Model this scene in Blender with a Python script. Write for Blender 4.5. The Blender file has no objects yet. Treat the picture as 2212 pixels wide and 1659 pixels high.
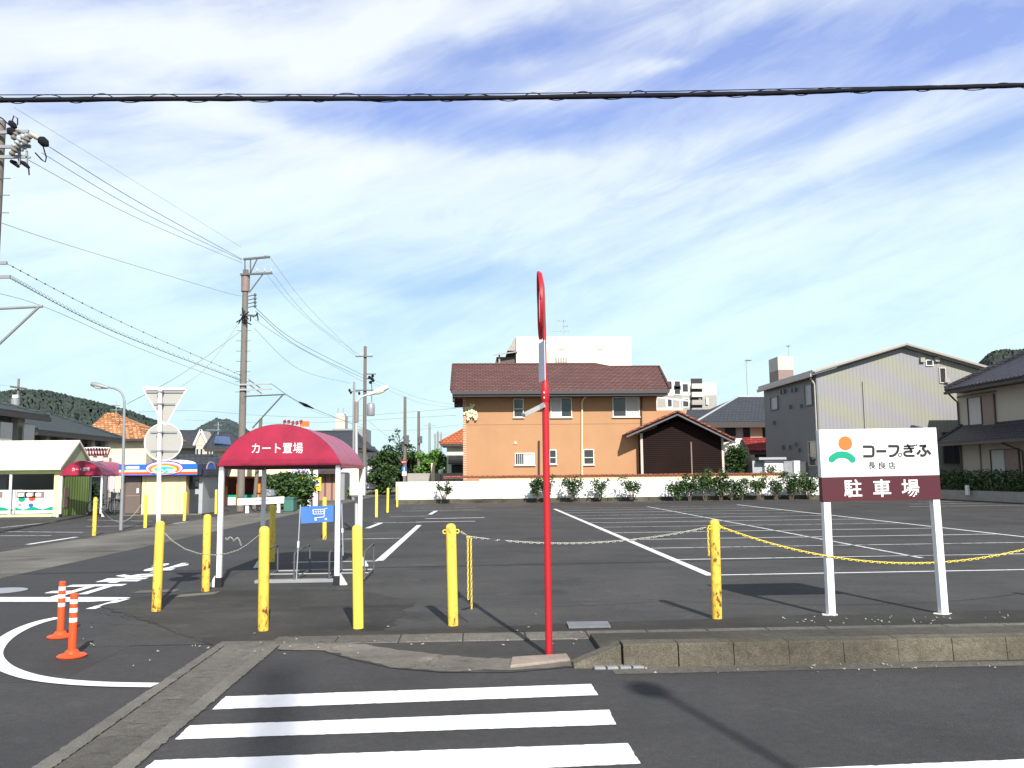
import bpy, math, random
from mathutils import Vector, Matrix
rnd = random.Random(11)
SC = bpy.context.scene
LINK = SC.collection.objects.link
rad = math.radians
# ---------------------------------------------------------------- camera
FQ = 1852.5                 # focal length for a 2212 px wide picture
CX, CY = 1106.0, 829.5
H = 1.55
PITCH, YAW, ROLL = 6.05, 2.72, -0.6
cam_d = bpy.data.cameras.new('camera')
cam = bpy.data.objects.new('camera', cam_d); LINK(cam)
cam_d.sensor_fit = 'HORIZONTAL'; cam_d.sensor_width = 36.0
cam_d.lens = 36.0 * FQ / 2212.0
cam_d.clip_start = 0.05; cam_d.clip_end = 6000
RC = Matrix.Rotation(rad(-YAW), 3, 'Z') @ Matrix.Rotation(rad(90 + PITCH), 3, 'X') @ Matrix.Rotation(rad(ROLL), 3, 'Z')
cam.matrix_world = Matrix.Translation((0, 0, H)) @ RC.to_4x4()
SC.camera = cam

def ray(u, v):
    return RC @ Vector(((u - CX) / FQ, (CY - v) / FQ, -1.0))
def at(u, v, y):            # the point at depth y seen in that direction
    d = ray(u, v); return Vector((0, 0, H)) + d * (y / d.y)
def gd(u, v, z=0.0):        # the point of the ground seen in that direction
    d = ray(u, v); return Vector((0, 0, H)) + d * ((z - H) / d.z)

# ---------------------------------------------------------------- light
SUN_AZ, SUN_EL = 11.8, 36.0           # sun behind the camera, a little to the right
sun_d = bpy.data.lights.new('sun', 'SUN'); sun_d.energy = 4.9; sun_d.angle = rad(0.53); sun_d.color = (1.0, 0.955, 0.88)
sun = bpy.data.objects.new('sun', sun_d); LINK(sun)
sdir = Vector((-math.sin(rad(SUN_AZ)) * math.cos(rad(SUN_EL)), math.cos(rad(SUN_AZ)) * math.cos(rad(SUN_EL)), -math.sin(rad(SUN_EL))))
sun.rotation_euler = sdir.to_track_quat('-Z', 'Y').to_euler(); sun.location = (5, -20, 30)
SC.view_settings.view_transform = 'Standard'; SC.view_settings.look = 'None'
SC.view_settings.exposure = 0.55; SC.view_settings.gamma = 1.0

W = bpy.data.worlds.new('World'); SC.world = W; W.use_nodes = True
nt = W.node_tree; nt.nodes.clear()
def N(nt, t, ins=None, **kw):
    n = nt.nodes.new(t)
    for k, v in kw.items(): setattr(n, k, v)
    for k, v in (ins or {}).items():
        if isinstance(v, bpy.types.NodeSocket): nt.links.new(v, n.inputs[k])
        else: n.inputs[k].default_value = v
    return n
def MA(nt, op, a, b=0.0, c=0.0, clamp=False):
    n = N(nt, 'ShaderNodeMath', {0: a, 1: b, 2: c}, operation=op, use_clamp=clamp); return n.outputs[0]
def MIX(nt, f, a, b, mode='MIX'):
    n = N(nt, 'ShaderNodeMix', None, data_type='RGBA', blend_type=mode)
    for i, v in ((0, f), (6, a), (7, b)):
        if isinstance(v, bpy.types.NodeSocket): nt.links.new(v, n.inputs[i])
        else: n.inputs[i].default_value = v if i == 0 else (tuple(v) + (1,))[:4]
    return n.outputs[2]
def RAMP(nt, f, stops, interp='LINEAR'):
    n = N(nt, 'ShaderNodeValToRGB', {0: f}); cr = n.color_ramp; cr.interpolation = interp
    while len(cr.elements) < len(stops): cr.elements.new(0.5)
    for e, (p, c) in zip(cr.elements, stops):
        e.position = p; e.color = (c, c, c, 1) if not isinstance(c, tuple) else (tuple(c) + (1,))[:4]
    return n.outputs[0]

sky = N(nt, 'ShaderNodeTexSky', None, sky_type='NISHITA', sun_disc=False, sun_elevation=rad(SUN_EL), sun_rotation=rad(180 - SUN_AZ), altitude=50.0, air_density=1.0, dust_density=1.0, ozone_density=1.0)
tc = N(nt, 'ShaderNodeTexCoord'); DIR = tc.outputs['Generated']
zz = MA(nt, 'MAXIMUM', N(nt, 'ShaderNodeSeparateXYZ', {0: DIR}).outputs[2], 0.0)
def clouds(rot, sx, sz, off, detail, dist, rough=0.55):      # veils combed along slanting lines of the sky
    r0 = N(nt, 'ShaderNodeVectorRotate', {'Vector': DIR, 'Angle': rad(rot)}, rotation_type='Y_AXIS').outputs[0]
    mp = N(nt, 'ShaderNodeMapping', {'Vector': r0, 'Location': off, 'Scale': (sx, sx, sz)})
    return N(nt, 'ShaderNodeTexNoise', {'Vector': mp.outputs[0], 'Scale': 1.0, 'Detail': detail, 'Roughness': rough, 'Distortion': dist}).outputs['Fac']
c1 = clouds(13, 1.5, 6.5, (4.1, 1.7, 2.35), 8, 0.8, 0.52)     # broad veils
c2 = clouds(20, 2.2, 17.0, (7.3, 2.2, 0.4), 9, 0.5, 0.58)     # combed streaks
c3 = clouds(5, 0.9, 3.2, (1.2, 5.4, 0.9), 3, 0.3, 0.5)        # large gaps
c4 = clouds(16, 7.0, 22.0, (2.2, 0.4, 5.9), 8, 1.2, 0.65)     # fine tufts
sm = MA(nt, 'ADD', MA(nt, 'ADD', MA(nt, 'MULTIPLY', c1, 0.36), MA(nt, 'MULTIPLY', c4, 0.22)), MA(nt, 'ADD', MA(nt, 'MULTIPLY', c2, 0.40), MA(nt, 'MULTIPLY', c3, 0.20)))
sm = MA(nt, 'SUBTRACT', sm, 0.06)
# the larger streaks and gaps of this sky, each a soft ellipse of directions (u, v, half length, half width, slant, weight)
wn = N(nt, 'ShaderNodeTexNoise', {'Vector': DIR, 'Scale': 5.0, 'Detail': 5.0}).outputs['Color']
wd = N(nt, 'ShaderNodeVectorMath', {0: N(nt, 'ShaderNodeVectorMath', {0: wn, 1: (0.5, 0.5, 0.5)}, operation='SUBTRACT').outputs[0], 'Scale': 0.09}, operation='SCALE').outputs[0]
sx = N(nt, 'ShaderNodeSeparateXYZ', {0: N(nt, 'ShaderNodeVectorMath', {0: DIR, 1: wd}, operation='ADD').outputs[0]})
xz = N(nt, 'ShaderNodeCombineXYZ', {0: sx.outputs[0], 1: sx.outputs[2], 2: 0.0}).outputs[0]
for (u, v, a_, b_, sl_, wt) in ((560, 112, 520, 46, 9, 0.15), (880, 62, 190, 50, 14, 0.15), (1130, 115, 260, 62, 4, -0.20), (1640, 120, 260, 60, 5, -0.10), (2160, 40, 170, 60, 12, -0.17), (1640, 25, 330, 46, 8, 0.11), (1445, 158, 80, 13, 12, 0.15), (1150, 158, 90, 16, 3, 0.07),
        (980, 268, 480, 42, -3, -0.18), (120, 262, 190, 60, -12, -0.10), (2140, 300, 170, 55, 20, -0.13), (1560, 372, 330, 30, 13, -0.08), (620, 290, 320, 34, -8, 0.09), (1000, 420, 560, 80, 2, 0.07), (1210, 362, 190, 26, -6, 0.09),
        (960, 605, 210, 32, 2, -0.15), (620, 620, 160, 60, 0, -0.04), (1900, 500, 520, 90, 14, 0.09), (300, 440, 420, 90, 4, 0.10), (250, 30, 260, 50, 8, -0.05), (2150, 110, 160, 30, 20, 0.07)):
    d0 = ray(u, v).normalized()
    e = N(nt, 'ShaderNodeMapping', {'Vector': xz, 'Location': (d0.x, d0.z, 0), 'Rotation': (0, 0, rad(sl_)), 'Scale': (a_ / 1950.0, b_ / 1950.0, 1)}, vector_type='TEXTURE').outputs[0]
    l_ = N(nt, 'ShaderNodeVectorMath', {0: e}, operation='LENGTH').outputs['Value']
    sm = MA(nt, 'MULTIPLY_ADD', MA(nt, 'POWER', 2.718, MA(nt, 'MULTIPLY', MA(nt, 'MULTIPLY', l_, l_), -1.0)), wt, sm)
sm = MA(nt, 'ADD', sm, RAMP(nt, zz, [(0.0, 0.05), (0.15, 0.06), (0.30, 0.02), (0.40, 0.0), (0.56, 0.0), (0.8, -0.0)]))
cov = RAMP(nt, sm, [(0.36, 0.0), (0.48, 0.32), (0.59, 0.74), (0.71, 1.0)])
blue = RAMP(nt, zz, [(0.0, (4.9, 7.3, 8.1)), (0.14, (4.3, 6.6, 8.1)), (0.28, (3.6, 5.3, 8.1)), (0.40, (2.95, 4.1, 8.0)), (0.56, (2.5, 3.4, 6.6)), (0.75, (1.5, 1.95, 3.5)), (1.0, (1.0, 1.3, 2.3))])
base = MIX(nt, 0.88, sky.outputs[0], blue)
white = RAMP(nt, zz, [(0.0, (6.6, 8.6, 8.7)), (0.20, (6.9, 8.7, 8.8)), (0.36, (7.7, 8.4, 8.9)), (0.56, (7.2, 7.7, 8.3)), (0.75, (3.6, 3.8, 4.2)), (1.0, (3.0, 3.1, 3.4))])
skyc = MIX(nt, cov, base, white)
bg = N(nt, 'ShaderNodeBackground', {'Color': skyc, 'Strength': 0.084})
wo = N(nt, 'ShaderNodeOutputWorld', {'Surface': bg.outputs[0]})

# ---------------------------------------------------------------- mesh helpers
class MB:
    def __init__(s): s.v = []; s.f = []; s.m = []
    def add(s, vs, fs, mi=0):
        b = len(s.v); s.v += [tuple(p) for p in vs]; s.f += [tuple(b + i for i in f) for f in fs]; s.m += [mi] * len(fs); return s
    def box(s, x0, y0, z0, x1, y1, z1, mi=0):
        v = [(x, y, z) for z in (z0, z1) for y in (y0, y1) for x in (x0, x1)]
        return s.add(v, [(0, 2, 3, 1), (4, 5, 7, 6), (0, 1, 5, 4), (2, 6, 7, 3), (0, 4, 6, 2), (1, 3, 7, 5)], mi)
    def obox(s, c, a, b, d, mi=0):          # centre and three half axes
        c, a, b, d = map(Vector, (c, a, b, d))
        v = [c + a * i + b * j + d * k for k in (-1, 1) for j in (-1, 1) for i in (-1, 1)]
        return s.add(v, [(0, 2, 3, 1), (4, 5, 7, 6), (0, 1, 5, 4), (2, 6, 7, 3), (0, 4, 6, 2), (1, 3, 7, 5)], mi)
    def bar(s, p0, p1, w, h=None, mi=0, up=(0, 0, 1)):
        p0, p1 = Vector(p0), Vector(p1); d = (p1 - p0); L = d.length; d.normalize()
        up = Vector(up)
        if abs(d.dot(up)) > 0.95: up = Vector((0, 1, 0))
        a = d.cross(up).normalized(); b = a.cross(d).normalized(); h = h or w
        return s.obox((p0 + p1) / 2, d * (L / 2), a * (w / 2), b * (h / 2), mi)
    def tube(s, pts, r, n=8, mi=0, caps=True):
        pts = [Vector(p) for p in pts]; k = len(pts)
        rs = list(r) if isinstance(r, (list, tuple)) else [r] * k
        t0 = (pts[1] - pts[0]).normalized(); up = Vector((0, 0, 1)) if abs(t0.z) < 0.9 else Vector((0, 1, 0))
        a = t0.cross(up).normalized(); vs = []
        for i, p in enumerate(pts):
            t = (pts[min(i + 1, k - 1)] - pts[max(i - 1, 0)])
            t = t.normalized() if t.length > 1e-9 else t0
            a = (a - t * a.dot(t)).normalized(); b = t.cross(a)
            vs += [p + (a * math.cos(2 * math.pi * j / n) + b * math.sin(2 * math.pi * j / n)) * rs[i] for j in range(n)]
        fs = [(i * n + j, i * n + (j + 1) % n, (i + 1) * n + (j + 1) % n, (i + 1) * n + j) for i in range(k - 1) for j in range(n)]
        if caps: fs += [tuple(range(n - 1, -1, -1)), tuple((k - 1) * n + j for j in range(n))]
        return s.add(vs, fs, mi)
    def prism(s, poly, vec, mi=0):
        poly = [Vector(p) for p in poly]; vec = Vector(vec); n = len(poly)
        fs = [tuple(range(n - 1, -1, -1)), tuple(range(n, 2 * n))] + [(i, (i + 1) % n, n + (i + 1) % n, n + i) for i in range(n)]
        return s.add(poly + [p + vec for p in poly], fs, mi)
    def lathe(s, prof, n=16, c=(0, 0, 0), mi=0, M=None):     # (radius, height) about Z, or about M's Z
        vs = []
        for r, z in prof:
            for j in range(n):
                p = Vector((r * math.cos(2 * math.pi * j / n), r * math.sin(2 * math.pi * j / n), z))
                vs.append((M @ p if M else p) + Vector(c))
        k = len(prof)
        fs = [(i * n + j, i * n + (j + 1) % n, (i + 1) * n + (j + 1) % n, (i + 1) * n + j) for i in range(k - 1) for j in range(n)]
        fs += [tuple(range(n - 1, -1, -1)), tuple((k - 1) * n + j for j in range(n))]
        return s.add(vs, fs, mi)
    def quad(s, a, b, c, d, mi=0): return s.add([a, b, c, d], [(0, 1, 2, 3)], mi)
    def sheet(s, pts, mi=0): return s.add(pts, [tuple(range(len(pts)))], mi)
    def stroke(s, pts, w, O, X, Y, t, mi=0):   # a flat brush stroke of width w in the plane O, X, Y, raised by t
        O, X, Y = Vector(O), Vector(X), Vector(Y); Nn = X.cross(Y).normalized()
        P = [Vector((p[0], p[1])) for p in pts]; k = len(P); Lf = []; Rt = []
        for i in range(k):
            d = (P[min(i + 1, k - 1)] - P[max(i - 1, 0)]).normalized(); n = Vector((-d.y, d.x)) * (w / 2)
            Lf.append(P[i] + n); Rt.append(P[i] - n)
        ol = Lf + Rt[::-1]
        T = lambda p, z: O + X * p.x + Y * p.y + Nn * z
        n = len(ol); vs = [T(p, 0) for p in ol] + [T(p, t) for p in ol]
        fs = []
        for i in range(k - 1):
            fs.append((n + i, n + i + 1, n + n - 2 - i, n + n - 1 - i))
        fs += [(i, (i + 1) % n, n + (i + 1) % n, n + i) for i in range(n)]
        return s.add(vs, fs, mi)
    def text(s, body, O, X, Y, w, h, bold=0.0, t=0.004, mi=0, adv=None):
        vs, fs = glyphs(body, bold, adv)
        x0 = min(p[0] for p in vs); x1 = max(p[0] for p in vs); y0 = min(p[1] for p in vs); y1 = max(p[1] for p in vs)
        O, X, Y = Vector(O), Vector(X), Vector(Y); Nn = X.cross(Y).normalized()
        return s.add([O + X * ((p[0] - x0) / (x1 - x0) * w) + Y * ((p[1] - y0) / (y1 - y0) * h) + Nn * (t if p[2] > 0 else 0) for p in vs], fs, mi)
    def build(s, name, mat, parent=None, smooth=False, bevel=0.0, loc=None):
        me = bpy.data.meshes.new(name); me.from_pydata(s.v, [], s.f)
        for m in (mat if isinstance(mat, (list, tuple)) else [mat]): me.materials.append(m)
        me.polygons.foreach_set('material_index', s.m)
        if smooth:
            me.polygons.foreach_set('use_smooth', [True] * len(me.polygons)); me.set_sharp_from_angle(angle=rad(smooth if smooth is not True else 40))
        me.update()
        o = bpy.data.objects.new(name, me); LINK(o)
        if parent: o.parent = parent
        if loc: o.location = loc
        if bevel:
            b = o.modifiers.new('edge', 'BEVEL'); b.width = bevel; b.segments = 2; b.limit_method = 'ANGLE'; b.angle_limit = rad(50)
        return o
_gl = {}
def glyphs(body, bold, adv):
    k = (body, bold, adv)
    if k not in _gl:
        cu = bpy.data.curves.new('lettering', 'FONT'); cu.body = body; cu.offset = bold; cu.extrude = 0.01; cu.resolution_u = 3
        if adv: cu.space_character = adv
        ob = bpy.data.objects.new('lettering', cu); LINK(ob)
        dg = bpy.context.evaluated_depsgraph_get(); me = bpy.data.meshes.new_from_object(ob.evaluated_get(dg))
        _gl[k] = ([tuple(v.co) for v in me.vertices], [tuple(p.vertices) for p in me.polygons])
        bpy.data.objects.remove(ob); bpy.data.curves.remove(cu); bpy.data.meshes.remove(me)
    return _gl[k]

def thing(name, label, cat, loc=(0, 0, 0), rz=0.0, group=None):
    o = bpy.data.objects.new(name, None); LINK(o); o.empty_display_size = 0.2
    o.location = loc; o.rotation_euler = (0, 0, rz); o['label'] = label; o['category'] = cat
    if group: o['group'] = group
    return o
def tag(o, label, cat, group=None):
    o['label'] = label; o['category'] = cat
    if group: o['group'] = group
    return o
def struct(o, kind='structure'): o['kind'] = kind; return o
def dup(root, loc, rz=None, label=None, scale=None, group=None):
    r = root.copy(); LINK(r); r.location = loc
    if rz is not None: r.rotation_euler = (0, 0, rz)
    if scale: r.scale = scale if isinstance(scale, tuple) else (scale,) * 3
    if label: r['label'] = label
    if group: r['group'] = group
    for ch in list(root.children):
        c = ch.copy(); LINK(c); c.parent = r
        for g in list(ch.children):
            d = g.copy(); LINK(d); d.parent = c
    return r

# ---------------------------------------------------------------- materials
def mat(name, col, rough=0.6, var=0.12, scale=3.0, bump=0.0, bscale=60.0, metal=0.0, spec=0.4, stretch=(1, 1, 1), dirt=None, dscale=1.5, dlo=0.56, dhi=0.68, dmax=0.8, dstretch=(1, 1, 1)):
    m = bpy.data.materials.new(name); m.use_nodes = True; nt = m.node_tree; b = nt.nodes['Principled BSDF']
    b.inputs['Roughness'].default_value = rough; b.inputs['Metallic'].default_value = metal; b.inputs['Specular IOR Level'].default_value = spec
    tc = N(nt, 'ShaderNodeTexCoord'); oi = N(nt, 'ShaderNodeObjectInfo')
    vec = N(nt, 'ShaderNodeVectorMath', {0: tc.outputs['Object'], 1: oi.outputs['Location']}, operation='ADD').outputs[0]
    mp = N(nt, 'ShaderNodeMapping', {'Vector': vec, 'Scale': stretch}).outputs[0]
    n1 = N(nt, 'ShaderNodeTexNoise', {'Vector': mp, 'Scale': scale, 'Detail': 6.0, 'Roughness': 0.65}).outputs['Fac']
    f = N(nt, 'ShaderNodeMapRange', {0: n1, 1: 0.25, 2: 0.75, 3: 1 - var, 4: 1 + var}).outputs[0]
    c = MIX(nt, 1.0, col, N(nt, 'ShaderNodeCombineColor', {0: f, 1: f, 2: f}).outputs[0], 'MULTIPLY')
    if dirt:
        mp2 = N(nt, 'ShaderNodeMapping', {'Vector': vec, 'Scale': dstretch, 'Location': (3.7, 1.3, 9.1)}).outputs[0]
        n2 = N(nt, 'ShaderNodeTexNoise', {'Vector': mp2, 'Scale': dscale, 'Detail': 8.0, 'Roughness': 0.68}).outputs['Fac']
        c = MIX(nt, RAMP(nt, n2, [(dlo, 0.0), (dhi, dmax)]), c, dirt)
    nt.links.new(c, b.inputs['Base Color'])
    if bump:
        n3 = N(nt, 'ShaderNodeTexNoise', {'Vector': vec, 'Scale': bscale, 'Detail': 4.0}).outputs['Fac']
        bp = N(nt, 'ShaderNodeBump', {'Strength': bump, 'Distance': 0.01, 'Height': n3}); nt.links.new(bp.outputs[0], b.inputs['Normal'])
    m['c'] = 1
    return m
def bsdf(m): return m.node_tree, m.node_tree.nodes['Principled BSDF']

def asphalt(name, col, patch=0.16, seed=0.0, stain=(0.03, 0.03, 0.03), stain_max=0.35, pale=(0.16, 0.155, 0.14), pale_max=0.25, grain=0.40):
    m = bpy.data.materials.new(name); m.use_nodes = True; nt, b = bsdf(m)
    tc = N(nt, 'ShaderNodeTexCoord'); vec = N(nt, 'ShaderNodeMapping', {'Vector': tc.outputs['Object'], 'Location': (seed, seed * 1.7, 0)}).outputs[0]
    g = N(nt, 'ShaderNodeTexNoise', {'Vector': vec, 'Scale': 95.0, 'Detail': 3.0, 'Roughness': 0.8}).outputs['Fac']
    v = N(nt, 'ShaderNodeTexVoronoi', {'Vector': vec, 'Scale': 70.0}).outputs['Distance']
    p = N(nt, 'ShaderNodeTexNoise', {'Vector': vec, 'Scale': 0.55, 'Detail': 7.0, 'Roughness': 0.62}).outputs['Fac']
    mp = N(nt, 'ShaderNodeMapping', {'Vector': vec, 'Scale': (0.25, 1.6, 1)}).outputs[0]
    s = N(nt, 'ShaderNodeTexNoise', {'Vector': mp, 'Scale': 1.0, 'Detail': 6.0, 'Roughness': 0.6}).outputs['Fac']
    f = MA(nt, 'MULTIPLY', N(nt, 'ShaderNodeMapRange', {0: g, 1: 0.2, 2: 0.8, 3: 1 - grain, 4: 1 + grain}).outputs[0], N(nt, 'ShaderNodeMapRange', {0: p, 1: 0.3, 2: 0.7, 3: 1 - 1.5 * patch, 4: 1 + 1.5 * patch}).outputs[0])
    md = N(nt, 'ShaderNodeTexNoise', {'Vector': vec, 'Scale': 13.0, 'Detail': 5.0, 'Roughness': 0.75}).outputs['Fac']
    f = MA(nt, 'MULTIPLY', f, N(nt, 'ShaderNodeMapRange', {0: md, 1: 0.28, 2: 0.72, 3: 1 - grain * 0.42, 4: 1 + grain * 0.42}).outputs[0])
    c = MIX(nt, 1.0, col, N(nt, 'ShaderNodeCombineColor', {0: f, 1: f, 2: f}).outputs[0], 'MULTIPLY')
    c = MIX(nt, RAMP(nt, s, [(0.52, 0.0), (0.70, stain_max)]), c, stain)
    q = N(nt, 'ShaderNodeTexNoise', {'Vector': vec, 'Scale': 1.9, 'Detail': 9.0, 'Roughness': 0.72}).outputs['Fac']
    c = MIX(nt, RAMP(nt, q, [(0.58, 0.0), (0.74, pale_max)]), c, pale)
    big = N(nt, 'ShaderNodeTexNoise', {'Vector': vec, 'Scale': 0.16, 'Detail': 5.0, 'Roughness': 0.6, 'Distortion': 1.2}).outputs['Fac']
    wear = N(nt, 'ShaderNodeMapRange', {0: big, 1: 0.32, 2: 0.68, 3: 1 - patch, 4: 1 + patch}).outputs[0]
    c = MIX(nt, 1.0, c, N(nt, 'ShaderNodeCombineColor', {0: wear, 1: wear, 2: wear}).outputs[0], 'MULTIPLY')
    o1 = N(nt, 'ShaderNodeTexVoronoi', {'Vector': vec, 'Scale': 0.42, 'Randomness': 1.0}).outputs['Distance']
    o2 = N(nt, 'ShaderNodeTexNoise', {'Vector': vec, 'Scale': 4.5, 'Detail': 5.0}).outputs['Fac']
    spot = RAMP(nt, MA(nt, 'ADD', o1, MA(nt, 'MULTIPLY', o2, 0.30)), [(0.20, min(0.75, stain_max * 1.6)), (0.34, 0.0)])
    c = MIX(nt, spot, c, stain)
    ck = N(nt, 'ShaderNodeTexVoronoi', {'Vector': N(nt, 'ShaderNodeVectorMath', {0: vec, 1: N(nt, 'ShaderNodeTexNoise', {'Vector': vec, 'Scale': 2.2, 'Detail': 5.0}).outputs['Color']}, operation='ADD').outputs[0], 'Scale': 0.33}, feature='DISTANCE_TO_EDGE').outputs['Distance']
    gate = RAMP(nt, big, [(0.46, 0.0), (0.56, 0.55)])
    c = MIX(nt, MA(nt, 'MULTIPLY', RAMP(nt, ck, [(0.0, 1.0), (0.006, 0.0)]), gate), c, (0.02, 0.02, 0.02))
    nt.links.new(c, b.inputs['Base Color'])
    b.inputs['Roughness'].default_value = 0.82; b.inputs['Specular IOR Level'].default_value = 0.25
    h = MA(nt, 'ADD', v, g)
    bp = N(nt, 'ShaderNodeBump', {'Strength': 0.55, 'Distance': 0.006, 'Height': h}); nt.links.new(bp.outputs[0], b.inputs['Normal'])
    return m

def pattern(name, col, col2, kind, scale=(1, 1), axis='x', rough=0.7, mortar=0.02, row=0.25, width=0.3, bump=0.6, var=0.25, off=0.5, dist=0.02, spec=0.3):
    # surface pattern (tiles, slats, ribs) run over the wall plane: axis x = faces looking along Y, y = faces looking along X
    m = bpy.data.materials.new(name); m.use_nodes = True; nt, b = bsdf(m)
    tc = N(nt, 'ShaderNodeTexCoord'); sp = N(nt, 'ShaderNodeSeparateXYZ', {0: tc.outputs['Object']})
    a = sp.outputs[0] if axis == 'x' else sp.outputs[1]
    vec = N(nt, 'ShaderNodeCombineXYZ', {0: MA(nt, 'MULTIPLY', a, scale[0]), 1: MA(nt, 'MULTIPLY', sp.outputs[2], scale[1]), 2: 0.0}).outputs[0]
    n1 = N(nt, 'ShaderNodeTexNoise', {'Vector': tc.outputs['Object'], 'Scale': 0.7, 'Detail': 6.0}).outputs['Fac']
    f = N(nt, 'ShaderNodeMapRange', {0: n1, 1: 0.25, 2: 0.75, 3: 1 - var * 0.6, 4: 1 + var * 0.6}).outputs[0]
    if kind == 'brick':
        t = N(nt, 'ShaderNodeTexBrick', {'Vector': vec, 'Scale': 1.0, 'Mortar Size': mortar, 'Brick Width': width, 'Row Height': row, 'Color1': tuple(x * (1 - var) for x in col) + (1,), 'Color2': tuple(x * (1 + var) for x in col) + (1,), 'Mortar': tuple(col2) + (1,)}, offset=off)
        c = t.outputs['Color']; h = MA(nt, 'SUBTRACT', 1.0, t.outputs['Fac'])
    else:
        src = MA(nt, 'MULTIPLY', a if kind == 'ribs' else sp.outputs[2], 1.0 / row)
        fr = MA(nt, 'FRACT', src); h = MA(nt, 'PINGPONG', MA(nt, 'ADD', fr, 0.0), 0.5)
        edge = RAMP(nt, fr, [(0.0, 1.0), (mortar, 1.0), (mortar + 0.06, 0.0), (1.0, 0.0)])
        c = MIX(nt, edge, col, col2)
    c = MIX(nt, 1.0, c, N(nt, 'ShaderNodeCombineColor', {0: f, 1: f, 2: f}).outputs[0], 'MULTIPLY')
    nt.links.new(c, b.inputs['Base Color']); b.inputs['Roughness'].default_value = rough; b.inputs['Specular IOR Level'].default_value = spec
    bp = N(nt, 'ShaderNodeBump', {'Strength': bump, 'Distance': dist, 'Height': h}); nt.links.new(bp.outputs[0], b.inputs['Normal'])
    return m

def leafmat(name, c0, c1, c2, rough=0.55):
    m = bpy.data.materials.new(name); m.use_nodes = True; nt, b = bsdf(m)
    ge = N(nt, 'ShaderNodeNewGeometry'); tc = N(nt, 'ShaderNodeTexCoord')
    n1 = N(nt, 'ShaderNodeTexNoise', {'Vector': tc.outputs['Object'], 'Scale': 1.6, 'Detail': 3.0}).outputs['Fac']
    k = MA(nt, 'ADD', MA(nt, 'MULTIPLY', ge.outputs['Random Per Island'], 0.6), MA(nt, 'MULTIPLY', n1, 0.4))
    nt.links.new(RAMP(nt, k, [(0.2, c0), (0.5, c1), (0.8, c2)]), b.inputs['Base Color'])
    b.inputs['Roughness'].default_value = rough; b.inputs['Specular IOR Level'].default_value = 0.3
    b.inputs['Subsurface Weight'].default_value = 0.0
    return m

def rustpaint(name, col, lo, dark, hi=None):
    m = bpy.data.materials.new(name); m.use_nodes = True; nt, b = bsdf(m)
    tc = N(nt, 'ShaderNodeTexCoord'); oi = N(nt, 'ShaderNodeObjectInfo')
    vec = N(nt, 'ShaderNodeVectorMath', {0: tc.outputs['Object'], 1: N(nt, 'ShaderNodeVectorMath', {0: oi.outputs['Location'], 'Scale': 3.1}, operation='SCALE').outputs[0]}, operation='ADD').outputs[0]
    mp = N(nt, 'ShaderNodeMapping', {'Vector': vec, 'Scale': (1, 1, 0.55)}).outputs[0]
    n1 = N(nt, 'ShaderNodeTexNoise', {'Vector': mp, 'Scale': 24.0, 'Detail': 8.0, 'Roughness': 0.66}).outputs['Fac']
    n2 = N(nt, 'ShaderNodeTexNoise', {'Vector': mp, 'Scale': 4.0, 'Detail': 5.0}).outputs['Fac']
    z = N(nt, 'ShaderNodeSeparateXYZ', {0: tc.outputs['Object']}).outputs[2]
    zb = N(nt, 'ShaderNodeMapRange', {0: z, 1: 0.0, 2: 0.5, 3: 0.075, 4: 0.0}).outputs[0]
    k = MA(nt, 'ADD', MA(nt, 'ADD', MA(nt, 'MULTIPLY', n1, 0.62), MA(nt, 'MULTIPLY', n2, 0.38)), zb)
    f = N(nt, 'ShaderNodeMapRange', {0: n2, 1: 0.3, 2: 0.7, 3: 0.9, 4: 1.08}).outputs[0]
    c = MIX(nt, 1.0, col, N(nt, 'ShaderNodeCombineColor', {0: f, 1: f, 2: f}).outputs[0], 'MULTIPLY')
    c = MIX(nt, RAMP(nt, k, [(lo - 0.07, 0.0), (lo, 0.55)]), c, (0.5, 0.25, 0.03))
    c = MIX(nt, RAMP(nt, k, [(lo + 0.035, 0.0), (lo + 0.05, 0.95)]), c, dark)
    nt.links.new(c, b.inputs['Base Color']); b.inputs['Roughness'].default_value = 0.55
    bp = N(nt, 'ShaderNodeBump', {'Strength': 0.3, 'Distance': 0.004, 'Height': k}); nt.links.new(bp.outputs[0], b.inputs['Normal'])
    return m

M = {}
def mk(k, *a, **kw): M[k] = mat(k, *a, **kw)
M['road'] = asphalt('road_asphalt', (0.053, 0.0522, 0.0528), 0.12, 3.0, stain_max=0.25, pale_max=0.2)
M['lot'] = asphalt('lot_asphalt', (0.059, 0.0575, 0.0555), 0.17, 11.0, stain_max=0.42, pale_max=0.34)
M['side'] = asphalt('side_asphalt', (0.050, 0.0495, 0.0505), 0.10, 19.0, stain_max=0.3, pale_max=0.1)
M['pavement'] = asphalt('pavement_asphalt', (0.062, 0.060, 0.057), 0.22, 27.0, stain_max=0.55, pale=(0.2, 0.18, 0.15), pale_max=0.35)
M['gutterconc'] = asphalt('gutter_concrete', (0.145, 0.138, 0.12), 0.2, 7.0, stain=(0.06, 0.055, 0.045), stain_max=0.6, pale=(0.26, 0.24, 0.2), pale_max=0.3)
M['gutterdark'] = asphalt('worn_concrete', (0.122, 0.115, 0.10), 0.24, 5.0, stain=(0.07, 0.066, 0.056), stain_max=0.5, pale=(0.24, 0.23, 0.205), pale_max=0.7, grain=0.8)
M['moss'] = asphalt('mossy_asphalt', (0.040, 0.038, 0.034), 0.3, 2.0, stain=(0.02, 0.022, 0.012), stain_max=0.7, pale=(0.3, 0.3, 0.28), pale_max=0.0)
M['earth'] = asphalt('earth', (0.085, 0.08, 0.07), 0.2, 41.0)
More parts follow.
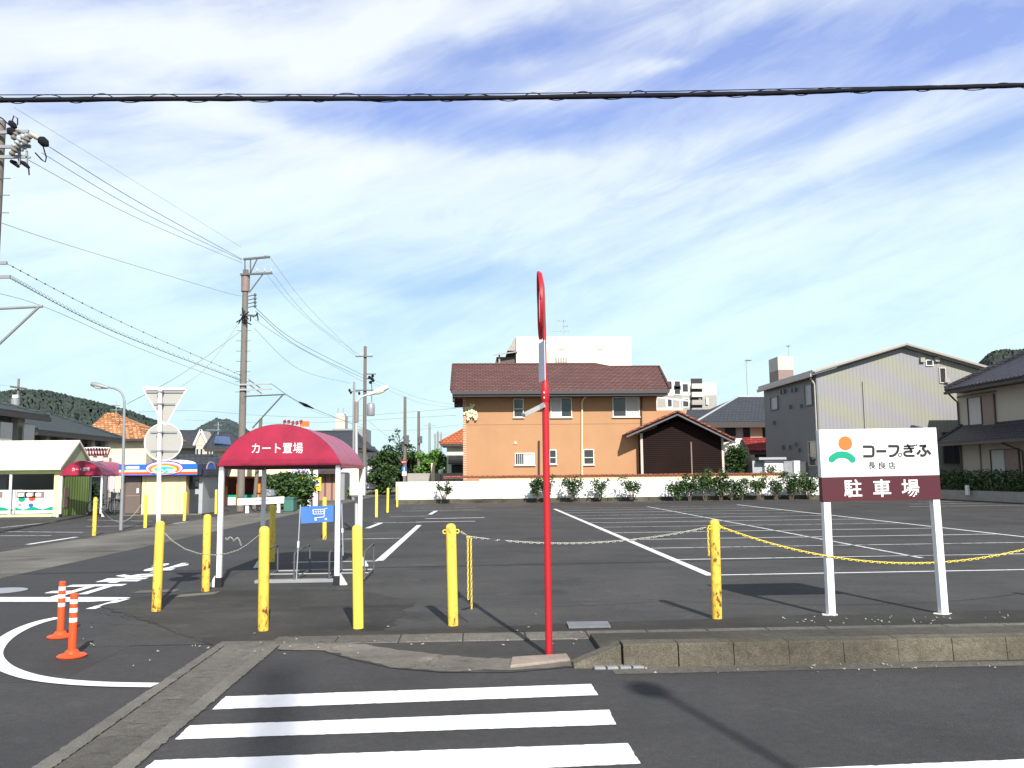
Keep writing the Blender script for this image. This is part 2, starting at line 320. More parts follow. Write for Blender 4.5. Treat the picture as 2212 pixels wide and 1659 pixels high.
M['kerbtop'] = asphalt('kerb_concrete', (0.092, 0.082, 0.062), 0.34, 13.0, stain=(0.030, 0.028, 0.014), stain_max=0.85, pale=(0.19, 0.165, 0.125), pale_max=0.7, grain=0.7)
M['verge'] = asphalt('dirty_verge', (0.068, 0.064, 0.053), 0.3, 29.0, stain=(0.03, 0.029, 0.02), stain_max=0.7, pale=(0.15, 0.14, 0.12), pale_max=0.4, grain=0.6)
M['apron'] = asphalt('apron_concrete', (0.128, 0.117, 0.100), 0.3, 17.0, stain=(0.06, 0.055, 0.046), stain_max=0.8, pale=(0.29, 0.25, 0.205), pale_max=0.8, grain=0.7)
M['slab'] = asphalt('slab_concrete', (0.235, 0.195, 0.165), 0.2, 23.0, stain=(0.15, 0.125, 0.1), stain_max=0.6, pale=(0.3, 0.26, 0.22), pale_max=0.4)
M['forecourt'] = asphalt('stained_asphalt', (0.046, 0.0445, 0.041), 0.34, 33.0, stain=(0.020, 0.020, 0.018), stain_max=0.85, pale=(0.13, 0.125, 0.11), pale_max=0.4)
mk('palegreen', (0.36, 0.45, 0.27), 0.6, 0.05, 2)
mk('marking', (0.82, 0.82, 0.82), 0.6, 0.05, 9, 0.15, 90, dirt=(0.35, 0.35, 0.35), dscale=14, dlo=0.63, dhi=0.72, dmax=0.5)
mk('oldmark', (0.62, 0.62, 0.61), 0.7, 0.1, 5, dirt=(0.10, 0.10, 0.10), dscale=7, dlo=0.47, dhi=0.64, dmax=0.85)
mk('baymark', (0.74, 0.74, 0.73), 0.7, 0.1, 5, dirt=(0.16, 0.16, 0.16), dscale=9, dlo=0.53, dhi=0.68, dmax=0.8)
mk('white', (0.80, 0.80, 0.80), 0.4, 0.04, 2)
mk('whitewall', (0.82, 0.82, 0.81), 0.8, 0.05, 1.5, dirt=(0.5, 0.5, 0.47), dscale=0.9, dlo=0.6, dhi=0.8, dmax=0.4, dstretch=(1, 1, 0.4))
mk('offwhite', (0.62, 0.60, 0.55), 0.7, 0.08, 1.5)
mk('cream', (0.72, 0.64, 0.44), 0.8, 0.06, 1.2)
mk('creamhut', (0.78, 0.60, 0.36), 0.6, 0.06, 1.2)
mk('palelime', (0.72, 0.76, 0.38), 0.55, 0.05, 1)
mk('limewhite', (0.80, 0.82, 0.62), 0.5, 0.04, 1)
mk('blockwhite', (0.70, 0.69, 0.60), 0.85, 0.06, 0.4, dirt=(0.52, 0.51, 0.45), dscale=0.35, dlo=0.52, dhi=0.8, dmax=0.6, dstretch=(1, 1, 0.25))
mk('maroon', (0.072, 0.0105, 0.019), 0.5, 0.04, 2)
mk('canvas', (0.36, 0.018, 0.055), 0.42, 0.12, 2.2, 0.12, 14, dirt=(0.23, 0.012, 0.04), dscale=2.6, dlo=0.42, dhi=0.7, dmax=0.85)
mk('canvastop', (0.34, 0.05, 0.11), 0.38, 0.14, 3.0, 0.12, 14, dirt=(0.42, 0.13, 0.2), dscale=2.2, dlo=0.45, dhi=0.75, dmax=0.5)
mk('black', (0.018, 0.018, 0.02), 0.45, 0.1, 4)
mk('ink', (0.02, 0.02, 0.022), 0.5, 0.02, 2)
mk('orange', (0.80, 0.16, 0.03), 0.5, 0.02, 2)
mk('green', (0.0, 0.30, 0.175), 0.5, 0.02, 2)
mk('red', (0.42, 0.014, 0.022), 0.42, 0.07, 3, dirt=(0.33, 0.025, 0.03), dscale=8, dlo=0.6, dhi=0.75, dmax=0.4)
mk('signal', (0.92, 0.085, 0.02), 0.45, 0.08, 6, dirt=(0.45, 0.05, 0.02), dscale=14, dlo=0.6, dhi=0.72, dmax=0.5)
mk('yellowclean', (0.84, 0.67, 0.085), 0.42, 0.05, 3, dirt=(0.6, 0.4, 0.03), dscale=14, dlo=0.68, dhi=0.74, dmax=0.7)
M['yellowrust'] = rustpaint('rusted_yellow_paint', (0.78, 0.55, 0.07), 0.575, (0.12, 0.035, 0.012))
M['yelloworn'] = rustpaint('worn_yellow_paint', (0.80, 0.59, 0.075), 0.61, (0.13, 0.04, 0.015))
mk('yellow', (0.85, 0.72, 0.03), 0.5, 0.05, 3)
mk('chainyellow', (0.80, 0.62, 0.10), 0.5, 0.15, 20)
mk('chaingrey', (0.45, 0.44, 0.40), 0.45, 0.15, 20, metal=0.3)
mk('steel', (0.52, 0.53, 0.55), 0.35, 0.1, 6, metal=0.7)
mk('galv', (0.27, 0.28, 0.295), 0.5, 0.12, 3, metal=0.2)
mk('palegrey', (0.50, 0.51, 0.52), 0.5, 0.1, 3, metal=0.1)
mk('signback', (0.37, 0.36, 0.335), 0.55, 0.06, 3)
mk('grating', (0.38, 0.39, 0.41), 0.45, 0.2, 12, metal=0.4)
mk('polewood', (0.16, 0.135, 0.115), 0.85, 0.2, 2.5, 0.3, 20, stretch=(1, 1, 0.1))
mk('poleconc', (0.175, 0.155, 0.135), 0.85, 0.12, 2.0, 0.2, 30, dirt=(0.10, 0.085, 0.07), dscale=2)
mk('iron', (0.10, 0.10, 0.105), 0.6, 0.15, 6)
mk('greybox', (0.34, 0.36, 0.38), 0.5, 0.1, 4)
mk('wire', (0.17, 0.175, 0.22), 0.6, 0.1, 4)
mk('cable', (0.014, 0.014, 0.019), 0.8, 0.1, 4, spec=0.08)
mk('porcelain', (0.62, 0.60, 0.54), 0.3, 0.1, 6)
mk('rustarm', (0.36, 0.17, 0.08), 0.75, 0.2, 6)
mk('stucco', (0.415, 0.228, 0.118), 0.9, 0.05, 1.2, 0.25, 50, dirt=(0.355, 0.193, 0.10), dscale=0.7, dlo=0.5, dhi=0.8, dmax=0.5, dstretch=(1, 1, 0.35))
mk('stuccoline', (0.30, 0.185, 0.11), 0.9, 0.05, 1.2)
mk('trimdark', (0.055, 0.042, 0.038), 0.55, 0.1, 3)
mk('bargegrey', (0.105, 0.10, 0.115), 0.5, 0.08, 3)
mk('fascia', (0.055, 0.046, 0.05), 0.5, 0.1, 3)
mk('pipecream', (0.72, 0.60, 0.42), 0.5, 0.05, 3)
mk('framewhite', (0.72, 0.70, 0.66), 0.4, 0.05, 4)
mk('framebrown', (0.09, 0.065, 0.055), 0.45, 0.1, 4)
mk('curtain', (0.50, 0.49, 0.46), 0.8, 0.12, 5, stretch=(6, 6, 0.4))
mk('brownpanel', (0.24, 0.175, 0.155), 0.6, 0.08, 4)
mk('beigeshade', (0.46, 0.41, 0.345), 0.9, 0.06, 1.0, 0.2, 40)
mk('steelside', (0.155, 0.165, 0.18), 0.6, 0.08, 0.8)
mk('stonegrey', (0.33, 0.31, 0.28), 0.85, 0.15, 2.5, 0.2, 30)
mk('vergeshade', (0.30, 0.265, 0.225), 0.6, 0.05, 2)
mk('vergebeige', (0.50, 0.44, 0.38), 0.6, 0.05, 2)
mk('doorbrown', (0.14, 0.105, 0.09), 0.5, 0.05, 2)
mk('blue', (0.02, 0.13, 0.55), 0.4, 0.05, 3)
mk('bannerblue', (0.055, 0.17, 0.52), 0.7, 0.1, 5)
mk('navy', (0.02, 0.025, 0.05), 0.4, 0.15, 3)
mk('solar', (0.035, 0.075, 0.17), 0.25, 0.1, 3)
mk('purple', (0.12, 0.06, 0.45), 0.4, 0.05, 3)
mk('pink', (0.75, 0.22, 0.38), 0.5, 0.05, 3)
mk('platewhite', (0.62, 0.63, 0.74), 0.5, 0.05, 3)
mk('lilac', (0.52, 0.46, 0.66), 0.6, 0.05, 3)
mk('skyblue', (0.04, 0.42, 0.70), 0.4, 0.05, 3)
mk('orangewall', (0.62, 0.22, 0.03), 0.6, 0.08, 2)
mk('redbrown', (0.16, 0.05, 0.03), 0.7, 0.15, 2)
mk('carwhite', (0.72, 0.73, 0.75), 0.25, 0.02, 2)
mk('tyre', (0.02, 0.02, 0.02), 0.8, 0.1, 6)
mk('bark', (0.10, 0.075, 0.055), 0.9, 0.25, 6, 0.5, 18, stretch=(1, 1, 0.3))
mk('greenbin', (0.05, 0.16, 0.13), 0.6, 0.08, 3)
mk('towerlit', (0.52, 0.47, 0.42), 0.8, 0.06, 1)
mk('flower', (0.72, 0.66, 0.42), 0.8, 0.3, 8)
def glass(name, col, rough):
    m = bpy.data.materials.new(name); m.use_nodes = True; nt, b = bsdf(m)
    tc = N(nt, 'ShaderNodeTexCoord')
    n1 = N(nt, 'ShaderNodeTexNoise', {'Vector': tc.outputs['Object'], 'Scale': 1.3, 'Detail': 3.0}).outputs['Fac']
    nt.links.new(MIX(nt, n1, tuple(x * 0.6 for x in col), tuple(x * 1.5 for x in col)), b.inputs['Base Color'])
    b.inputs['Roughness'].default_value = rough; b.inputs['Specular IOR Level'].default_value = 0.6
    return m
M['glass'] = glass('window_glass', (0.035, 0.04, 0.045), 0.06)
M['glassgrey'] = glass('shuttered_glass', (0.13, 0.135, 0.135), 0.2)
M['mirror'] = glass('mirror_face', (0.4, 0.42, 0.5), 0.03); bsdf(M['mirror'])[1].inputs['Metallic'].default_value = 0.95
M['tilered'] = pattern('red_roof_tiles', (0.148, 0.076, 0.069), (0.07, 0.032, 0.028), 'brick', (1, 1), 'x', 0.75, 0.03, 0.125, 0.34, 0.8, 0.16, dist=0.05)
M['tilerust'] = pattern('rust_red_tiles', (0.30, 0.10, 0.06), (0.12, 0.04, 0.03), 'brick', (1, 1), 'x', 0.75, 0.03, 0.16, 0.3, 0.7, 0.22, dist=0.05)
M['tilebright'] = pattern('crimson_tiles', (0.30, 0.045, 0.045), (0.15, 0.02, 0.02), 'brick', (1, 1), 'x', 0.6, 0.03, 0.2, 0.3, 0.6, 0.2, dist=0.05)
M['tileblack'] = pattern('black_roof_tiles', (0.052, 0.058, 0.068), (0.032, 0.035, 0.042), 'brick', (1, 1), 'x', 0.6, 0.03, 0.16, 0.3, 0.6, 0.12, dist=0.05)
M['tileblacky'] = pattern('dark_grey_roof_tiles', (0.066, 0.066, 0.078), (0.03, 0.03, 0.036), 'brick', (1, 1), 'y', 0.6, 0.03, 0.13, 0.28, 0.9, 0.2, dist=0.06)
M['tilegreen'] = pattern('dark_green_grey_tiles', (0.046, 0.062, 0.062), (0.028, 0.036, 0.036), 'brick', (1, 1), 'y', 0.65, 0.03, 0.16, 0.3, 0.6, 0.15, dist=0.05)
M['tilemix'] = pattern('mottled_terracotta_tiles', (0.50, 0.28, 0.13), (0.30, 0.11, 0.05), 'brick', (1, 1), 'x', 0.8, 0.05, 0.19, 0.34, 0.9, 0.62, dist=0.08)
M['tileorange'] = pattern('orange_roof_tiles', (0.50, 0.15, 0.05), (0.28, 0.07, 0.03), 'brick', (1, 1), 'x', 0.8, 0.04, 0.2, 0.3, 0.6, 0.12, dist=0.05)
M['slat'] = pattern('dark_timber_slats', (0.020, 0.012, 0.011), (0.006, 0.004, 0.004), 'slats', row=0.115, mortar=0.22, rough=0.85, var=0.3, spec=0.06)
M['ribgreen'] = pattern('green_ribbed_steel', (0.30, 0.44, 0.13), (0.13, 0.2, 0.06), 'ribs', axis='y', row=0.25, mortar=0.4, rough=0.5, var=0.1)
M['ribpink'] = pattern('brown_ribbed_wall', (0.36, 0.22, 0.17), (0.17, 0.08, 0.06), 'ribs', axis='x', row=0.45, mortar=0.25, rough=0.7, var=0.1)
M['ribcream'] = pattern('cream_panel_wall', (0.80, 0.60, 0.36), (0.60, 0.43, 0.26), 'ribs', axis='x', row=0.72, mortar=0.03, rough=0.5, var=0.06, bump=0.2)
M['bricktrim'] = pattern('brick_corner', (0.40, 0.17, 0.10), (0.62, 0.42, 0.28), 'brick', (1, 1), 'x', 0.8, 0.035, 0.135, 0.4, 0.5, 0.15, off=0.0)
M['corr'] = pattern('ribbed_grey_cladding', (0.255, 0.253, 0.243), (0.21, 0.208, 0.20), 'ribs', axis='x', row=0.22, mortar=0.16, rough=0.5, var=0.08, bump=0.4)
M['corrside'] = pattern('ribbed_shaded_cladding', (0.17, 0.18, 0.195), (0.13, 0.14, 0.15), 'ribs', axis='y', row=0.22, mortar=0.16, rough=0.6, var=0.08, bump=0.4)  # side wall's shade put into a darker copy of the cladding colour
# faint slanting bands of yellow and lilac on the ribbed gable
_nt, _b = bsdf(M['corr']); _tc = N(_nt, 'ShaderNodeTexCoord')
_w = N(_nt, 'ShaderNodeTexWave', {'Vector': N(_nt, 'ShaderNodeMapping', {'Vector': _tc.outputs['Object'], 'Rotation': (0, rad(62), 0)}).outputs[0], 'Scale': 0.17, 'Distortion': 3.0, 'Detail': 2.0, 'Detail Scale': 0.5}).outputs['Fac']
_old = _b.inputs['Base Color'].links[0].from_socket
_nt.links.new(MIX(_nt, 1.0, _old, MIX(_nt, _w, (0.99, 0.985, 1.10), (1.05, 1.04, 0.89)), 'MULTIPLY'), _b.inputs['Base Color'])
M['leafdark'] = leafmat('dark_leaves', (0.010, 0.028, 0.008), (0.028, 0.062, 0.016), (0.06, 0.11, 0.03))
M['leafmid'] = leafmat('green_leaves', (0.012, 0.034, 0.009), (0.036, 0.078, 0.019), (0.085, 0.145, 0.038))
M['leafbright'] = leafmat('bright_leaves', (0.03, 0.085, 0.015), (0.08, 0.19, 0.03), (0.20, 0.36, 0.06))
M['leafpine'] = leafmat('pine_needles', (0.010, 0.026, 0.016), (0.022, 0.052, 0.028), (0.045, 0.085, 0.045))
def hillmat(name, a, b2, s):
    m = bpy.data.materials.new(name); m.use_nodes = True; nt, b = bsdf(m)
    tc = N(nt, 'ShaderNodeTexCoord')
    v = N(nt, 'ShaderNodeTexVoronoi', {'Vector': tc.outputs['Object'], 'Scale': s, 'Randomness': 1.0})
    n1 = N(nt, 'ShaderNodeTexNoise', {'Vector': tc.outputs['Object'], 'Scale': s * 0.25, 'Detail': 6.0}).outputs['Fac']
    k = MA(nt, 'ADD', MA(nt, 'MULTIPLY', N(nt, 'ShaderNodeSeparateColor', {0: v.outputs['Color']}).outputs[0], 0.5), MA(nt, 'MULTIPLY', n1, 0.5))
    nt.links.new(RAMP(nt, k, [(0.25, a), (0.75, b2)]), b.inputs['Base Color']); b.inputs['Roughness'].default_value = 0.95; b.inputs['Specular IOR Level'].default_value = 0.1
    bp = N(nt, 'ShaderNodeBump', {'Strength': 0.7, 'Distance': 2.0, 'Height': MA(nt, 'SUBTRACT', 1.0, v.outputs['Distance'])}); nt.links.new(bp.outputs[0], b.inputs['Normal'])
    return m
M['hillnear'] = hillmat('hazy_wooded_hill', (0.034, 0.050, 0.042), (0.058, 0.078, 0.064), 0.22)  # slight blue of the haze is mixed into the green
M['hillfar'] = hillmat('far_hazy_hill', (0.042, 0.062, 0.066), (0.07, 0.09, 0.088), 0.10)  # bluer still, distance haze painted into the colour
M['hillside'] = hillmat('dull_wooded_hill', (0.030, 0.040, 0.034), (0.062, 0.075, 0.058), 0.16)  # slightly duller green-grey woodland
# ================================================================ the setting
def ragged(pts, step=0.09, amp=0.012, seed=1):
    r = random.Random(seed); out = []
    for i in range(len(pts)):
        a, b = Vector((pts[i][0], pts[i][1], 0)), Vector((pts[(i + 1) % len(pts)][0], pts[(i + 1) % len(pts)][1], 0)); d = b - a; L = d.length; n = max(1, int(L / step)); nn = Vector((-d.y, d.x, 0)).normalized()
        for k in range(n):
            f = k / n; out.append(a + d * f + nn * (r.gauss(0, amp) if k else 0) + d.normalized() * (r.uniform(-.2, .2) * step if k else 0))
    return out
def sheet(name, pts, z, m, kind='structure'):
    o = MB().sheet([(p[0], p[1], z) for p in pts]).build(name, m); return struct(o, kind)
def rect(x0, y0, x1, y1): return [(x0, y0), (x1, y0), (x1, y1), (x0, y1)]
def PX(*uv): return [gd(u, v) for u, v in uv]
sheet('ground', rect(-1500, -300, 1500, 2500), -0.05, M['earth'])
sheet('road', rect(-80, -9, 80, 8.4), -0.006, M['road'])
sheet('side_street', rect(-10.4, 7.0, -3.2, 130), -0.0045, M['side'])
sheet('parking_lot', [(-3.75, 8.4), (40, 8.4), (40, 48.4), (-4.2, 48.4)], -0.003, M['lot'])
sheet('shop_yard', rect(-60, 12.0, -10.15, 62), -0.0038, M['lot'])
sheet('concrete_strip', rect(-10.25, 11.7, -7.5, 120), -0.0015, M['gutterconc'])
sheet('pavement', PX((610, 1376), (640, 1372), (2600, 1344), (2600, 1425), (1335, 1432), (1240, 1440), (1100, 1452), (960, 1452), (850, 1443), (760, 1424), (690, 1404), (600, 1404)), -0.0012, M['pavement'])
sheet('forecourt', ragged(PX((215, 1310), (300, 1290), (470, 1275), (760, 1272), (900, 1300), (820, 1372), (600, 1392), (480, 1398), (330, 1345)), .12, .035), -0.0003, M['forecourt'])
# worn concrete apron that runs round the corner to the slab under the mirror post
sheet('concrete_apron', ragged(PX((601, 1386), (640, 1381), (760, 1390), (850, 1402), (930, 1412), (1020, 1420), (1110, 1422), (1230, 1424), (1258, 1437), (1110, 1447), (960, 1450), (860, 1443), (770, 1424), (705, 1405), (603, 1403)), .07, .016), 0.0004, M['apron'])
gm = MB()
def gq(*uv, z=0.0012):
    gm.sheet([(p.x, p.y, z) for p in PX(*uv)])
gq((95, 1675), (487, 1395), (588, 1393), (236, 1675))
gq((603, 1384), (478, 1386), (484, 1398), (603, 1396), z=0.002)
struct(gm.build('drain_channel', M['gutterdark']))
gm = MB()
for e in (((48, 1675), (475, 1389), (490, 1391), (92, 1675)), ((226, 1675), (545, 1420), (583, 1393), (605, 1392), (590, 1406), (272, 1675))):
    P = ragged(PX(*e), .025, .004, int(e[0][0])); gm.prism([(p.x, p.y, 0.0) for p in P], (0, 0, 0.006))
struct(gm.build('drain_edging', M['gutterconc']))
gm = MB()                                   # thin joints across the drain slabs
for t in (0.12, 0.36, 0.56, 0.74):
    a = gd(110 + (487 - 110) * t, 1659 + (1395 - 1659) * t); b = gd(240 + (583 - 240) * t, 1659 + (1395 - 1659) * t)
    d = (b - a).normalized(); n = Vector((-d.y, d.x, 0)) * 0.004
    a += d * 0.10; b -= d * 0.12
    gm.sheet([a - n + Vector((0, 0, .0028)), b - n + Vector((0, 0, .0028)), b + n + Vector((0, 0, .0028)), a + n + Vector((0, 0, .0028))])
struct(gm.build('drain_joints', M['black']))
# concrete edging of the lot with joints, mossy band behind it
gm = MB()
x = -1.9
while x < 16:
    L = 0.598; gm.box(x + 0.004, 8.28, -0.03, x + L - 0.004, 8.66, 0.006 + rnd.uniform(0, 0.004)); x += L + 0.004
struct(gm.build('lot_edging', M['gutterdark'], bevel=0.006))
sheet('mossy_band', ragged([(-1.6, 8.67), (16, 8.67), (16, 9.35), (6, 9.45), (3.2, 9.35), (1.6, 9.2), (0, 9.0), (-1.6, 8.85)], .1, .03), 0.0006, M['moss'])
# raised kerb that tapers down towards the crossing
KY = 7.05
gm = MB(); x = gd(1337, 1430).x; first = x; k = 0
while x < 16:
    L = .455; g = (.006, .003)[min(k, 1)] if k < 2 else rnd.uniform(.0006, .0022); o1, o2 = rnd.uniform(-.005, .005), rnd.uniform(-.006, .004)
    gm.prism([(x + g, KY + o1, -0.03), (x + g, KY + 0.018 + o1, 0.17 + o2), (x + g, KY + 0.03 + o1, 0.178 + o2), (x + g, KY + 0.19, 0.182 + o2), (x + g, KY + 0.19, -0.03)][::-1], (L - 2 * g, rnd.uniform(-.003, .003), rnd.uniform(-.003, .003))); x += L; k += 1
struct(gm.build('kerb', M['kerbtop'], bevel=0.003))
gm = MB(); a = gd(1232, 1428).x
gm.add([(a, KY + 0.02, -0.02), (first - 0.012, KY, -0.02), (first - 0.012, KY + 0.19, -0.02), (a, KY + 0.19, -0.02), (a, KY + 0.05, 0.025), (first - 0.012, KY + 0.02, 0.176), (first - 0.012, KY + 0.19, 0.18), (a, KY + 0.19, 0.03)],
       [(0, 3, 2, 1), (4, 5, 6, 7), (0, 1, 5, 4), (1, 2, 6, 5), (2, 3, 7, 6), (3, 0, 4, 7)])
struct(gm.build('kerb_ramp', M['kerbtop'], bevel=0.007))
sheet('kerb_gutter', [(first - 0.1, 6.84), (16, 6.84), (16, 7.06), (first - 0.1, 7.06)], -0.003, M['gutterdark'])
struct(MB().box(first - .1, KY + .192, -.04, 16, 8.278, 0.05).build('kerb_walk', M['verge']))
# ------------------------------------------------ painted markings
mk_ = MB(); ZM = -0.0025
def mq(*uv): mk_.sheet([(p.x, p.y, ZM) for p in ragged(PX(*uv), .03, .0025, len(mk_.v))])
mq((487, 1503.5), (1277, 1476.5), (1292.5, 1500.5), (458, 1531.5))
mq((410, 1566), (1316, 1532), (1331, 1564), (378, 1596))
mq((308 - 55, 1704), (334, 1641), (1356, 1604), (1384, 1648), (1050, 1664))
mq((1640, 1662), (2330, 1634), (2330, 1668), (1600, 1700))
struct(mk_.build('crosswalk', M['marking']))
mk_ = MB(); ZM = -0.001
mq((-400, 1290), (172, 1289.5), (283, 1290), (258, 1296), (196, 1299.5), (-400, 1299.5))
mq((258, 1294), (281, 1293), (205, 1315), (184, 1315))
def band(pts, w, z=0.0016, mb=None):
    P = [gd(*p) for p in pts]; Q = []
    for i in range(len(P) - 1):
        p0, p1, p2, p3 = P[max(i - 1, 0)], P[i], P[i + 1], P[min(i + 2, len(P) - 1)]
        for k in range(6):
            t = k / 6; Q.append(0.5 * ((2 * p1) + (p2 - p0) * t + (2 * p0 - 5 * p1 + 4 * p2 - p3) * t * t + (3 * p1 - p0 - 3 * p2 + p3) * t ** 3))
    Q.append(P[-1]); L = []; R = []
    for i, q in enumerate(Q):
        d = (Q[min(i + 1, len(Q) - 1)] - Q[max(i - 1, 0)]); d.z = 0; d.normalize(); n = Vector((-d.y, d.x, 0)) * w / 2
        L.append(q + n); R.append(q - n)
    k = len(Q)
    (mb or mk_).add([(p.x, p.y, z) for p in L + R], [(i, i + 1, k + i + 1, k + i) for i in range(k - 1)])
band([(128, 1334), (88, 1343), (45, 1359), (8, 1382), (-12, 1411), (3, 1437), (48, 1457), (115, 1470), (215, 1477.5), (335, 1480)], 0.135)
struct(mk_.build('edge_line', M['marking']))
# the stop lettering, written to be read by drivers coming the other way
mk_ = MB()
for ch, (xa, ya), w, h in (('止', (-5.13, 11.85), .80, 1.4), ('ま', (-5.10, 13.45), .66, 1.15), ('れ', (-5.12, 14.8), .62, 1.55)):
    vs, fs = glyphs(ch, 0.035, None)
    x0 = min(p[0] for p in vs); x1 = max(p[0] for p in vs); y0 = min(p[1] for p in vs); y1 = max(p[1] for p in vs)
    top = [p for p in vs]
    mk_.add([(xa - (p[0] - x0) / (x1 - x0) * w, ya + h - (p[1] - y0) / (y1 - y0) * h, ZM - .001 if p[2] > 0 else ZM - 0.003) for p in vs], fs)
struct(mk_.build('stop_lettering', M['marking']))
mk_ = MB(); ow = MB(); ZM = 0.0045
def ln(x0, y0, x1, y1, w=0.12, mb=None):
    a, b = Vector((x0, y0, 0)), Vector((x1, y1, 0)); d = (b - a).normalized(); n = Vector((-d.y, d.x, 0)) * w / 2
    (mb or mk_).sheet([(p.x, p.y, ZM - 0.004) for p in (a - n, b - n, b + n, a + n)])
ln(3.62, 13.1, 3.72, 39.0, 0.15)
ln(8.02, 15.2, 8.25, 40.5, 0.10, ow); ln(12.75, 13.2, 12.85, 41.5, 0.11)
y = 13.15
for k in range(12):
    ln(3.7, y, 12.7, y + 0.12, 0.085, ow if k % 3 == 2 else mk_); y += 2.42
ln(-1.72, 16.2, -1.68, 27.6, 0.15)
for y in (16.15, 21.9, 29.3): ln(-3.3, y, -1.75, y, 0.11, ow)
ln(-3.15, 26.3, -3.05, 29.2, 0.16); ln(-1.7, 35, -1.6, 38.6, 0.16)
ln(-1.9, 29.4, 0.1, 29.5, 0.15); ln(-1.7, 31.7, 0.45, 31.9, 0.2); ln(-3.2, 33.5, -1.7, 33.7, 0.12, ow); ln(-3.1, 38.6, 0.4, 39.2, 0.12, ow); ln(-2.9, 42.0, 0.2, 42.2, 0.1, ow)
for x0, y, x1 in ((22.2, 42.2, 25.0), (20.4, 39.6, 25.2), (19.0, 36.8, 25.2)): ln(x0, y, x1, y + .05, 0.12, ow)
# bays of the yard across the side street
P = PX((60, 1176), (165, 1160)); ln(P[0].x, P[0].y, P[1].x, P[1].y, 0.15)
for a, b in (((0, 1140), (122, 1127)), ((0, 1148), (180, 1150)), ((0, 1157), (110, 1157)), ((185, 1137), (300, 1136)), ((190, 1123), (330, 1126)), ((375, 1131), (405, 1127))):
    P = PX(a, b); ln(P[0].x, P[0].y, P[1].x, P[1].y, 0.12, ow)
struct(mk_.build('parking_lines', M['baymark'])); struct(ow.build('worn_parking_lines', M['oldmark']))
gm = MB()
for a in ((295, 1278, 385, 1275), (385, 1287, 470, 1280)):
    p, q = gd(a[0], a[1]), gd(a[2], a[3]); gm.sheet([(p.x, p.y - .16, .0012), (q.x, q.y - .16, .0012), (q.x, q.y + .12, .0012), (p.x, p.y + .12, .0012)])
struct(gm.build('concrete_patches', M['gutterconc']))
c = gd(-2, 1276); gm = MB(); gm.sheet([(c.x + 0.36 * math.cos(k * .2618), c.y + 0.36 * math.sin(k * .2618), 0.0) for k in range(24)])
tag(gm.build('manhole_cover', M['grating']), 'round grey manhole cover beside the stop line on the side street', 'manhole cover')
gm = MB(); rc_ = random.Random(12)
for (u0, v0, u1, v1, w) in ((215, 1308, 470, 1396, .012), (470, 1396, 600, 1388, .014), (330, 1345, 205, 1322, .006), (700, 1290, 930, 1340, .004), (1210, 1300, 1480, 1292, .004), (90, 1340, 330, 1352, .004)):
    a, b = gd(u0, v0), gd(u1, v1); n = 26; pts = [a.lerp(b, k / n) + Vector((rc_.gauss(0, .018), rc_.gauss(0, .018), 0)) for k in range(n + 1)]; L = []; R = []
    for i, q in enumerate(pts):
        d = (pts[min(i + 1, n)] - pts[max(i - 1, 0)]).normalized(); nn = Vector((-d.y, d.x, 0)) * w * rc_.uniform(.3, 1); L.append(q + nn); R.append(q - nn)
    k = n + 1; gm.add([(p.x, p.y, .0011) for p in L + R], [(i, i + 1, k + i + 1, k + i) for i in range(n)])
struct(gm.build('asphalt_cracks', M['moss']))
# slab, gratings
s = gd(1170, 1437); slab = MB()
P = [gd(1102, 1443), (gd(1232, 1428)), gd(1224, 1416.5), gd(1106, 1424)]
slab.prism([(p.x, p.y, -0.02) for p in P], (0, 0, 0.042))
tag(slab.build('post_footing', M['slab'], bevel=0.008), 'rough pinkish concrete slab the red mirror post stands in', 'slab')
def grating(name, uv, label, n, z, lid):
    A, B, Cc, D = [gd(*p, z=z) for p in uv]
    t = thing(name, label, 'grating', A); m = MB()
    A, B, Cc, D = [p - A for p in (A, B, Cc, D)]
    up = Vector((0, 0, 0.02))
    for i in range(n):
        f0, f1 = (i + 0.08) / n, (i + lid) / n
        m.prism([A.lerp(B, f0), A.lerp(B, f1), D.lerp(Cc, f1), D.lerp(Cc, f0)], up)
    m.build('bars', M['grating'], t); f = MB()
    f.prism([A + Vector((0, 0, .002)), B + Vector((0, 0, .002)), Cc + Vector((0, 0, .002)), D + Vector((0, 0, .002))], (0, 0, 0.004)); f.build('frame', M['iron'], t)
grating('drain_grating', ((1229, 1358), (1320, 1356), (1313, 1346), (1224, 1347)), 'fine-barred steel drain grating in the lot edging beside the mirror post', 26, 0.006, 0.62)
grating('drain_cover', ((1283, 1447), (1394, 1445), (1374, 1434), (1270, 1435)), 'steel gutter cover of four plates in the road below the kerb ramp', 4, -0.004, 0.9)
# litter of leaves and grit along the edges
gm = MB()
for i in range(130):
    k = rnd.random()
    if k < 0.35: x, y, z = rnd.uniform(3.2, 6.2), rnd.gauss(9.0, 0.12), 0.006
    elif k < 0.7: x, y, z = rnd.uniform(1.3, 9), rnd.uniform(6.75, 7.0), 0.0
    else: x, y, z = rnd.uniform(-4, 1.5), rnd.gauss(8.4, 0.5), 0.006
    s_ = rnd.uniform(0.006, 0.02); a = rnd.uniform(0, 6.28)
    gm.add([(x + s_ * math.cos(a + j * 2.1) * rnd.uniform(.6, 1.2), y + s_ * math.sin(a + j * 2.1), z + (0.012 if j == 3 else 0.001)) for j in range(4)], [(0, 1, 3), (1, 2, 3), (2, 0, 3)])
struct(gm.build('grit', M['stonegrey']), 'stuff')
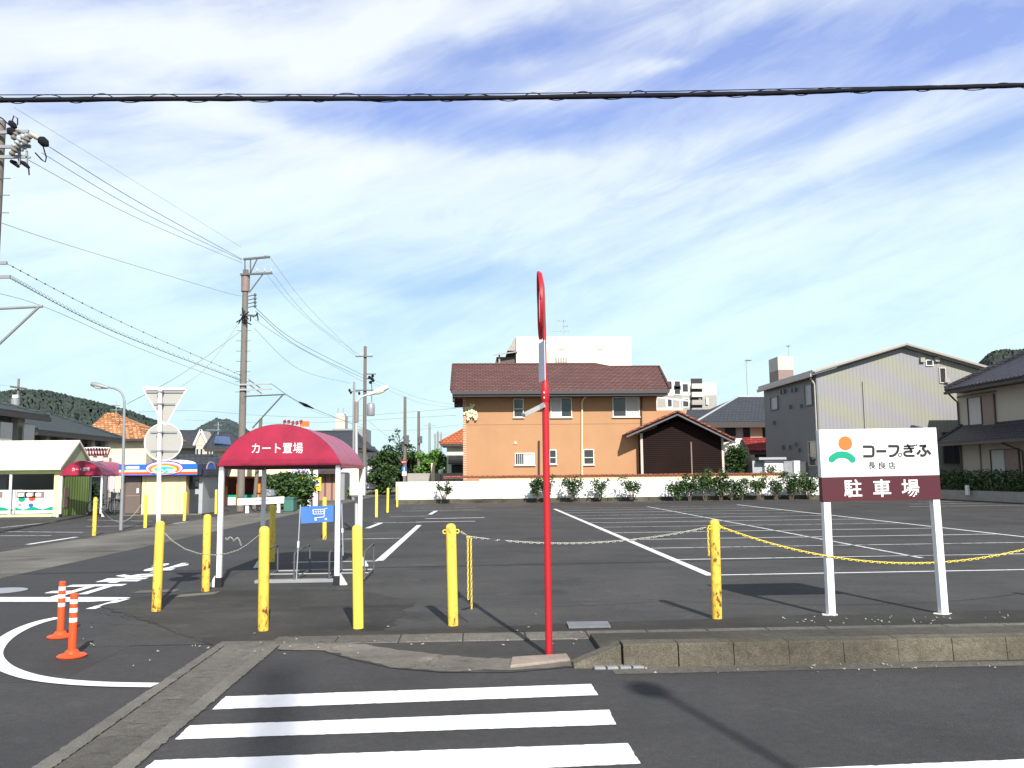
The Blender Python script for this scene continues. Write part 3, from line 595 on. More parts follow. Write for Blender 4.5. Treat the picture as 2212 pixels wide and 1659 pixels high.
# ------------------------------------------------ hills
def hill(name, prof, y, depth, m, back=None, step=0.012, amp=3.0, seed=0):
    r = random.Random(seed); pts = []
    for i in range(len(prof) - 1):
        (u0, v0), (u1, v1) = prof[i], prof[i + 1]; n = max(2, int(abs(u1 - u0) / 2))
        for k in range(n): t = k / n; pts.append((u0 + (u1 - u0) * t, v0 + (v1 - v0) * t))
    pts.append(prof[-1]); gm = MB(); rows = 26; nn = len(pts); vs = []
    for j in range(rows + 1):
        t = j / rows                       # 0 at the foot, 1 at the ridge, then over the back
        for i, (u, v) in enumerate(pts):
            top = at(u, v, y); zt = top.z
            z = -4 + (zt + 4) * math.sin(t * math.pi / 2) ** 0.9; yy = y - depth * (1 - t) ** 1.2
            s = yy / y
            b = r.uniform(-1, 1) * amp * (0.4 + 0.6 * t) + 0.5 * amp * math.sin(i * 0.9 + j * 2.2)
            vs.append((top.x * s + r.uniform(-.5, .5) * amp, yy + r.uniform(-1, 1) * amp, z + b * 0.55))
    for i in range(nn): v = vs[rows * nn + i]; vs.append((v[0], v[1] + depth * 1.2, -5))
    fs = [(j * nn + i, j * nn + i + 1, (j + 1) * nn + i + 1, (j + 1) * nn + i) for j in range(rows + 1) for i in range(nn - 1)]
    gm.add(vs, fs); o = gm.build(name, m, smooth=180); struct(o)
hill('hill', [(-700, 990), (-450, 930), (-250, 880), (-120, 862), (0, 849), (28, 845), (62, 845), (100, 847), (140, 855), (175, 864), (212, 871), (250, 881), (282, 890), (312, 902), (350, 914), (385, 935), (430, 965), (480, 1010)], 420, 150, M['hillnear'], amp=1.1, seed=3)
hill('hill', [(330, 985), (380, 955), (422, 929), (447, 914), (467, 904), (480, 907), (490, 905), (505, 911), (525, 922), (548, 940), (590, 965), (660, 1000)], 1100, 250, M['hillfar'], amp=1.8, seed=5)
hill('hill', [(2080, 860), (2105, 815), (2117, 790), (2126, 775), (2136, 767), (2150, 760), (2173, 757), (2195, 759), (2215, 757), (2300, 762), (2450, 790), (2700, 900)], 380, 120, M['hillside'], amp=1.1, seed=8)
# ================================================================ near objects
# ---- traffic mirror on its red post
b = gd(1186, 1416)
t = thing('traffic_mirror', 'round convex mirror on a tall red post, seen edge-on, by the crossing', 'traffic mirror', b)
b2 = at(1181, 600, b.y) - b                     # direction of the top of the post
z_j0 = at(1184, 866, b.y).z; z_j1 = at(1183, 832, b.y).z; z_t = at(1179, 590, b.y).z
MB().tube([(0, 0, 0.0), (0, 0, z_j0 + .02)], 0.0305, 20).build('post', M['red'], t, smooth=True)
sx = 0.0
m = MB().lathe([(0.031, z_j0 - .01), (0.037, z_j0), (0.037, z_j0 + .1), (0.030, z_j1), (0.021, z_j1 + .05)], 20); j = m.build('joint_collar', M['red'], t, smooth=True)
for a in (0.9, 2.4):
    m = MB(); m.lathe([(0.009, 0), (0.009, .008), (0.004, .012)], 8, M=Matrix.Rotation(-math.pi / 2, 3, 'X'), c=(-0.012, -0.036, z_j0 + .03 * a)); m.build('bolt', M['steel'], j, smooth=True)
MB().tube([(0, 0, z_j1), (0.0, 0, z_j1 + .5), (-0.005, 0, z_t - .25)], [0.018, 0.0165, 0.0165], 16).build('upper_post', M['red'], t, smooth=True)
mc = Vector((-0.025, -0.02, at(1174, 662, b.y).z))
nrm = Vector((-0.998, 0.042, -0.004)).normalized(); q = nrm.to_track_quat('Z', 'Y').to_matrix(); R_ = 0.302
m = MB(); prof = []
m.lathe([(0.02, -0.032), (0.20, -0.026), (0.285, -0.008), (R_, 0.0), (R_, 0.022), (R_ - .006, 0.026), (R_ - .012, 0.022), (R_ - .014, 0.006), (0.02, 0.003)], 56, M=q, c=mc)
m.build('mirror_housing', M['red'], t, smooth=True)
m = MB(); m.lathe([(R_ - .018, 0.006)] + [(r, 0.004 + 0.016 * (1 - (r / R_) ** 2)) for r in (0.26, 0.2, 0.14, 0.08, 0.02)], 48, M=q, c=mc); m.build('mirror_face', M['mirror'], t, smooth=180)
m = MB(); hd = []                                # hood over the upper rim
vs = []; fs = []
for k in range(25):
    a = math.pi * k / 24; e = 0.010 * math.sin(a)
    for d, rr in ((0.012, R_ + .004), (0.024 + e, R_ + .005)):
        p = q @ Vector((0, 0, d)) + (q @ Vector((1, 0, 0))).normalized() * 0
        side = Vector((0, 1, 0)) - nrm * nrm.y; side.normalize(); upv = nrm.cross(side).normalized(); upv = upv if upv.z > 0 else -upv
        vs.append(mc + p + side * rr * math.cos(a) + upv * rr * math.sin(a))
m.add(vs, [(2 * i, 2 * i + 2, 2 * i + 3, 2 * i + 1) for i in range(24)]); o = m.build('hood', M['red'], t, smooth=True)
sm_ = o.modifiers.new('thick', 'SOLIDIFY'); sm_.thickness = 0.004
zt, zb = at(1172, 738, b.y).z, at(1172, 828, b.y).z
pc = Vector((-0.024, -0.03, (zt + zb) / 2)); pn = Vector((-0.985, -0.16, 0)).normalized(); ps = Vector((0.16, -0.985, 0)).normalized()
pc = Vector((-0.03, -0.06, (zt + zb) / 2))
pl_ = MB().obox(pc, pn * .004, ps * 0.11, Vector((0, 0, (zt - zb) / 2 - .01)))
pl_.build('notice_plate', M['platewhite'], t, bevel=0.004)
p0 = Vector((-0.02, -0.03, at(1178, 876, b.y).z)); p1 = at(1131, 897, b.y - .16) - b
MB().bar(p0, p1, 0.05, 0.034).build('arm_plate', M['signback'], t, bevel=0.004)
MB().obox(p0.lerp(p1, 0.1), (p1 - p0) * 0.11, (0, 0.032, 0), (0, 0, 0.024)).build('clamp', M['galv'], t, bevel=0.004)

# ---- parking sign
lp, rp = gd(1795, 1328), gd(2038, 1326)
base = (lp + rp) / 2
t = thing('parking_sign', 'white and maroon parking lot signboard standing on two white posts', 'sign', base)
TL, TR, BL, BR = (at(u, v, base.y - 0.06) - base for u, v in ((1769, 928.5), (2023, 923.5), (1777.5, 1084), (2033, 1078.5)))
xd = ((TR - TL) + (BR - BL)) / 2; Wb = xd.length; X = xd.normalized(); yd = ((TL - BL) + (TR - BR)) / 2; Hb = yd.length; Y = (yd - X * yd.dot(X)).normalized(); Nn = X.cross(Y)
O = (TL + TR + BL + BR) / 4 - X * Wb / 2 - Y * Hb / 2
fx = lambda a, c: O + X * (Wb * a) + Y * (Hb * c)
split = 0.335
MB().obox(fx(.5, (1 + split) / 2) - Nn * .045, X * Wb / 2, Y * (Hb * (1 - split) / 2), Nn * .045).build('board', M['white'], t, bevel=0.004)
bd = MB().obox(fx(.5, split / 2) - Nn * .0455, X * (Wb / 2), Y * (Hb * split / 2), Nn * .0455).build('lower_board', M['maroon'], t)
for px_0, s in ((lp, -1), (rp, 1)):
    top = fx(0.5 + s * 0.462, 0.0) - Nn * .05
    MB().bar(px_0 - base + Vector((0, 0, -.02)), top + Y * .0, 0.078, 0.085, up=(0, 1, 0)).build('leg', M['white'], t, bevel=0.005)
    bp = MB(); c = px_0 - base; bp.prism([c + Vector(((.075 + rnd.uniform(-.02, .05)) * math.cos(k * .3491), (.06 + rnd.uniform(-.015, .03)) * math.sin(k * .3491), 0.0)) for k in range(18)], (0, 0, .007))
    bp.build('paint_crust', M['offwhite'], t)
# coordinates measured on the board, 0..1 across, 0..1 up (1620 x 985 grid)
def zp(x, y): return ((x - 215 - (y - 160) * 0.061) / 1620.0 * Wb, (1 - (y - 160 + (x - 215) * 0.0185) / 985.0) * Hb)
E_ = O + Nn * 0.001
def ring(c, r0, r1, a0, a1, n=28):
    return [(c[0] + r * math.cos(a), c[1] + r * math.sin(a)) for r, rng in ((r1, range(n + 1)), (r0, range(n, -1, -1))) for a in [a0 + (a1 - a0) * k / n for k in rng]]
em = MB(); c = zp(577, 345); r = 0.0585 * Wb
em.prism([E_ + X * (c[0] + r * math.cos(k * .157)) + Y * (c[1] + r * math.sin(k * .157)) for k in range(40)], Nn * .003)
em.build('orange_disc', M['orange'], t)
em = MB(); pts = [zp(392, 562), zp(425, 532), zp(470, 508), zp(530, 500), zp(590, 508), zp(640, 532), zp(673, 566)]
em.stroke(pts, 0.056 * Wb, E_, X, Y, .003)
for p in (pts[0], pts[-1]): em.prism([E_ + X * (p[0] + .028 * Wb * math.cos(k * .3142)) + Y * (p[1] + .028 * Wb * math.sin(k * .3142)) for k in range(20)], Nn * .0035)
em.build('green_arc', M['green'], t)
lt = MB(); sw = 0.0215 * Wb
def st(*p, w=sw): lt.stroke([zp(*a) for a in p], w, E_, X, Y, .003)
st((818, 392), (935, 392), (955, 398), (962, 415), (962, 500), (955, 518), (940, 524), (822, 524))
st((1002, 455), (1142, 455))
st((1165, 386), (1290, 386), (1303, 392), (1306, 405), (1300, 440), (1285, 475), (1258, 503), (1225, 518), (1180, 522))
c = zp(1330, 505); rr = 0.0145 * Wb
rg = ring(c, rr - .004 * Wb, rr + .003 * Wb, 0, 2 * math.pi - .001, 24); k = len(rg) // 2
lt.add([E_ + X * p[0] + Y * p[1] + Nn * .003 for p in rg], [(i, i + 1, len(rg) - 2 - i, len(rg) - 1 - i) for i in range(k - 1)])
st((1378, 388), (1520, 382), w=sw * .68); st((1376, 422), (1526, 415), w=sw * .68)
st((1428, 358), (1455, 400), (1488, 448), (1496, 464), w=sw * .75); st((1500, 466), (1455, 458), (1408, 462), (1386, 480), (1388, 502), (1408, 516), (1440, 520), (1530, 517), w=sw * .9)
st((1524, 366), (1534, 384), w=sw * .6); st((1552, 362), (1562, 380), w=sw * .6)
st((1596, 382), (1690, 378), w=sw * .9); st((1688, 380), (1650, 408), (1640, 420), (1660, 440), (1680, 462), (1682, 490), (1664, 512), (1632, 517), (1606, 508))
st((1606, 440), (1592, 470), (1562, 500)); st((1700, 440), (1722, 465), (1750, 500))
lt.build('lettering', M['ink'], t)
sm2 = MB()
for ch, x0 in (('長', 895), ('良', 1035), ('店', 1168)):
    a = zp(x0, 700); sm2.text(ch, E_ + X * a[0] + Y * a[1], X, Y, 0.0625 * Wb, 0.1 * Hb, 0.010, .003)
sm2.build('lettering', M['ink'], t)
sm3 = MB()
for ch, x0 in (('駐', 565), ('車', 962), ('場', 1352)):
    a = zp(x0, 1082); sm3.text(ch, E_ + X * a[0] + Y * a[1] + Nn * .001, X, Y, 0.150 * Wb, 0.243 * Hb, 0.013, .003)
sm3.build('lettering', M['white'], t)

# ---- bollards
def bollard(m, label, group=None, loc=(0, 0, 0), h=1.05, rings=False):
    t = thing('bollard', label, 'bollard', loc, 0, group)
    r = 0.0535
    MB().lathe([(r, 0.0), (r, h - .05), (r * .96, h - .032), (r * .82, h - .016), (r * .55, h - .004), (0.004, h)], 24).build('post', m, t, smooth=True)
    if rings:
        for s in (-1, 1):
            e = MB(); n = 14; a0 = Vector((s * .066, -.0, h - .085))
            e.tube([a0 + Vector((.019 * math.cos(k / n * 6.2832), 0, .019 * math.sin(k / n * 6.2832))) for k in range(n + 1)], .0055, 6, caps=False); e.build('eyelet', M['yellow'], t, smooth=True)
    return t
BR_ = bollard(M['yellowrust'], 'chipped yellow bollard in front of the white cart shelter leg, nearest the drain channel', 'yellow bollards', gd(568.5, 1362))
BW = bollard(M['yelloworn'], 'yellow bollard with two chain eyelets and a hanging yellow chain beside it', 'yellow bollards', gd(979, 1351), rings=True)
BC = bollard(M['yellowclean'], 'freshly painted clean yellow bollard by the near corner of the cart shelter', 'yellow bollards', gd(774, 1357))
GB = 'yellow bollards'
b4 = dup(BR_, gd(1549, 1336), 0.4, 'rust-streaked yellow bollard holding the chains between mirror post and parking sign', group=GB)
rg_ = [c for c in BW.children if c.name.startswith('eyelet')]
for r_ in rg_: c_ = r_.copy(); LINK(c_); c_.parent = b4
dup(BR_, gd(337.5, 1320), 2.0, 'rust-pitted yellow bollard directly before the pole of the round and triangular signs', group=GB)
dup(BR_, gd(444, 1277), 4.1, 'yellow bollard just outside the rusty-footed leg of the cart shelter', group=GB)
dup(BW, gd(587, 1214), 0.5, 'yellow bollard standing in the shade under the cart shelter canopy', group=GB)
dup(BW, gd(701, 1165), 1.5, 'yellow bollard behind the blue cart banner', group=GB)
dup(BC, gd(813, 1117), 0.2, 'yellow bollard on the lot edge in front of the small white car', group=GB)
dup(BC, gd(837, 1107), 0.2, 'yellow bollard midway between the cart shelter and the end of the white wall', group=GB)
dup(BC, gd(858, 1095), 0.2, 'yellow bollard against the end of the white wall', group=GB)
dup(BW, gd(203, 1157), 2.2, 'yellow bollard before the smaller distant cart shelter, across the side street', group=GB)
dup(BC, gd(313.5, 1140), 2.2, 'yellow bollard before the wooden door edge of the rice milling hut', group=GB)
dup(BC, gd(398, 1125), 2.2, 'yellow bollard before the dark entrance of the rice milling hut', group=GB)
dup(BC, gd(466, 1110), 2.2, 'yellow bollard before the orange snack stall, partly behind the shelter leg', group=GB)
rt = random.Random(5)
for o in list(SC.objects):
    if o.name.startswith('bollard') and o.type == 'EMPTY': o.rotation_euler = (rt.gauss(0, .009), rt.gauss(0, .009), o.rotation_euler.z)
bx = b4.location
b5 = dup(BW, (bx.x + 4.55, bx.y + .1, 0), 1.1, 'yellow bollard past the parking sign that carries the far end of the yellow chain', group=GB)

# ---- chains
def chain(name, pts, m, label, link=0.046, thick=0.0052, wide=0.0135, cat='chain', group='chains between the bollards'):
    P = [Vector(p) for p in pts]; seg = [(P[i + 1] - P[i]).length for i in range(len(P) - 1)]; L = sum(seg); n = max(3, int(L / (link * .80)))
    mb = MB(); base = P[0]
    def pos(s):
        for i, l in enumerate(seg):
            if s <= l or i == len(seg) - 1: return P[i].lerp(P[i + 1], min(1, s / l)), (P[i + 1] - P[i]).normalized()
            s -= l
    for k in range(n):
        c, d = pos(L * (k + .5) / n); up = Vector((0, 0, 1)) if abs(d.z) < .9 else Vector((1, 0, 0))
        a = d.cross(up).normalized(); b = a.cross(d); ang = 0.6 if k % 2 else 0.6 + math.pi / 2
        w = a * math.cos(ang) + b * math.sin(ang); hl = link / 2 - thick
        ring_ = [d * (hl * (1 if math.cos(q) > 0 else -1) * .62 + hl * .38 * math.cos(q)) + w * (wide - thick) * math.sin(q) for q in [j * math.pi / 5 for j in range(10)]]
        nn_ = d.cross(w); vs = []
        for j, p in enumerate(ring_):
            out = p.normalized()
            for e in range(4):
                vs.append(c - base + p + (out * math.cos(e * 1.5708) + nn_ * math.sin(e * 1.5708)) * thick)
        mb.add(vs, [(j * 4 + e, ((j + 1) % 10) * 4 + e, ((j + 1) % 10) * 4 + (e + 1) % 4, j * 4 + (e + 1) % 4) for j in range(10) for e in range(4)])
    o = mb.build(name, m, loc=base, smooth=180); return tag(o, label, cat, group)
def sag(a, b, d, n=24):
    a, b = Vector(a), Vector(b); return [a.lerp(b, i / n) + Vector((0, 0, -4 * d * (i / n) * (1 - i / n))) for i in range(n + 1)]
e1 = BW.location + Vector((.085, 0, .962)); e2 = b4.location + Vector((-.085, 0, .962)); e3 = b4.location + Vector((.085, 0, .962)); e4 = b5.location + Vector((-.085, 0, .962))
n_ = gd(1013, 1165); hook = at(1011, 1159, BW.location.y + .01)
chain('chain', [e1, hook] + sag(hook, e2, 0.115)[1:], M['chaingrey'], 'pale grey chain sagging in front of the parking lot behind the mirror post')
chain('chain', sag(e3, e4, 0.42, 40), M['chainyellow'], 'yellow chain sagging low behind the two legs of the parking sign', link=0.05, thick=.0062, wide=.016)
hz = at(1018, 1316, hook.y).z; hz2 = at(1010, 1295, hook.y).z
chain('chain', [hook + Vector((.012, -.012, -.0)), (hook.x + .03, hook.y - .012, hook.z - .02), (hook.x + .034, hook.y - .012, hz)], M['chainyellow'], 'longer strand of the doubled yellow chain hanging by the eyelet bollard')
chain('chain', [hook + Vector((-.006, -.014, -.0)), (hook.x - .002, hook.y - .014, hook.z - .03), (hook.x - .001, hook.y - .014, hz2)], M['chainyellow'], 'shorter strand of the doubled yellow chain hanging by the eyelet bollard')
k_ = e2 + Vector((0.01, -.03, -.0)); chain('chain', [k_, k_ + Vector((0.002, 0, -.30))], M['chainyellow'], 'short loose yellow chain end hanging from the rust-streaked bollard')
# slack thin chain between the shelter bollards
bA = Vector(gd(337.5, 1320)); y1 = bA.y
A_ = at(350, 1146, y1); C_ = at(560, 1156, BR_.location.y + .3)
pts = [A_] + [at(u, v, y1 + (BR_.location.y + .3 - y1) * i / 9) for i, (u, v) in enumerate(((372, 1168), (400, 1186), (430, 1196), (465, 1199), (490, 1196), (515, 1188), (535, 1176)))] + [C_]
chain('chain', pts, M['chaingrey'], 'thin grey chain drooping across the side street lettering to the chipped bollard', link=.036, thick=.0035, wide=.010)
pts = [at(487 + k * 4.4, 1162 + 4 * math.sin(k * 1.9) + k * .5, y1 - .9) for k in range(8)] + [at(521, 1178, y1 - .9)]
chain('chain', pts, M['chaingrey'], 'tangled knot of thin grey chain dangling above the drooping one', link=.036, thick=.0035, wide=.010)
g1, g2 = gd(203, 1157) + Vector((.06, 0, .9)), gd(313.5, 1140) + Vector((-.06, 0, .9))
chain('chain', sag(g1, g2, 0.62, 24), M['chaingrey'], 'far thin chain slung low past the grey lamp post, across the side street', link=.06, thick=.007, wide=.016)

# ---- orange delineator posts
def delineator(loc, label):
    t = thing('delineator_post', label, 'delineator', loc, 0, 'orange delineator posts')
    MB().lathe([(0.14, 0.0), (0.145, 0.012), (0.13, 0.022), (0.075, 0.035), (0.062, 0.06), (0.04, 0.072), (0.04, 0.078)], 32).build('base', M['signal'], t, smooth=True)
    MB().lathe([(0.039, 0.06), (0.0385, 0.62), (0.036, 0.64), (0.028, 0.647), (0.004, 0.65)], 24).build('post', M['signal'], t, smooth=True)
    for z in (0.565, 0.475, 0.375): MB().lathe([(0.0405, z - .022), (0.0405, z + .022)], 24).build('reflective_band', M['white'], t, smooth=True)
    return t
D1 = delineator(gd(155, 1418), 'orange delineator post with three white bands, the one nearer the crosswalk')
sc_ = (at(160, 1281, D1.location.y).z) / 0.65; D1.scale = (sc_, sc_, sc_)
D2 = dup(D1, gd(130, 1376), 0, 'orange delineator post with three white bands, the one nearer the stop line', scale=sc_ * at(138, 1255, gd(130, 1376).y).z / (0.65 * sc_), group='orange delineator posts')

# ---- cart shelters
def cart_shelter(loc, label):
    t = thing('cart_shelter', label, 'cart shelter', loc)
    hw, dp, ph, rise, ov = 0.84, 2.6, 1.74, 0.58, 0.05
    def arch(y, s=1.0, n=32, base=0.0):
        w = (hw + .045) * s; R = (w * w + rise * rise) / (2 * rise); cz = ph + rise - R; a = math.asin(w / R)
        return [Vector((R * math.sin(-a + 2 * a * k / n) , y, cz + R * math.cos(-a + 2 * a * k / n))) for k in range(n + 1)]
    n = 32; f = arch(-.04); bk = arch(dp + .04)
    m = MB(); m.prism([p for p in f] + [Vector((hw + .045, -.04, ph - .02)), Vector((-hw - .045, -.04, ph - .02))], (0, .012, 0)); g1 = m.build('gable_front', M['canvas'], t)
    m = MB(); m.prism([p for p in bk] + [Vector((hw + .045, dp + .04, ph - .02)), Vector((-hw - .045, dp + .04, ph - .02))], (0, -.012, 0)); m.build('gable_back', M['canvas'], t)
    m = MB(); vs = []; ny = 8
    for k in range(ny + 1):
        y = -.04 + (dp + .08) * k / ny; sg = 0.0 if k % 2 == 0 else -0.012
        vs += [Vector((p.x, y, p.z + .004 + sg)) for p in f]
    m.add(vs, [(j * (n + 1) + i, j * (n + 1) + i + 1, (j + 1) * (n + 1) + i + 1, (j + 1) * (n + 1) + i) for j in range(ny) for i in range(n)])
    for s in (-1, 1): m.box(s * (hw + .046) - .004, -.04, ph - .06, s * (hw + .046) + .004, dp + .04, ph + .004)
    m.build('canopy', M['canvastop'], t, smooth=True)
    for k in (1, 2, 3):
        q = MB(); q.tube([p + Vector((0, dp * k / 4 + .04, .004)) for p in f], .0035, 5); q.build('seam', M['canvastop'], t, smooth=True)
    tx = MB(); tx.text('カート置場', (-.40, -.044, ph + .155), (1, 0, 0), (0, 0, 1), 0.735, 0.155, 0.003, .003); tx.build('lettering', M['white'], g1)
    fr = MB()
    for y in (0.02, dp - .02): fr.bar((-hw, y, ph - .03), (hw, y, ph - .03), .04)
    for s in (-1, 1): fr.bar((s * hw, .02, ph - .03), (s * hw, dp - .02, ph - .03), .04)
    for k in range(1, 4): fr.tube([p + Vector((0, dp * k / 4 + .04, -.02)) for p in f], .012, 6)
    fr.build('frame', M['maroon'], t)
    for s in (-1, 1):
        for y in (0.02, dp - .02):
            p = MB(); p.box(s * hw - .034, y - .034, 0.09, s * hw + .034, y + .034, ph - .01); p.build('leg', M['white'], t, bevel=.004)
            b = MB(); b.box(s * hw - .05, y - .05, 0.0, s * hw + .05, y + .05, 0.13); b.build('foot', M['black'], t)
            b = MB(); e = 1 if s > 0 else -1
            b.prism([(s * hw + e * .046 , y - .05, .16), (s * hw + e * .046, y - .05, 0.0), (s * hw + e * .145, y - .05, 0.0)], (0, .09, 0)); b.build('bracket', M['white'], t)
    return t
cb = (gd(472, 1268) + gd(727, 1263)) / 2; cb.z = 0
CSH = cart_shelter(cb, 'maroon barrel-roofed cart shelter with white legs, the large near one')
cf = gd(173, 1116.5); cf.z = 0
dup(CSH, cf, rad(-2), 'maroon barrel-roofed cart shelter beside the lime recycling shed, the small distant one')

# ---- cart rack rails with the blue banner
rb = gd(655, 1258); rb.z = 0
t = thing('cart_rack', 'low steel rail rack on the ground for shopping carts under the shelter', 'cart rack', rb)
dY = gd(607, 1239).y - rb.y; off = 0.02
x0 = gd(562, 1258).x - rb.x; hx = 0.515
m = MB(); m.box(x0 - .05, -.06, 0, x0 + 3 * hx - .3, .10, 0.045); m.build('base_beam', M['galv'], t, bevel=.004)
for k in range(4):
    xx = x0 + hx * k - .0; m = MB()
    m.tube([(xx, 0, 0.03), (xx, 0, 0.40), (xx, .04, 0.43), (xx, dY - .05, 0.46), (xx, dY, 0.43), (xx, dY, 0.0)], .013, 8); m.tube([(xx, 0, .05), (xx, dY, .05)], .013, 8)
    m.build('rail', M['iron'], t, smooth=True)
m = MB(); m.tube([(x0, dY + .02, .04), (x0 + 3 * hx, dY + .02, .04)], .014, 8); m.tube([(x0, dY * .55, .05), (x0 + 3 * hx, dY * .55, .05)], .012, 8); m.build('cross_rail', M['galv'], t, smooth=True)
yb = rb.y + .02
TLb, TRb, BLb, BRb = (at(u, v, yb) for u, v in ((649.5, 1095), (737, 1091), (650, 1131), (735, 1126)))
o_ = Vector((TLb.x, yb, 0))
t = thing('cart_banner', 'blue banner with a white shopping cart drawing, tied to the cart rack', 'banner', o_)
m = MB(); nx = 12; top = []; vs = []
for k in range(nx + 1):
    f_ = k / nx; w_ = 0.006 * math.sin(f_ * 9)
    for q_ in (TLb.lerp(TRb, f_), BLb.lerp(BRb, f_)): vs.append(q_ - o_ + Vector((0, w_, 0)))
m.add(vs, [(2 * i, 2 * i + 1, 2 * i + 3, 2 * i + 2) for i in range(nx)]); fl = m.build('cloth', M['bannerblue'], t)
sd = fl.modifiers.new('thick', 'SOLIDIFY'); sd.thickness = .003
ct = MB(); wB = (TRb - TLb).length; X_ = (TRb - TLb).normalized(); Y_ = (TLb - BLb).normalized(); Ob = BLb - o_ + Vector((0, -.014, 0)); hB = (TLb - BLb).length
def cst(pts, w=.011): ct.stroke([(p[0] * wB, p[1] * hB) for p in pts], w, Ob, X_, Y_, .002)
cst([(.66, .84), (.60, .82), (.575, .34), (.34, .30)]); cst([(.30, .80), (.61, .80)], .008); cst([(.31, .52), (.59, .52)], .008)
for k in range(5): cst([(.315 + k * .06, .80), (.325 + k * .06, .52)], .006)
cst([(.30, .66), (.60, .66)], .006); cst([(.30, .80), (.31, .52)], .008)
for u_ in (.37, .62):
    c_ = (u_ * wB, .20 * hB); ct.prism([Ob + X_ * (c_[0] + .017 * math.cos(k * .52)) + Y_ * (c_[1] + .017 * math.sin(k * .52)) for k in range(12)], (0, -.002, 0))
ct.build('cart_drawing', M['white'], t)
for u0, v0, u1, v1 in ((649, 1090, 640, 1256), (738, 1088, 741, 1200)):
    a, b_ = at(u0, v0, yb) - o_, at(u1, v1, yb) - o_; b_.z = max(b_.z, 0.0)
    MB().tube([a, a.lerp(b_, .4), b_], .009, 8).build('stake', M['greybox'], t, smooth=True)
    MB().tube([a.lerp(b_, .48), a.lerp(b_, .56)], .016, 8).build('clip', M['white'], t, smooth=True)

# ---- traffic signs seen from behind
sb = gd(340, 1306); ys = sb.y
t = thing('road_sign', 'white pole carrying a triangular and a round road sign, both seen from behind', 'road sign', sb)
zt = at(346, 838, ys).z; sx = at(346, 838, ys).x - sb.x
MB().tube([(0, 0, 0), (sx, 0, zt)], 0.0265, 16).build('pole', M['white'], t, smooth=True)
def S(u, v, dy=0.0): return at(u, v, ys + dy) - sb
def rounded(pts, r, n=5):
    out = []
    k = len(pts)
    for i in range(k):
        p, a, b = pts[i], pts[i - 1], pts[(i + 1) % k]; d0 = (a - p).normalized() * r; d1 = (b - p).normalized() * r
        for j in range(n + 1):
            q = j / n; out.append((p + d0) * (1 - q) ** 2 + p * 2 * q * (1 - q) + (p + d1) * q * q)
    return out
tri = rounded([S(306, 836, .05), S(404, 839, .05), S(357, 922, .05)], .045)
m = MB(); m.prism(tri, (0, .003, 0)); pl = m.build('triangle_plate', M['signback'], t)
m = MB(); m.tube(tri + [tri[0]], .0075, 6, caps=False); m.box(S(312, 842).x, .036, S(312, 842).z, S(399, 836).x, .054, S(355, 836).z); m.build('rim', M['white'], pl)
cR = S(353, 955, .05); rR = (S(394, 955).x - S(312, 955).x) / 2
m = MB(); m.prism([cR + Vector((rR * math.cos(k * .1257), 0, rR * math.sin(k * .1257))) for k in range(50)], (0, .003, 0)); pr = m.build('round_plate', M['signback'], t)
m = MB(); m.tube([cR + Vector((rR * math.cos(k * .1257), 0, rR * math.sin(k * .1257))) for k in range(51)], .0075, 6, caps=False); m.build('rim', M['white'], pr)
for u0, u1, v in ((316, 395, 847), (332, 378, 873), (325, 382, 934), (326, 386, 974)):
    a, c = S(u0, v, .043), S(u1, v, .043); m = MB(); m.bar(a, c, .012, .022); x_ = S(346, v).x * 0 + sx * (a.z / zt)
    m.obox((x_, -.0, a.z), (.038, 0, 0), (0, .034, 0), (0, 0, .009)); m.build('bracket', M['galv'], t)

# ---- lamp posts
def lamp(u, v, y, pts, head, label, r0, m, mh, seed=0):
    b = gd(u, v); t = thing('lamp_post', label, 'lamp post', b)
    Q = [at(p[0], p[1], b.y) - b for p in pts]; Q[0] = Vector((0, 0, 0)); P = []
    for i in range(len(Q) - 1):
        p0, p1, p2, p3 = Q[max(i - 1, 0)], Q[i], Q[i + 1], Q[min(i + 2, len(Q) - 1)]
        for k in range(5):
            s = k / 5; P.append(0.5 * ((2 * p1) + (p2 - p0) * s + (2 * p0 - 5 * p1 + 4 * p2 - p3) * s * s + (3 * p1 - p0 - 3 * p2 + p3) * s ** 3))
    P.append(Q[-1]); n = len(P)
    for p in P: p.y = 0
    cut = int(n * 0.45)
    MB().tube(P, [r0 * (1 - .45 * min(1, i / (n * .5))) for i in range(n)], 12).build('pole', m, t, smooth=True)
    a, c = at(head[0], head[1], b.y) - b, at(head[2], head[3], b.y) - b; a.y = c.y = 0; d = (c - a)
    M3 = d.to_track_quat('Z', 'X').to_matrix(); L = d.length
    MB().lathe([(.025, 0), (.045, .1 * L), (.075, .4 * L), (.085, .75 * L), (.06, .97 * L), (.01, L)], 14, c=a, M=M3).build('head', mh, t, smooth=True)
    n_ = Vector((0, 0, -1)); up = (a + c) / 2 + Vector((0, 0, -.06))
    MB().lathe([(.02, .3 * L), (.06, .4 * L), (.07, .7 * L), (.03, .93 * L)], 12, c=a + Vector((0, 0, -.035)), M=M3).build('lens', M['limewhite'], t, smooth=True)
    return t
lamp(261, 1145, 26, [(262, 1145), (266, 1000), (268.5, 880), (267.5, 862), (262, 848), (250, 840), (232, 836)], (234, 838, 196, 829), 'grey curved lamp post beside the rice milling hut, leaning over the yard', .055, M['galv'], M['galv'])
lamp(770, 1150, 24, [(770, 1150), (770, 1010), (770, 880), (773, 866), (783, 857), (797, 852)], (796, 853, 840, 835), 'lamp post with a rust-brown neck behind the cart shelter', .05, M['palegrey'], M['offwhite'])
LP_ = [o for o in SC.objects if o.name.startswith('lamp_post')][-1]
q0 = at(770, 912, LP_.location.y) - LP_.location; q1 = at(770, 868, LP_.location.y) - LP_.location; q0.y = q1.y = 0
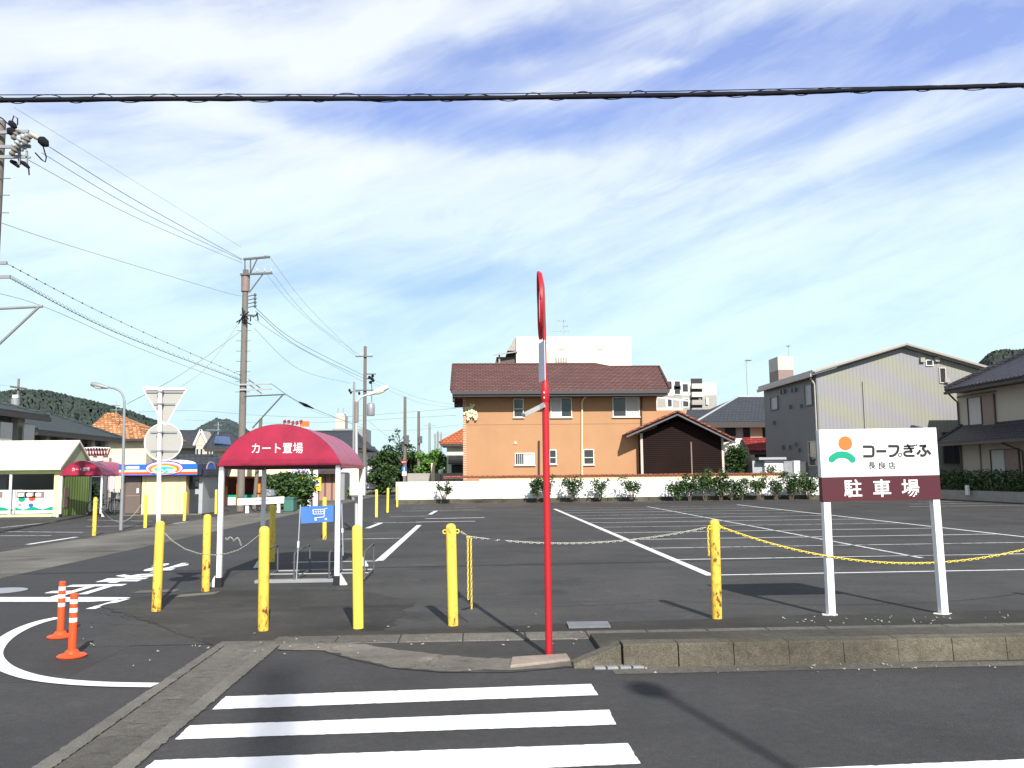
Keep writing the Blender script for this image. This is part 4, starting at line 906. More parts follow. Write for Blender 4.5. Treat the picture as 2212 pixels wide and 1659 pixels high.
MB().tube([q0, q1], .062, 12).build('neck', M['brownpanel'], LP_, smooth=True)
# ---- white meter cabinet on the lamp post
cp = at(773, 1040, gd(770, 1150).y - .18)
t = thing('meter_cabinet', 'white metal electrical cabinet fixed to the lamp post behind the cart shelter', 'cabinet', cp)
wv = (at(789.5, 1040, cp.y).x - at(757, 1040, cp.y).x) / 2; hv = (at(773, 1009, cp.y).z - at(773, 1069, cp.y).z) / 2
MB().box(-wv, -.12, -hv, wv, .12, hv).build('case', M['limewhite'], t, bevel=.01)
MB().box(-wv * .95, -.132, -hv * .95, -.008, -.122, hv * .95).build('door', M['limewhite'], t, bevel=.004)
dr = MB().box(.008, -.132, -hv * .95, wv * .95, -.122, hv * .95).build('door', M['limewhite'], t, bevel=.004)
m = MB()
for k in range(3): m.text('注意'[k % 2], (wv * .42, -.134, -hv * .35 - k * .13), (1, 0, 0), (0, 0, 1), .09, .09, .01, .002)
m.build('marks', M['iron'], dr)
MB().box(-wv * .8, -.1, -hv - .05, wv * .8, .1, -hv).build('base', M['iron'], t)
# ---- pole behind the sheltered bank: rack leg of the cabinet
# ================================================================ buildings
def slab(m, pts, t=.12, mi=0, under=0):
    pts = [Vector(p) for p in pts]; n = len(pts)
    lo = [p - Vector((0, 0, t)) for p in pts]
    m.add(pts + lo, [tuple(range(n))], mi); b = len(m.v) - 2 * n
    m.f += [tuple(b + n + i for i in range(n - 1, -1, -1))] + [(b + i, b + n + i, b + n + (i + 1) % n, b + (i + 1) % n) for i in range(n)]
    m.m += [under] * (n + 1); return m
def window(parent, O, xd, n, w, h, fm='framewhite', kind='pair', sill=False, name='window', fw=.05):
    O, xd, n = Vector(O), Vector(xd), Vector(n); up = Vector((0, 0, 1)); m = MB()
    def pc(x0, x1, z0, z1, d0, d1, mb=m, mi=0): mb.obox(O + xd * (x0 + x1) / 2 + up * (z0 + z1) / 2 + n * (d0 + d1) / 2, xd * (x1 - x0) / 2, n * (d1 - d0) / 2, up * (z1 - z0) / 2, mi)
    pc(-fw, 0, -fw, h + fw, -.05, .07); pc(w, w + fw, -fw, h + fw, -.05, .07); pc(0, w, h, h + fw, -.05, .07); pc(0, w, -fw, 0, -.05, .08)
    if kind in ('pair', 'curtain_l', 'curtain_r'): pc(w / 2 - .025, w / 2 + .025, 0, h, -.04, .045)
    if kind == 'sash': pc(0, w, h * .45 - .02, h * .45 + .02, -.04, .045)
    if kind == 'bars':
        for k in range(1, 9): pc(w * k / 9 - .012, w * k / 9 + .012, 0, h, .03, .06)
    if sill: pc(-fw - .04, w + fw + .04, -fw - .05, -fw, -.05, .12)
    f = m.build(name, M[fm], parent); g = MB(); c = MB(); hc = False
    if kind == 'curtain_l': pc(0, w / 2, 0, h, -.05, .012, c); pc(w / 2, w, 0, h, -.05, .010, g); hc = True
    elif kind == 'curtain_r': pc(w / 2, w, 0, h, -.05, .012, c); pc(0, w / 2, 0, h, -.05, .010, g); hc = True
    elif kind == 'bars': pc(w * .42, w, 0, h, -.05, .012, c); pc(0, w * .42, 0, h, -.05, .010, g); hc = True
    else: pc(0, w, 0, h, -.05, .010, g)
    g.build('pane', M['glass'], f)
    if hc: c.build('curtain', M['curtain'], f)
    return f
def wpx(parent, base, u0, v0, u1, v1, y, **kw):     # window seen in that rectangle of a wall facing the camera
    a = at(u0, v1, y) - base; b = at(u1, v0, y) - base
    return window(parent, (a.x, a.y, a.z), (1, 0, 0), (0, -1, 0), b.x - a.x, b.z - a.z, **kw)
def bx(base, u0, v0, u1, v1, y):
    um, vm = (u0 + u1) / 2, (v0 + v1) / 2
    return at(u0, vm, y).x - base.x, at(u1, vm, y).x - base.x, at(um, v1, y).z, at(um, v0, y).z

# ---- orange two storey house
YF = 50.6; hb = gd(1215, 1085); hb = Vector((at(1215, 1050, YF).x, YF, 0))
t = thing('house', 'two-storey orange stucco house with a brown tiled roof, behind the white wall', 'house', hb)
xl, xr, _, zE = bx(hb, 1001, 850, 1420, 1040, YF); zE = at(1215, 853, YF).z; dep = 8.6
xm = at(1378, 900, YF).x - hb.x
w_ = MB(); w_.box(xl + .1, 0, 0, xr, dep, zE + .25); wl = w_.build('wall', M['stucco'], t)
zt = at(1450, 886, YF + 2.2).z; xw = at(1481, 900, YF + 2.2).x - hb.x
w_ = MB(); w_.box(xr - .05, 2.2, 0, xw, dep - .1, zt); w_.build('wing_wall', M['stucco'], t)
w_ = MB(); w_.box(xl - .02, -.03, 0, xl + .17, .35, zE + .2); w_.build('brick_corner', M['bricktrim'], t)
s_ = MB(); zs = at(1200, 916, YF).z; s_.box(xl + .2, -.012, zs - .02, xm + .6, .01, zs + .012); s_.build('string_course', M['stuccoline'], wl)
# roof
Ye = YF - 1.15; e0 = at(973.5, 846, Ye) - hb; e1 = at(1447, 838, Ye) - hb; ze = (e0.z + e1.z) / 2
Yr = YF + 4.1; r0 = at(974, 788, Yr) - hb; r1 = at(1284, 787, Yr) - hb; zr = (r0.z + r1.z) / 2
Y2 = YF + 3.4; q0 = at(1322, 797, Y2) - hb; q1 = at(1424, 797, Y2) - hb; z2 = (q0.z + q1.z) / 2
yb = 2 * (Yr - hb.y) + 1.15
x0, x1 = e0.x, e1.x; ye = Ye - hb.y; xk = r1.x; sl = (zr - ze) / (Yr - Ye)
rf = MB()
def pt(x, y, z): return Vector((x, y, z))
slab(rf, [pt(x0, ye, ze), pt(xk + .8, ye, ze), pt(xk, Yr - hb.y, zr), pt(x0, Yr - hb.y, zr)], .16)
slab(rf, [pt(x0, Yr - hb.y, zr), pt(xk, Yr - hb.y, zr), pt(xk + .8, yb, ze), pt(x0, yb, ze)], .16)
y2 = Y2 - hb.y; zz2 = ze + sl * (y2 - ye)
slab(rf, [pt(xk + .5, ye + .01, ze + .006), pt(x1, ye + .01, ze + .006), pt(q1.x, y2, zz2), pt(q0.x - .9, y2, zz2)], .16)
slab(rf, [pt(q0.x - .9, y2, zz2), pt(q1.x, y2, zz2), pt(x1, 2 * y2 - ye, ze), pt(xk + .5, 2 * y2 - ye, ze)], .16)
slab(rf, [pt(x1, ye + .01, ze + .003), pt(x1, 2 * y2 - ye, ze + .003), pt(q1.x, y2, zz2)], .14)
slab(rf, [pt(xk, Yr - hb.y, zr), pt(xk + .8, ye + .3, ze + .3 * sl), pt(q0.x + .2, y2, zz2), pt(q0.x, y2 + 1, zz2 - .2)], .1)
roof = rf.build('roof', M['tilered'], t)
rc = MB(); rc.tube([pt(x0, Yr - hb.y, zr + .02), pt(xk, Yr - hb.y, zr + .02), pt(q0.x - .1, y2 + .3, zz2 + .06), pt(q1.x, y2, zz2 + .03), pt(x1, ye, ze + .05)], .085, 8); rc.tube([pt(x0 + .02, ye, ze + .03), pt(x0 + .02, Yr - hb.y, zr + .02)], .07, 8); rc.build('ridge_tiles', M['tilered'], roof, smooth=True)
g_ = MB(); g_.box(x0 + .08, ye - .08, ze - .24, x1 - .05, ye + .02, ze - .04); g_.box(x0 + .1, ye + .02, ze - .36, x1 - .12, ye + .14, ze - .165); g_.build('gutter', M['fascia'], roof)
g_ = MB(); g_.prism([pt(x0 + .1, ye + .15, ze - .34), pt(x0 + .1, Yr - hb.y, zr - .2), pt(x0 + .1, Yr - hb.y, zr - .45), pt(x0 + .1, ye + .8, ze - .62), pt(x0 + .1, ye + .15, ze - .62)][::-1], (.12, 0, 0)); g_.box(x0 + .2, ye + .16, ze - .36, x1 - .2, .0, ze - .28); g_.build('soffit', M['trimdark'], roof)
g_ = MB(); g_.prism([pt(xl + .12, .02, zE + .2), pt(xl + .12, Yr - hb.y, zr - .35), pt(xl + .12, dep, zE + .2)], (.2, 0, 0)); g_.build('gable_wall', M['stucco'], t)
wpx(t, hb, 1111, 863, 1129, 900, YF, kind='sash', sill=True)
wpx(t, hb, 1191, 861, 1233, 900, YF, kind='curtain_l', sill=True)
wpx(t, hb, 1325, 860, 1379, 899, YF, kind='curtain_r', sill=True)
wpx(t, hb, 1114, 980, 1153, 1003, YF, kind='bars', sill=True)
wpx(t, hb, 1188, 973, 1200, 1001, YF, kind='sash', sill=True)
wpx(t, hb, 1262, 972, 1281, 1002, YF, kind='sash', sill=True)
def P_(u, v, dy=-.09): p = at(u, v, YF) - hb; return Vector((p.x, dy, p.z))
MB().tube([P_(1265, 857, -.3), P_(1259, 863, -.12), P_(1257, 870), P_(1257, 1040)], .055, 8).build('downpipe', M['pipecream'], t, smooth=True)
MB().tube([P_(1385, 848), P_(1385, 945)], .045, 8).build('downpipe', M['trimdark'], t, smooth=True)
MB().tube([P_(1164, 952), P_(1164, 1040)], .055, 8).build('downpipe', M['trimdark'], t, smooth=True)
m = MB(); c0 = P_(1113, 957, -.03); m.lathe([(.09, -.05), (.09, .02), (.03, .05)], 12, c=c0, M=Matrix.Rotation(math.pi / 2, 3, 'X')); m.build('vent', M['pipecream'], t)
orn = MB(); r = random.Random(4)
for k in range(60):
    u, v = r.choice(((1015, 882, 5), (1019, 893, 6), (1025, 897, 7), (1013, 894, 5)))[:2]; c = P_(u + r.gauss(0, 4), v + r.gauss(0, 4.5), -.06 - r.uniform(0, .12)); s = r.uniform(.03, .07)
    orn.obox(c, (s, r.uniform(-.03, .03), .02), (0, s * .6, .03), (-.02, .02, s))
orn.build('wall_ornament', M['flower'], t)
# terrace on the wing: rail, posts and awning
tr = MB(); yT = 2.25; ap = lambda u, v, dy=0: at(u, v, YF + 2.3 + dy) - hb
a, b = ap(1417, 884), ap(1475, 884); tr.bar(a, b, .12, .16); tr.build('terrace_coping', M['framewhite'], t)
aw = MB()
for u in (1418, 1441, 1469): p = ap(u, 884); q = ap(u, 866 if u > 1460 else 861); aw.bar(p, q, .07)
aw.bar(ap(1417, 858), ap(1490, 866), .07, .1); aw.build('awning_frame', M['framewhite'], t)
aw = MB(); aw.prism([ap(1417, 857), ap(1489, 865), ap(1479, 863, 2.4), ap(1417, 851, 2.4)], (0, 0, -.05)); aw.build('awning', M['stonegrey'], t)

# ---- dark slatted gable shed
YG = YF - .62; gb = Vector((at(1470, 1000, YG).x, YG, 0))
t = thing('shed', 'dark brown slatted shed with a low tiled gable roof, beside the orange house', 'shed', gb)
G = lambda u, v, dy=0: at(u, v, YG + dy) - gb
a = G(1386, 1045); c = G(1565, 1045); ap_ = G(1462, 908); el = G(1386, 938); er = G(1565, 945)
m = MB(); m.prism([(a.x, 0, -.01), (c.x, 0, -.01), (c.x, 0, er.z), (ap_.x, 0, ap_.z), (a.x, 0, el.z)], (0, 4.5, 0)); m.build('wall', M['slat'], t)
yo = -.75; A_, B_, C_ = G(1353, 937, yo), G(1463, 889, yo), G(1588, 950, yo)
m = MB(); slab(m, [A_, B_, B_ + Vector((0, 5.6, 0)), A_ + Vector((0, 5.6, 0))][::-1], .07); slab(m, [B_, C_, C_ + Vector((0, 5.6, 0)), B_ + Vector((0, 5.6, 0))][::-1], .07); rf = m.build('roof', M['tilerust'], t)
m = MB(); dz = Vector((0, .03, -.085)); m.bar(A_ + dz + Vector((0, 0, -.09)), B_ + dz + Vector((0, 0, -.09)), .09, .2, up=(0, 1, 0)); m.bar(B_ + dz + Vector((0, 0, -.09)), C_ + dz + Vector((0, 0, -.09)), .09, .2, up=(0, 1, 0)); m.build('bargeboard', M['bargegrey'], rf)
m = MB()
for p, q in ((A_, B_), (B_, C_)):
    n = 26
    for k in range(n): 
        u = p.lerp(q, (k + .5) / n); m.obox(u + Vector((0, -.01, .03)), (q - p) * (.46 / n), (0, .12, 0), (0, 0, .045))
m.build('verge_tiles', M['tilerust'], rf)
m = MB(); m.box(a.x - .02, -.06, 0, a.x + .12, .02, el.z + .05); m.build('corner_post', M['vergebeige'], t)
m = MB(); m.box(c.x - .11, -.06, 0, c.x + .02, .02, er.z + .05); m.build('corner_post', M['vergebeige'], t)
p = G(1492, 955); m = MB(); m.tube([(p.x, -.07, 0), (p.x, -.07, p.z)], .045, 8); m.build('downpipe', M['brownpanel'], t, smooth=True)
p, q = G(1588, 952, -.6), G(1605, 940, .6); m = MB(); m.tube([p, G(1580, 955, -.5), G(1566, 962, -.1), G(1563, 972, 0)], .06, 8); m.build('gutter_outlet', M['framewhite'], t, smooth=True)

# ---- garden wall of the house and white wall of the lot
yw = YF - .95; a = at(1035, 1035, yw); b = at(1690, 1025, yw); zc0 = at(1200, 1031, yw).z
t = thing('garden_wall', 'cream garden wall with a terracotta brick coping in front of the orange house', 'wall', (0, yw, 0))
a1 = at(958, 1030, yw).x
MB().box(a.x - .0, 0, 0, b.x, .18, zc0).build('wall', M['creamhut'], t)
m = MB(); x = a1
while x < b.x: m.box(x, -.06, zc0, x + .21, .24, zc0 + .13 + rnd.uniform(0, .02)); x += .22
m.build('coping', M['tilerust'], t)
yw2 = 48.75; a = at(855, 1060, yw2); b = at(1772, 1050, yw2); z0 = at(1200, 1073, yw2).z; z1 = at(1200, 1037.5, yw2).z; z0b = at(900, 1076, yw2).z; z1b = at(900, 1041, yw2).z
t = thing('lot_wall', 'long low white wall on a mossy concrete kerb at the end of the parking lot', 'wall', (0, yw2, 0))
MB().box(a.x, 0, .22, b.x, .14, z1).build('wall', M['whitewall'], t, bevel=.01)
m = MB(); x = a.x + .1
while x < b.x + 9: m.box(x, -.25, -.02, x + 1.17, .1, .23 + rnd.uniform(-.01, .012)); x += 1.18
m.build('kerb', M['kerbtop'], t, bevel=.012)
sheet('verge_gravel', [(a.x, yw2 - .75), (26, yw2 - .75), (26, yw2 - .24), (a.x, yw2 - .24)], 0.001, M['gutterdark'])

# ---- white block behind
YK = 86.0; kb = Vector((at(1240, 800, YK).x, YK, 0)); K_ = lambda u, v, dy=0: at(u, v, YK + dy) - kb
t = thing('apartment_block', 'plain white block with one slit vent and a roof aerial, behind the orange house', 'building', kb)
x0, x1, z0, z1 = bx(kb, 1115, 727, 1364, 800, YK)
MB().box(x0, 0, 0, x1, 11, z1).build('wall', M['blockwhite'], t)
z2 = K_(1200, 740).z; MB().box(x0 - .02, -.02, z2 - .06, x1 + .02, 0, z2 + .02).build('string_course', M['vergebeige'], t)
p, q = K_(1199, 783), K_(1226, 772); f = MB()
for k in range(5): f.box(p.x + (q.x - p.x) * (k + .1) / 5, -.05, p.z, p.x + (q.x - p.x) * (k + .75) / 5, .0, q.z)
f.build('vent', M['stonegrey'], t)
for u in (1213, 1297): p = K_(u, 752); MB().box(p.x - .25, -.06, p.z - .12, p.x + .25, 0, p.z + .12).build('vent_cap', M['vergebeige'], t)
x2, x3, _, z3 = bx(kb, 1073, 762, 1115, 800, YK); m = MB(); m.box(x2, .6, 0, x3, 9, z3 - .35); m.build('side_wing', M['framebrown'], t)
m = MB(); m.prism([K_(1066, 766, -.2), K_(1118, 758, -.2), K_(1118, 758, 8), K_(1066, 766, 8)], (0, 0, -.12)); m.box(x2 + .2, .3, z3 - 1, x2 + .36, .45, z3); m.build('wing_canopy', M['stonegrey'], t)
m = MB(); m.prism([(x0 - .05, .1, z1), (x0 - .9, .1, K_(1110, 757).z), (x0 - .05, .1, K_(1110, 757).z)][::-1], (0, 8, 0)); m.build('side_slope', M['stonegrey'], t)
def aerial(u, vb, vt, y, label, arms, r=.03, group='roof aerials'):
    b = at(u, vb, y); t = thing('roof_aerial', label, 'aerial', b, 0, group); h = at(u, vt, y).z - b.z
    MB().tube([(0, 0, -.05), (0, 0, h)], r, 6).build('mast', M['greybox'], t)
    for (z, x0, x1) in arms:
        m = MB(); m.tube([(x0 * h, 0, z * h), (x1 * h, 0, z * h)], r * .8, 6); n = 5
        for k in range(n): x = (x0 + (x1 - x0) * (k + .5) / n) * h; m.tube([(x, -.3, z * h), (x, .3, z * h)], r * .6, 5)
        m.build('elements', M['greybox'], t)
aerial(1218, 728, 689, YK + 3, 'aerial with two cross arms standing on the plain white block', [(.33, -.65, .35), (.9, -.35, .15), (.6, -.05, .25)], .045)

# ---- distant two-tone apartments
YJ = 132.0; jb = Vector((at(1480, 850, YJ).x, YJ, 0)); J = lambda u, v: at(u, v, YJ) - jb
t = thing('apartment_block', 'two-tone beige apartment block with dark balcony slots, far behind the shed', 'building', jb)
x0, x1, _, z1 = bx(jb, 1405, 826, 1548, 890, YJ); zm = J(1480, 854).z
MB().box(x0, 0, zm, x1, 14, z1).build('upper_wall', M['offwhite'], t); MB().box(x0 + .01, .01, 0, x1 - .01, 14, zm).build('lower_wall', M['stonegrey'], t)
for v in (828, 846, 863, 880):
    p, q = J(1492, v), J(1517, v); m = MB(); m.box(p.x, -.9, p.z - .9, q.x, .05, p.z - .15); bal = m.build('balcony', M['offwhite'] if v < 850 else M['stonegrey'], t)
    m = MB(); m.box(p.x, -.03, p.z - .12, q.x, .0, p.z + .75); m.build('dark_panel', M['black'], bal)  # flat black panel painted for the dark inside of the balcony
for u, v in ((1480, 838), (1481, 870), (1445, 832), (1445, 870), (1463, 832), (1463, 843)):
    p = J(u, v); m = MB(); m.box(p.x - .55, -.08, p.z - .75, p.x + .55, 0, p.z + .75); w = m.build('window', M['framewhite'], t); m = MB(); m.box(p.x - .42, -.1, p.z - .6, p.x + .42, -.081, p.z + .6); m.build('pane', M['glass'], w)
for u, v in ((1511, 867), (1527, 867)): p = J(u, v); MB().box(p.x - .18, -.3, p.z - .5, p.x + .18, 0, p.z + .5).build('wall_light', M['white'], t)

# ---- black roofed house
YI = 66.0; ib = Vector((at(1600, 930, YI).x, YI, 0)); I_ = lambda u, v, dy=0: at(u, v, YI + dy) - ib
t = thing('house', 'cream house with a black hipped roof between the shed and the grey gabled building', 'house', ib)
x0, x1, _, z1 = bx(ib, 1536, 912, 1690, 1000, YI); MB().box(x0, 0, 0, x1, 9, z1 + .1).build('wall', M['offwhite'], t)
E0, E1 = I_(1505, 910, -1), I_(1705, 908, -1); R0, R1 = I_(1594, 857, 4.5), I_(1690, 857, 4.5)
m = MB(); slab(m, [E0, E1, R1, R0], .15); slab(m, [R0, R1, (E1.x, 10, E1.z), (E0.x, 10, E0.z)], .15); slab(m, [(E0.x, 10, E0.z), E0, R0], .15); rf = m.build('roof', M['tileblack'], t)
m = MB(); m.tube([E0, R0, R1], .09, 6); m.build('ridge_tiles', M['greybox'], rf)
m = MB(); m.box(E0.x + .1, -1.06, E0.z - .5, E1.x, -.8, E0.z - .15); m.build('gutter', M['trimdark'], rf)
e0, e1 = I_(1478, 908, 1.5), I_(1560, 905, 1.5); r0, r1 = I_(1484, 885, 4), I_(1549, 884, 4); m = MB(); slab(m, [e0, e1, r1, r0], .15); m.build('side_roof', M['tileblack'], t)
x0, x1, _, z1 = bx(ib, 1484, 908, 1540, 980, YI + 2); MB().box(x0, 2.2, 0, x1, 8, z1).build('side_wall', M['stucco'], t)
wpx(t, ib, 1567, 917, 1587, 941, YI, fm='framebrown', kind='pair'); wpx(t, ib, 1607, 922, 1618, 944, YI, fm='framebrown', kind='plain'); wpx(t, ib, 1646, 922, 1653, 944, YI, fm='framebrown', kind='plain')
p, q = I_(1620, 945), I_(1645, 920); MB().box(p.x, -.12, p.z, q.x, 0, q.z).build('shutter_box', M['cream'], t)
e0, e1 = I_(1618, 972, -3), I_(1690, 972, -3); r0, r1 = I_(1603, 945, -.2), I_(1690, 944, -.2); m = MB(); slab(m, [e0, e1, r1, r0], .14); m.build('porch_roof', M['tilebright'], t)
m = MB(); m.box(e0.x, -3, e0.z - .35, e1.x, -2.9, e0.z - .1); m.build('porch_gutter', M['framebrown'], t)
m = MB(); m.box(e0.x + .6, -2.4, 0, e1.x, -.3, e0.z - .3); m.build('porch_wall', M['framebrown'], t)
aerial(1615, 858, 776, YI + 4.5, 'tall thin pole aerial with a small cup on the black hipped roof', [(.97, -.02, .13)], .04)

# ---- white shed and pillars between wall and grey building
yS = 52.4; sb_ = Vector((at(1665, 1000, yS).x, yS, 0)); x0, x1, z0, z1 = bx(sb_, 1652, 993, 1692, 1020, yS)
t = thing('storage_shed', 'small flat-roofed white storage shed behind the bushes and brick coping', 'shed', sb_)
MB().box(x0, 0, 0, x1, 1.1, z1).build('wall', M['white'], t); a = bx(sb_, 1636, 988, 1695, 993, yS); MB().box(a[0], -.3, z1, a[1], 1.3, a[3]).build('roof', M['greybox'], t)
a = bx(sb_, 1622, 990, 1652, 1020, yS + .6); MB().box(a[0], .3, 0, x0, 1.0, z1 - .05).build('side_panel', M['greybox'], t)
for (u0, u1, v, mm, lab) in ((1694, 1712, 998, 'galv', 'grey metal gate panel beside the white gatepost near the ribbed building'), (1716, 1728, 997, 'white', 'white rendered gatepost catching the sun by the ribbed building'), (1729, 1741, 999, 'offwhite', 'greyish rendered gatepost next to the white one by the ribbed building')):
    b = Vector((at((u0 + u1) / 2, 1020, yS - 1.6).x, yS - 1.6, 0)); x0, x1, _, z1 = bx(b, u0, v, u1, 1040, yS - 1.6); m = MB(); m.box(x0, 0, 0, x1, .12 if mm == 'galv' else .4, z1); m.box(x0 - .02, -.02, z1, x1 + .02, (.12 if mm == 'galv' else .4) + .02, z1 + .05)
    tag(m.build('gate_panel' if mm == 'galv' else 'gatepost', M[mm], loc=b, bevel=.01), lab, 'gate' if mm == 'galv' else 'gatepost')

# ---- grey gabled building with ribbed cladding
YB = 48.95; bb = Vector((at(1950, 900, YB).x, YB, 0)); B = lambda u, v, dy=0: at(u, v, YB + dy) - bb
t = thing('ribbed_building', 'tall gabled building in pale ribbed cladding with a dark shaded side', 'building', bb)
cl = B(1763, 815); cr = B(2139, 800); ap_ = B(1950, 752); D_ = 10.3; ze = (cl.z + cr.z) / 2; xl, xr, xa, za = cl.x, cr.x, ap_.x, ap_.z; D_ = (bb.x + xl) / at(1652, 900, 1).x - YB
m = MB(); m.sheet([(xl, 0, 0), (xr, 0, 0), (xr, 0, ze), (xa, 0, za), (xl, 0, ze)]); m.build('gable_wall', M['corr'], t); m = MB(); m.sheet([(xl, D_, 0), (xl, D_, ze), (xa, D_, za), (xr, D_, ze), (xr, D_, 0)]); m.build('rear_wall', M['corr'], t)
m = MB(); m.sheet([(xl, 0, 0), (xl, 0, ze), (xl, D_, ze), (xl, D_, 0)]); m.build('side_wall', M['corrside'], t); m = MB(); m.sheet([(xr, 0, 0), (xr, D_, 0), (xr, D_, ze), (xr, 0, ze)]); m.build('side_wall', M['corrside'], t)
o = .55; dzo = (za - ze) / (xa - xl) * .5
m = MB(); a = Vector((xl - .3, -.25, ze - dzo * .6 + .32)); p = Vector((xa, -.25, za + .32)); c = Vector((xr + .3, -.25, ze - dzo * .6 + .32)); L = Vector((0, D_ + .5, 0))
slab(m, [a, p, p + L, a + L][::-1], .28); slab(m, [p, c, c + L, p + L][::-1], .28); rf = m.build('roof', M['greybox'], t)
m = MB(); dz = Vector((0, -.05, -.16)); m.bar(a + dz, p + dz, .10, .46, up=(0, 1, 0)); m.bar(p + dz, c + dz, .10, .46, up=(0, 1, 0)); m.build('verge_board', M['vergeshade'], rf)
m = MB(); m.box(xl - .42, -.2, ze - dzo * .6 - .08, xl - .28, D_ + .2, ze - dzo * .6 + .1); m.tube([(xl - .3, .1, ze - .2), (xl - .06, .12, ze - .6), (xl - .06, .12, 0)], .05, 8); m.build('gutter', M['vergebeige'], rf)
m = MB(); m.box(xl - .03, -.03, 0, xl + .06, .06, ze); m.build('corner_trim', M['steelside'], t)
def nxp(u, v): p = B(u, v); return p
for u, v, s in ((1988, 785, 0), (1974.5, 785, 0), (2026, 785, 0)): pass
def wsq(u0, v0, u1, v1, fm='vergebeige', kind='plain'): return wpx(t, bb, u0, v0, u1, v1, YB, fm=fm, kind=kind)
wsq(2001, 779, 2013, 789, 'framewhite'); wsq(2031, 796, 2040, 826, 'vergebeige')
for u, v in ((1990.5, 778), (2022, 777), (2043, 822), (2078, 891)):
    p = nxp(u, v); MB().box(p.x - .13, -.18, p.z - .13, p.x + .13, 0, p.z + .13).build('vent_cap', M['stonegrey'], t)
for u in (2040, 2062): wsq(u, 935, u + 15, 1000, 'framebrown')
p, q = nxp(1863, 824), nxp(1865, 940); MB().tube([(p.x, -.06, p.z), (p.x, -.06, 0)], .035, 6).build('downpipe', M['stonegrey'], t)
# openings of the shaded side, along the wall that faces the lot
def sidey(u): return (bb.x + xl) / ((at(u, 900, 1).x)) if True else 0
def swin(u0, v0, u1, v1, fm='fascia', kind='plain', par=None):
    ya, yb = sidey(u0), sidey(u1); ym = (ya + yb) / 2; zt, zb = at(u0, v0, ya).z, at(u0, v1, ya).z
    return window(t, (xl, ya - bb.y, zb), (0, -1, 0), (-1, 0, 0), ya - yb, zt - zb, fm=fm, kind=kind)
f = swin(1667, 860, 1682, 886, 'steelside', 'plain'); f2 = swin(1742, 833, 1757, 876, 'steelside', 'plain'); swin(1745, 955, 1761, 1005, 'vergebeige', 'sash')
for fr in (f, f2): fr.children[0].data.materials[0] = M['greybox']
for u, v in ((1691, 847), (1698, 846), (1714, 843), (1722, 842), (1709, 879), (1732, 877), (1689, 966), (1704, 966), (1717, 960), (1724, 972), (1672, 913)):
    y = sidey(u); p = at(u, v, y) - bb; MB().box(xl - .14, p.y - .12, p.z - .12, xl, p.y + .12, p.z + .12).build('vent_cap', M['steelside'], t)

# ---- beige stair tower with a white mark
YT = 96.0; tb = Vector((at(1700, 800, YT).x, YT, 0)); x0, x1, z0, z1 = bx(tb, 1681, 770, 1714, 830, YT); zm = at(1697, 799, YT).z
t = thing('stair_tower', 'beige rooftop stair tower with a white emblem, behind the ribbed building', 'tower', tb)
MB().box(x0, 0, zm, x1, 3, z1).build('upper_wall', M['towerlit'], t); MB().box(x0 + .01, .01, 0, x1 - .01, 3, zm).build('lower_wall', M['brownpanel'], t)
m = MB(); k0 = at(1667, 775, YT + 4) - tb; m.prism([(x0, .02, 0), (x0, .02, z1 - .02), (k0.x, 4, z1 - .02), (k0.x, 4, 0)], (.05, 0, 0)); m.build('side_wall', M['fascia'], t)
m = MB(); p = at(1697, 786, YT) - tb; m.box(p.x - .12, -.04, p.z - .5, p.x + .12, 0, p.z + .45); m.box(p.x + .12, -.04, p.z - .05, p.x + .5, 0, p.z + .15); m.build('emblem', M['white'], t)
aerial(1704, 771, 745, YT + 1, 'twin-rod aerial on top of the beige stair tower', [(.9, -.12, .12)], .04)

# ---- traditional house across the hedge (its side wall runs along the lot)
XH = 27.2
def hy(u): return XH / at(u, 900, 1).x
yfar = hy(2070); hb2 = Vector((XH, 42, 0)); y0 = yfar - 42; y1 = -14.0
t = thing('traditional_house', 'beige plastered traditional house with dark grey tiled roofs behind the hedge', 'house', hb2)
Yv = lambda u, v: at(u, v, hy(u)) - hb2
Xe = XH - .95; Yt = Xe / at(2041, 840, 1).x; zlo = at(2041, 841, Yt).z; ya = Yt - 42; ov = .95
r_ = at(2212, 765, 1).x; dh = (Yt * r_ - Xe) / (1 + r_); ph_ = (at(2212, 765, Yt - dh).z - zlo) / dh; zv = zlo + .02
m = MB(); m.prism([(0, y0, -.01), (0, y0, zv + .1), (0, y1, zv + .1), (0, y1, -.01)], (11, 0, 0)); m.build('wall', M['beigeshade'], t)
dR = 5.6; A_ = Vector((-ov, ya, zlo)); B_ = Vector((-ov, y1 - 1, zlo)); R0 = A_ + Vector((dR, -dR, dR * ph_)); R1 = Vector((R0.x, y1 - 1, R0.z)); C_ = Vector((-ov + 2 * dR, ya, zlo)); D_ = Vector((-ov + 2 * dR, y1 - 1, zlo))
m = MB(); slab(m, [A_, R0, R1, B_], .15); slab(m, [C_, R0, A_], .15); slab(m, [D_, R1, R0, C_], .15); rf = m.build('roof', M['tileblacky'], t)
m = MB(); m.tube([A_ + Vector((0, 0, .06)), R0 + Vector((0, 0, .1)), R1 + Vector((0, 0, .1))], .13, 8); m.build('ridge_tiles', M['tileblacky'], rf, smooth=True)
m = MB(); n = 60
for k in range(n): q_ = A_.lerp(B_, (k + .5) / n); m.obox(q_ + Vector((-.02, 0, -.02)), (.05, 0, .02), (0, (ya - y1 + 1) * .34 / n, 0), (0, 0, .05))
m.build('eave_tiles', M['tileblacky'], rf)
m = MB(); m.box(-ov - .12, y1 - .9, zlo - .3, -ov + .03, ya - .05, zlo - .165); m.box(-ov + .1, y1 - .9, zlo - .24, 0, ya - .2, zlo - .17); m.build('gutter', M['trimdark'], rf)
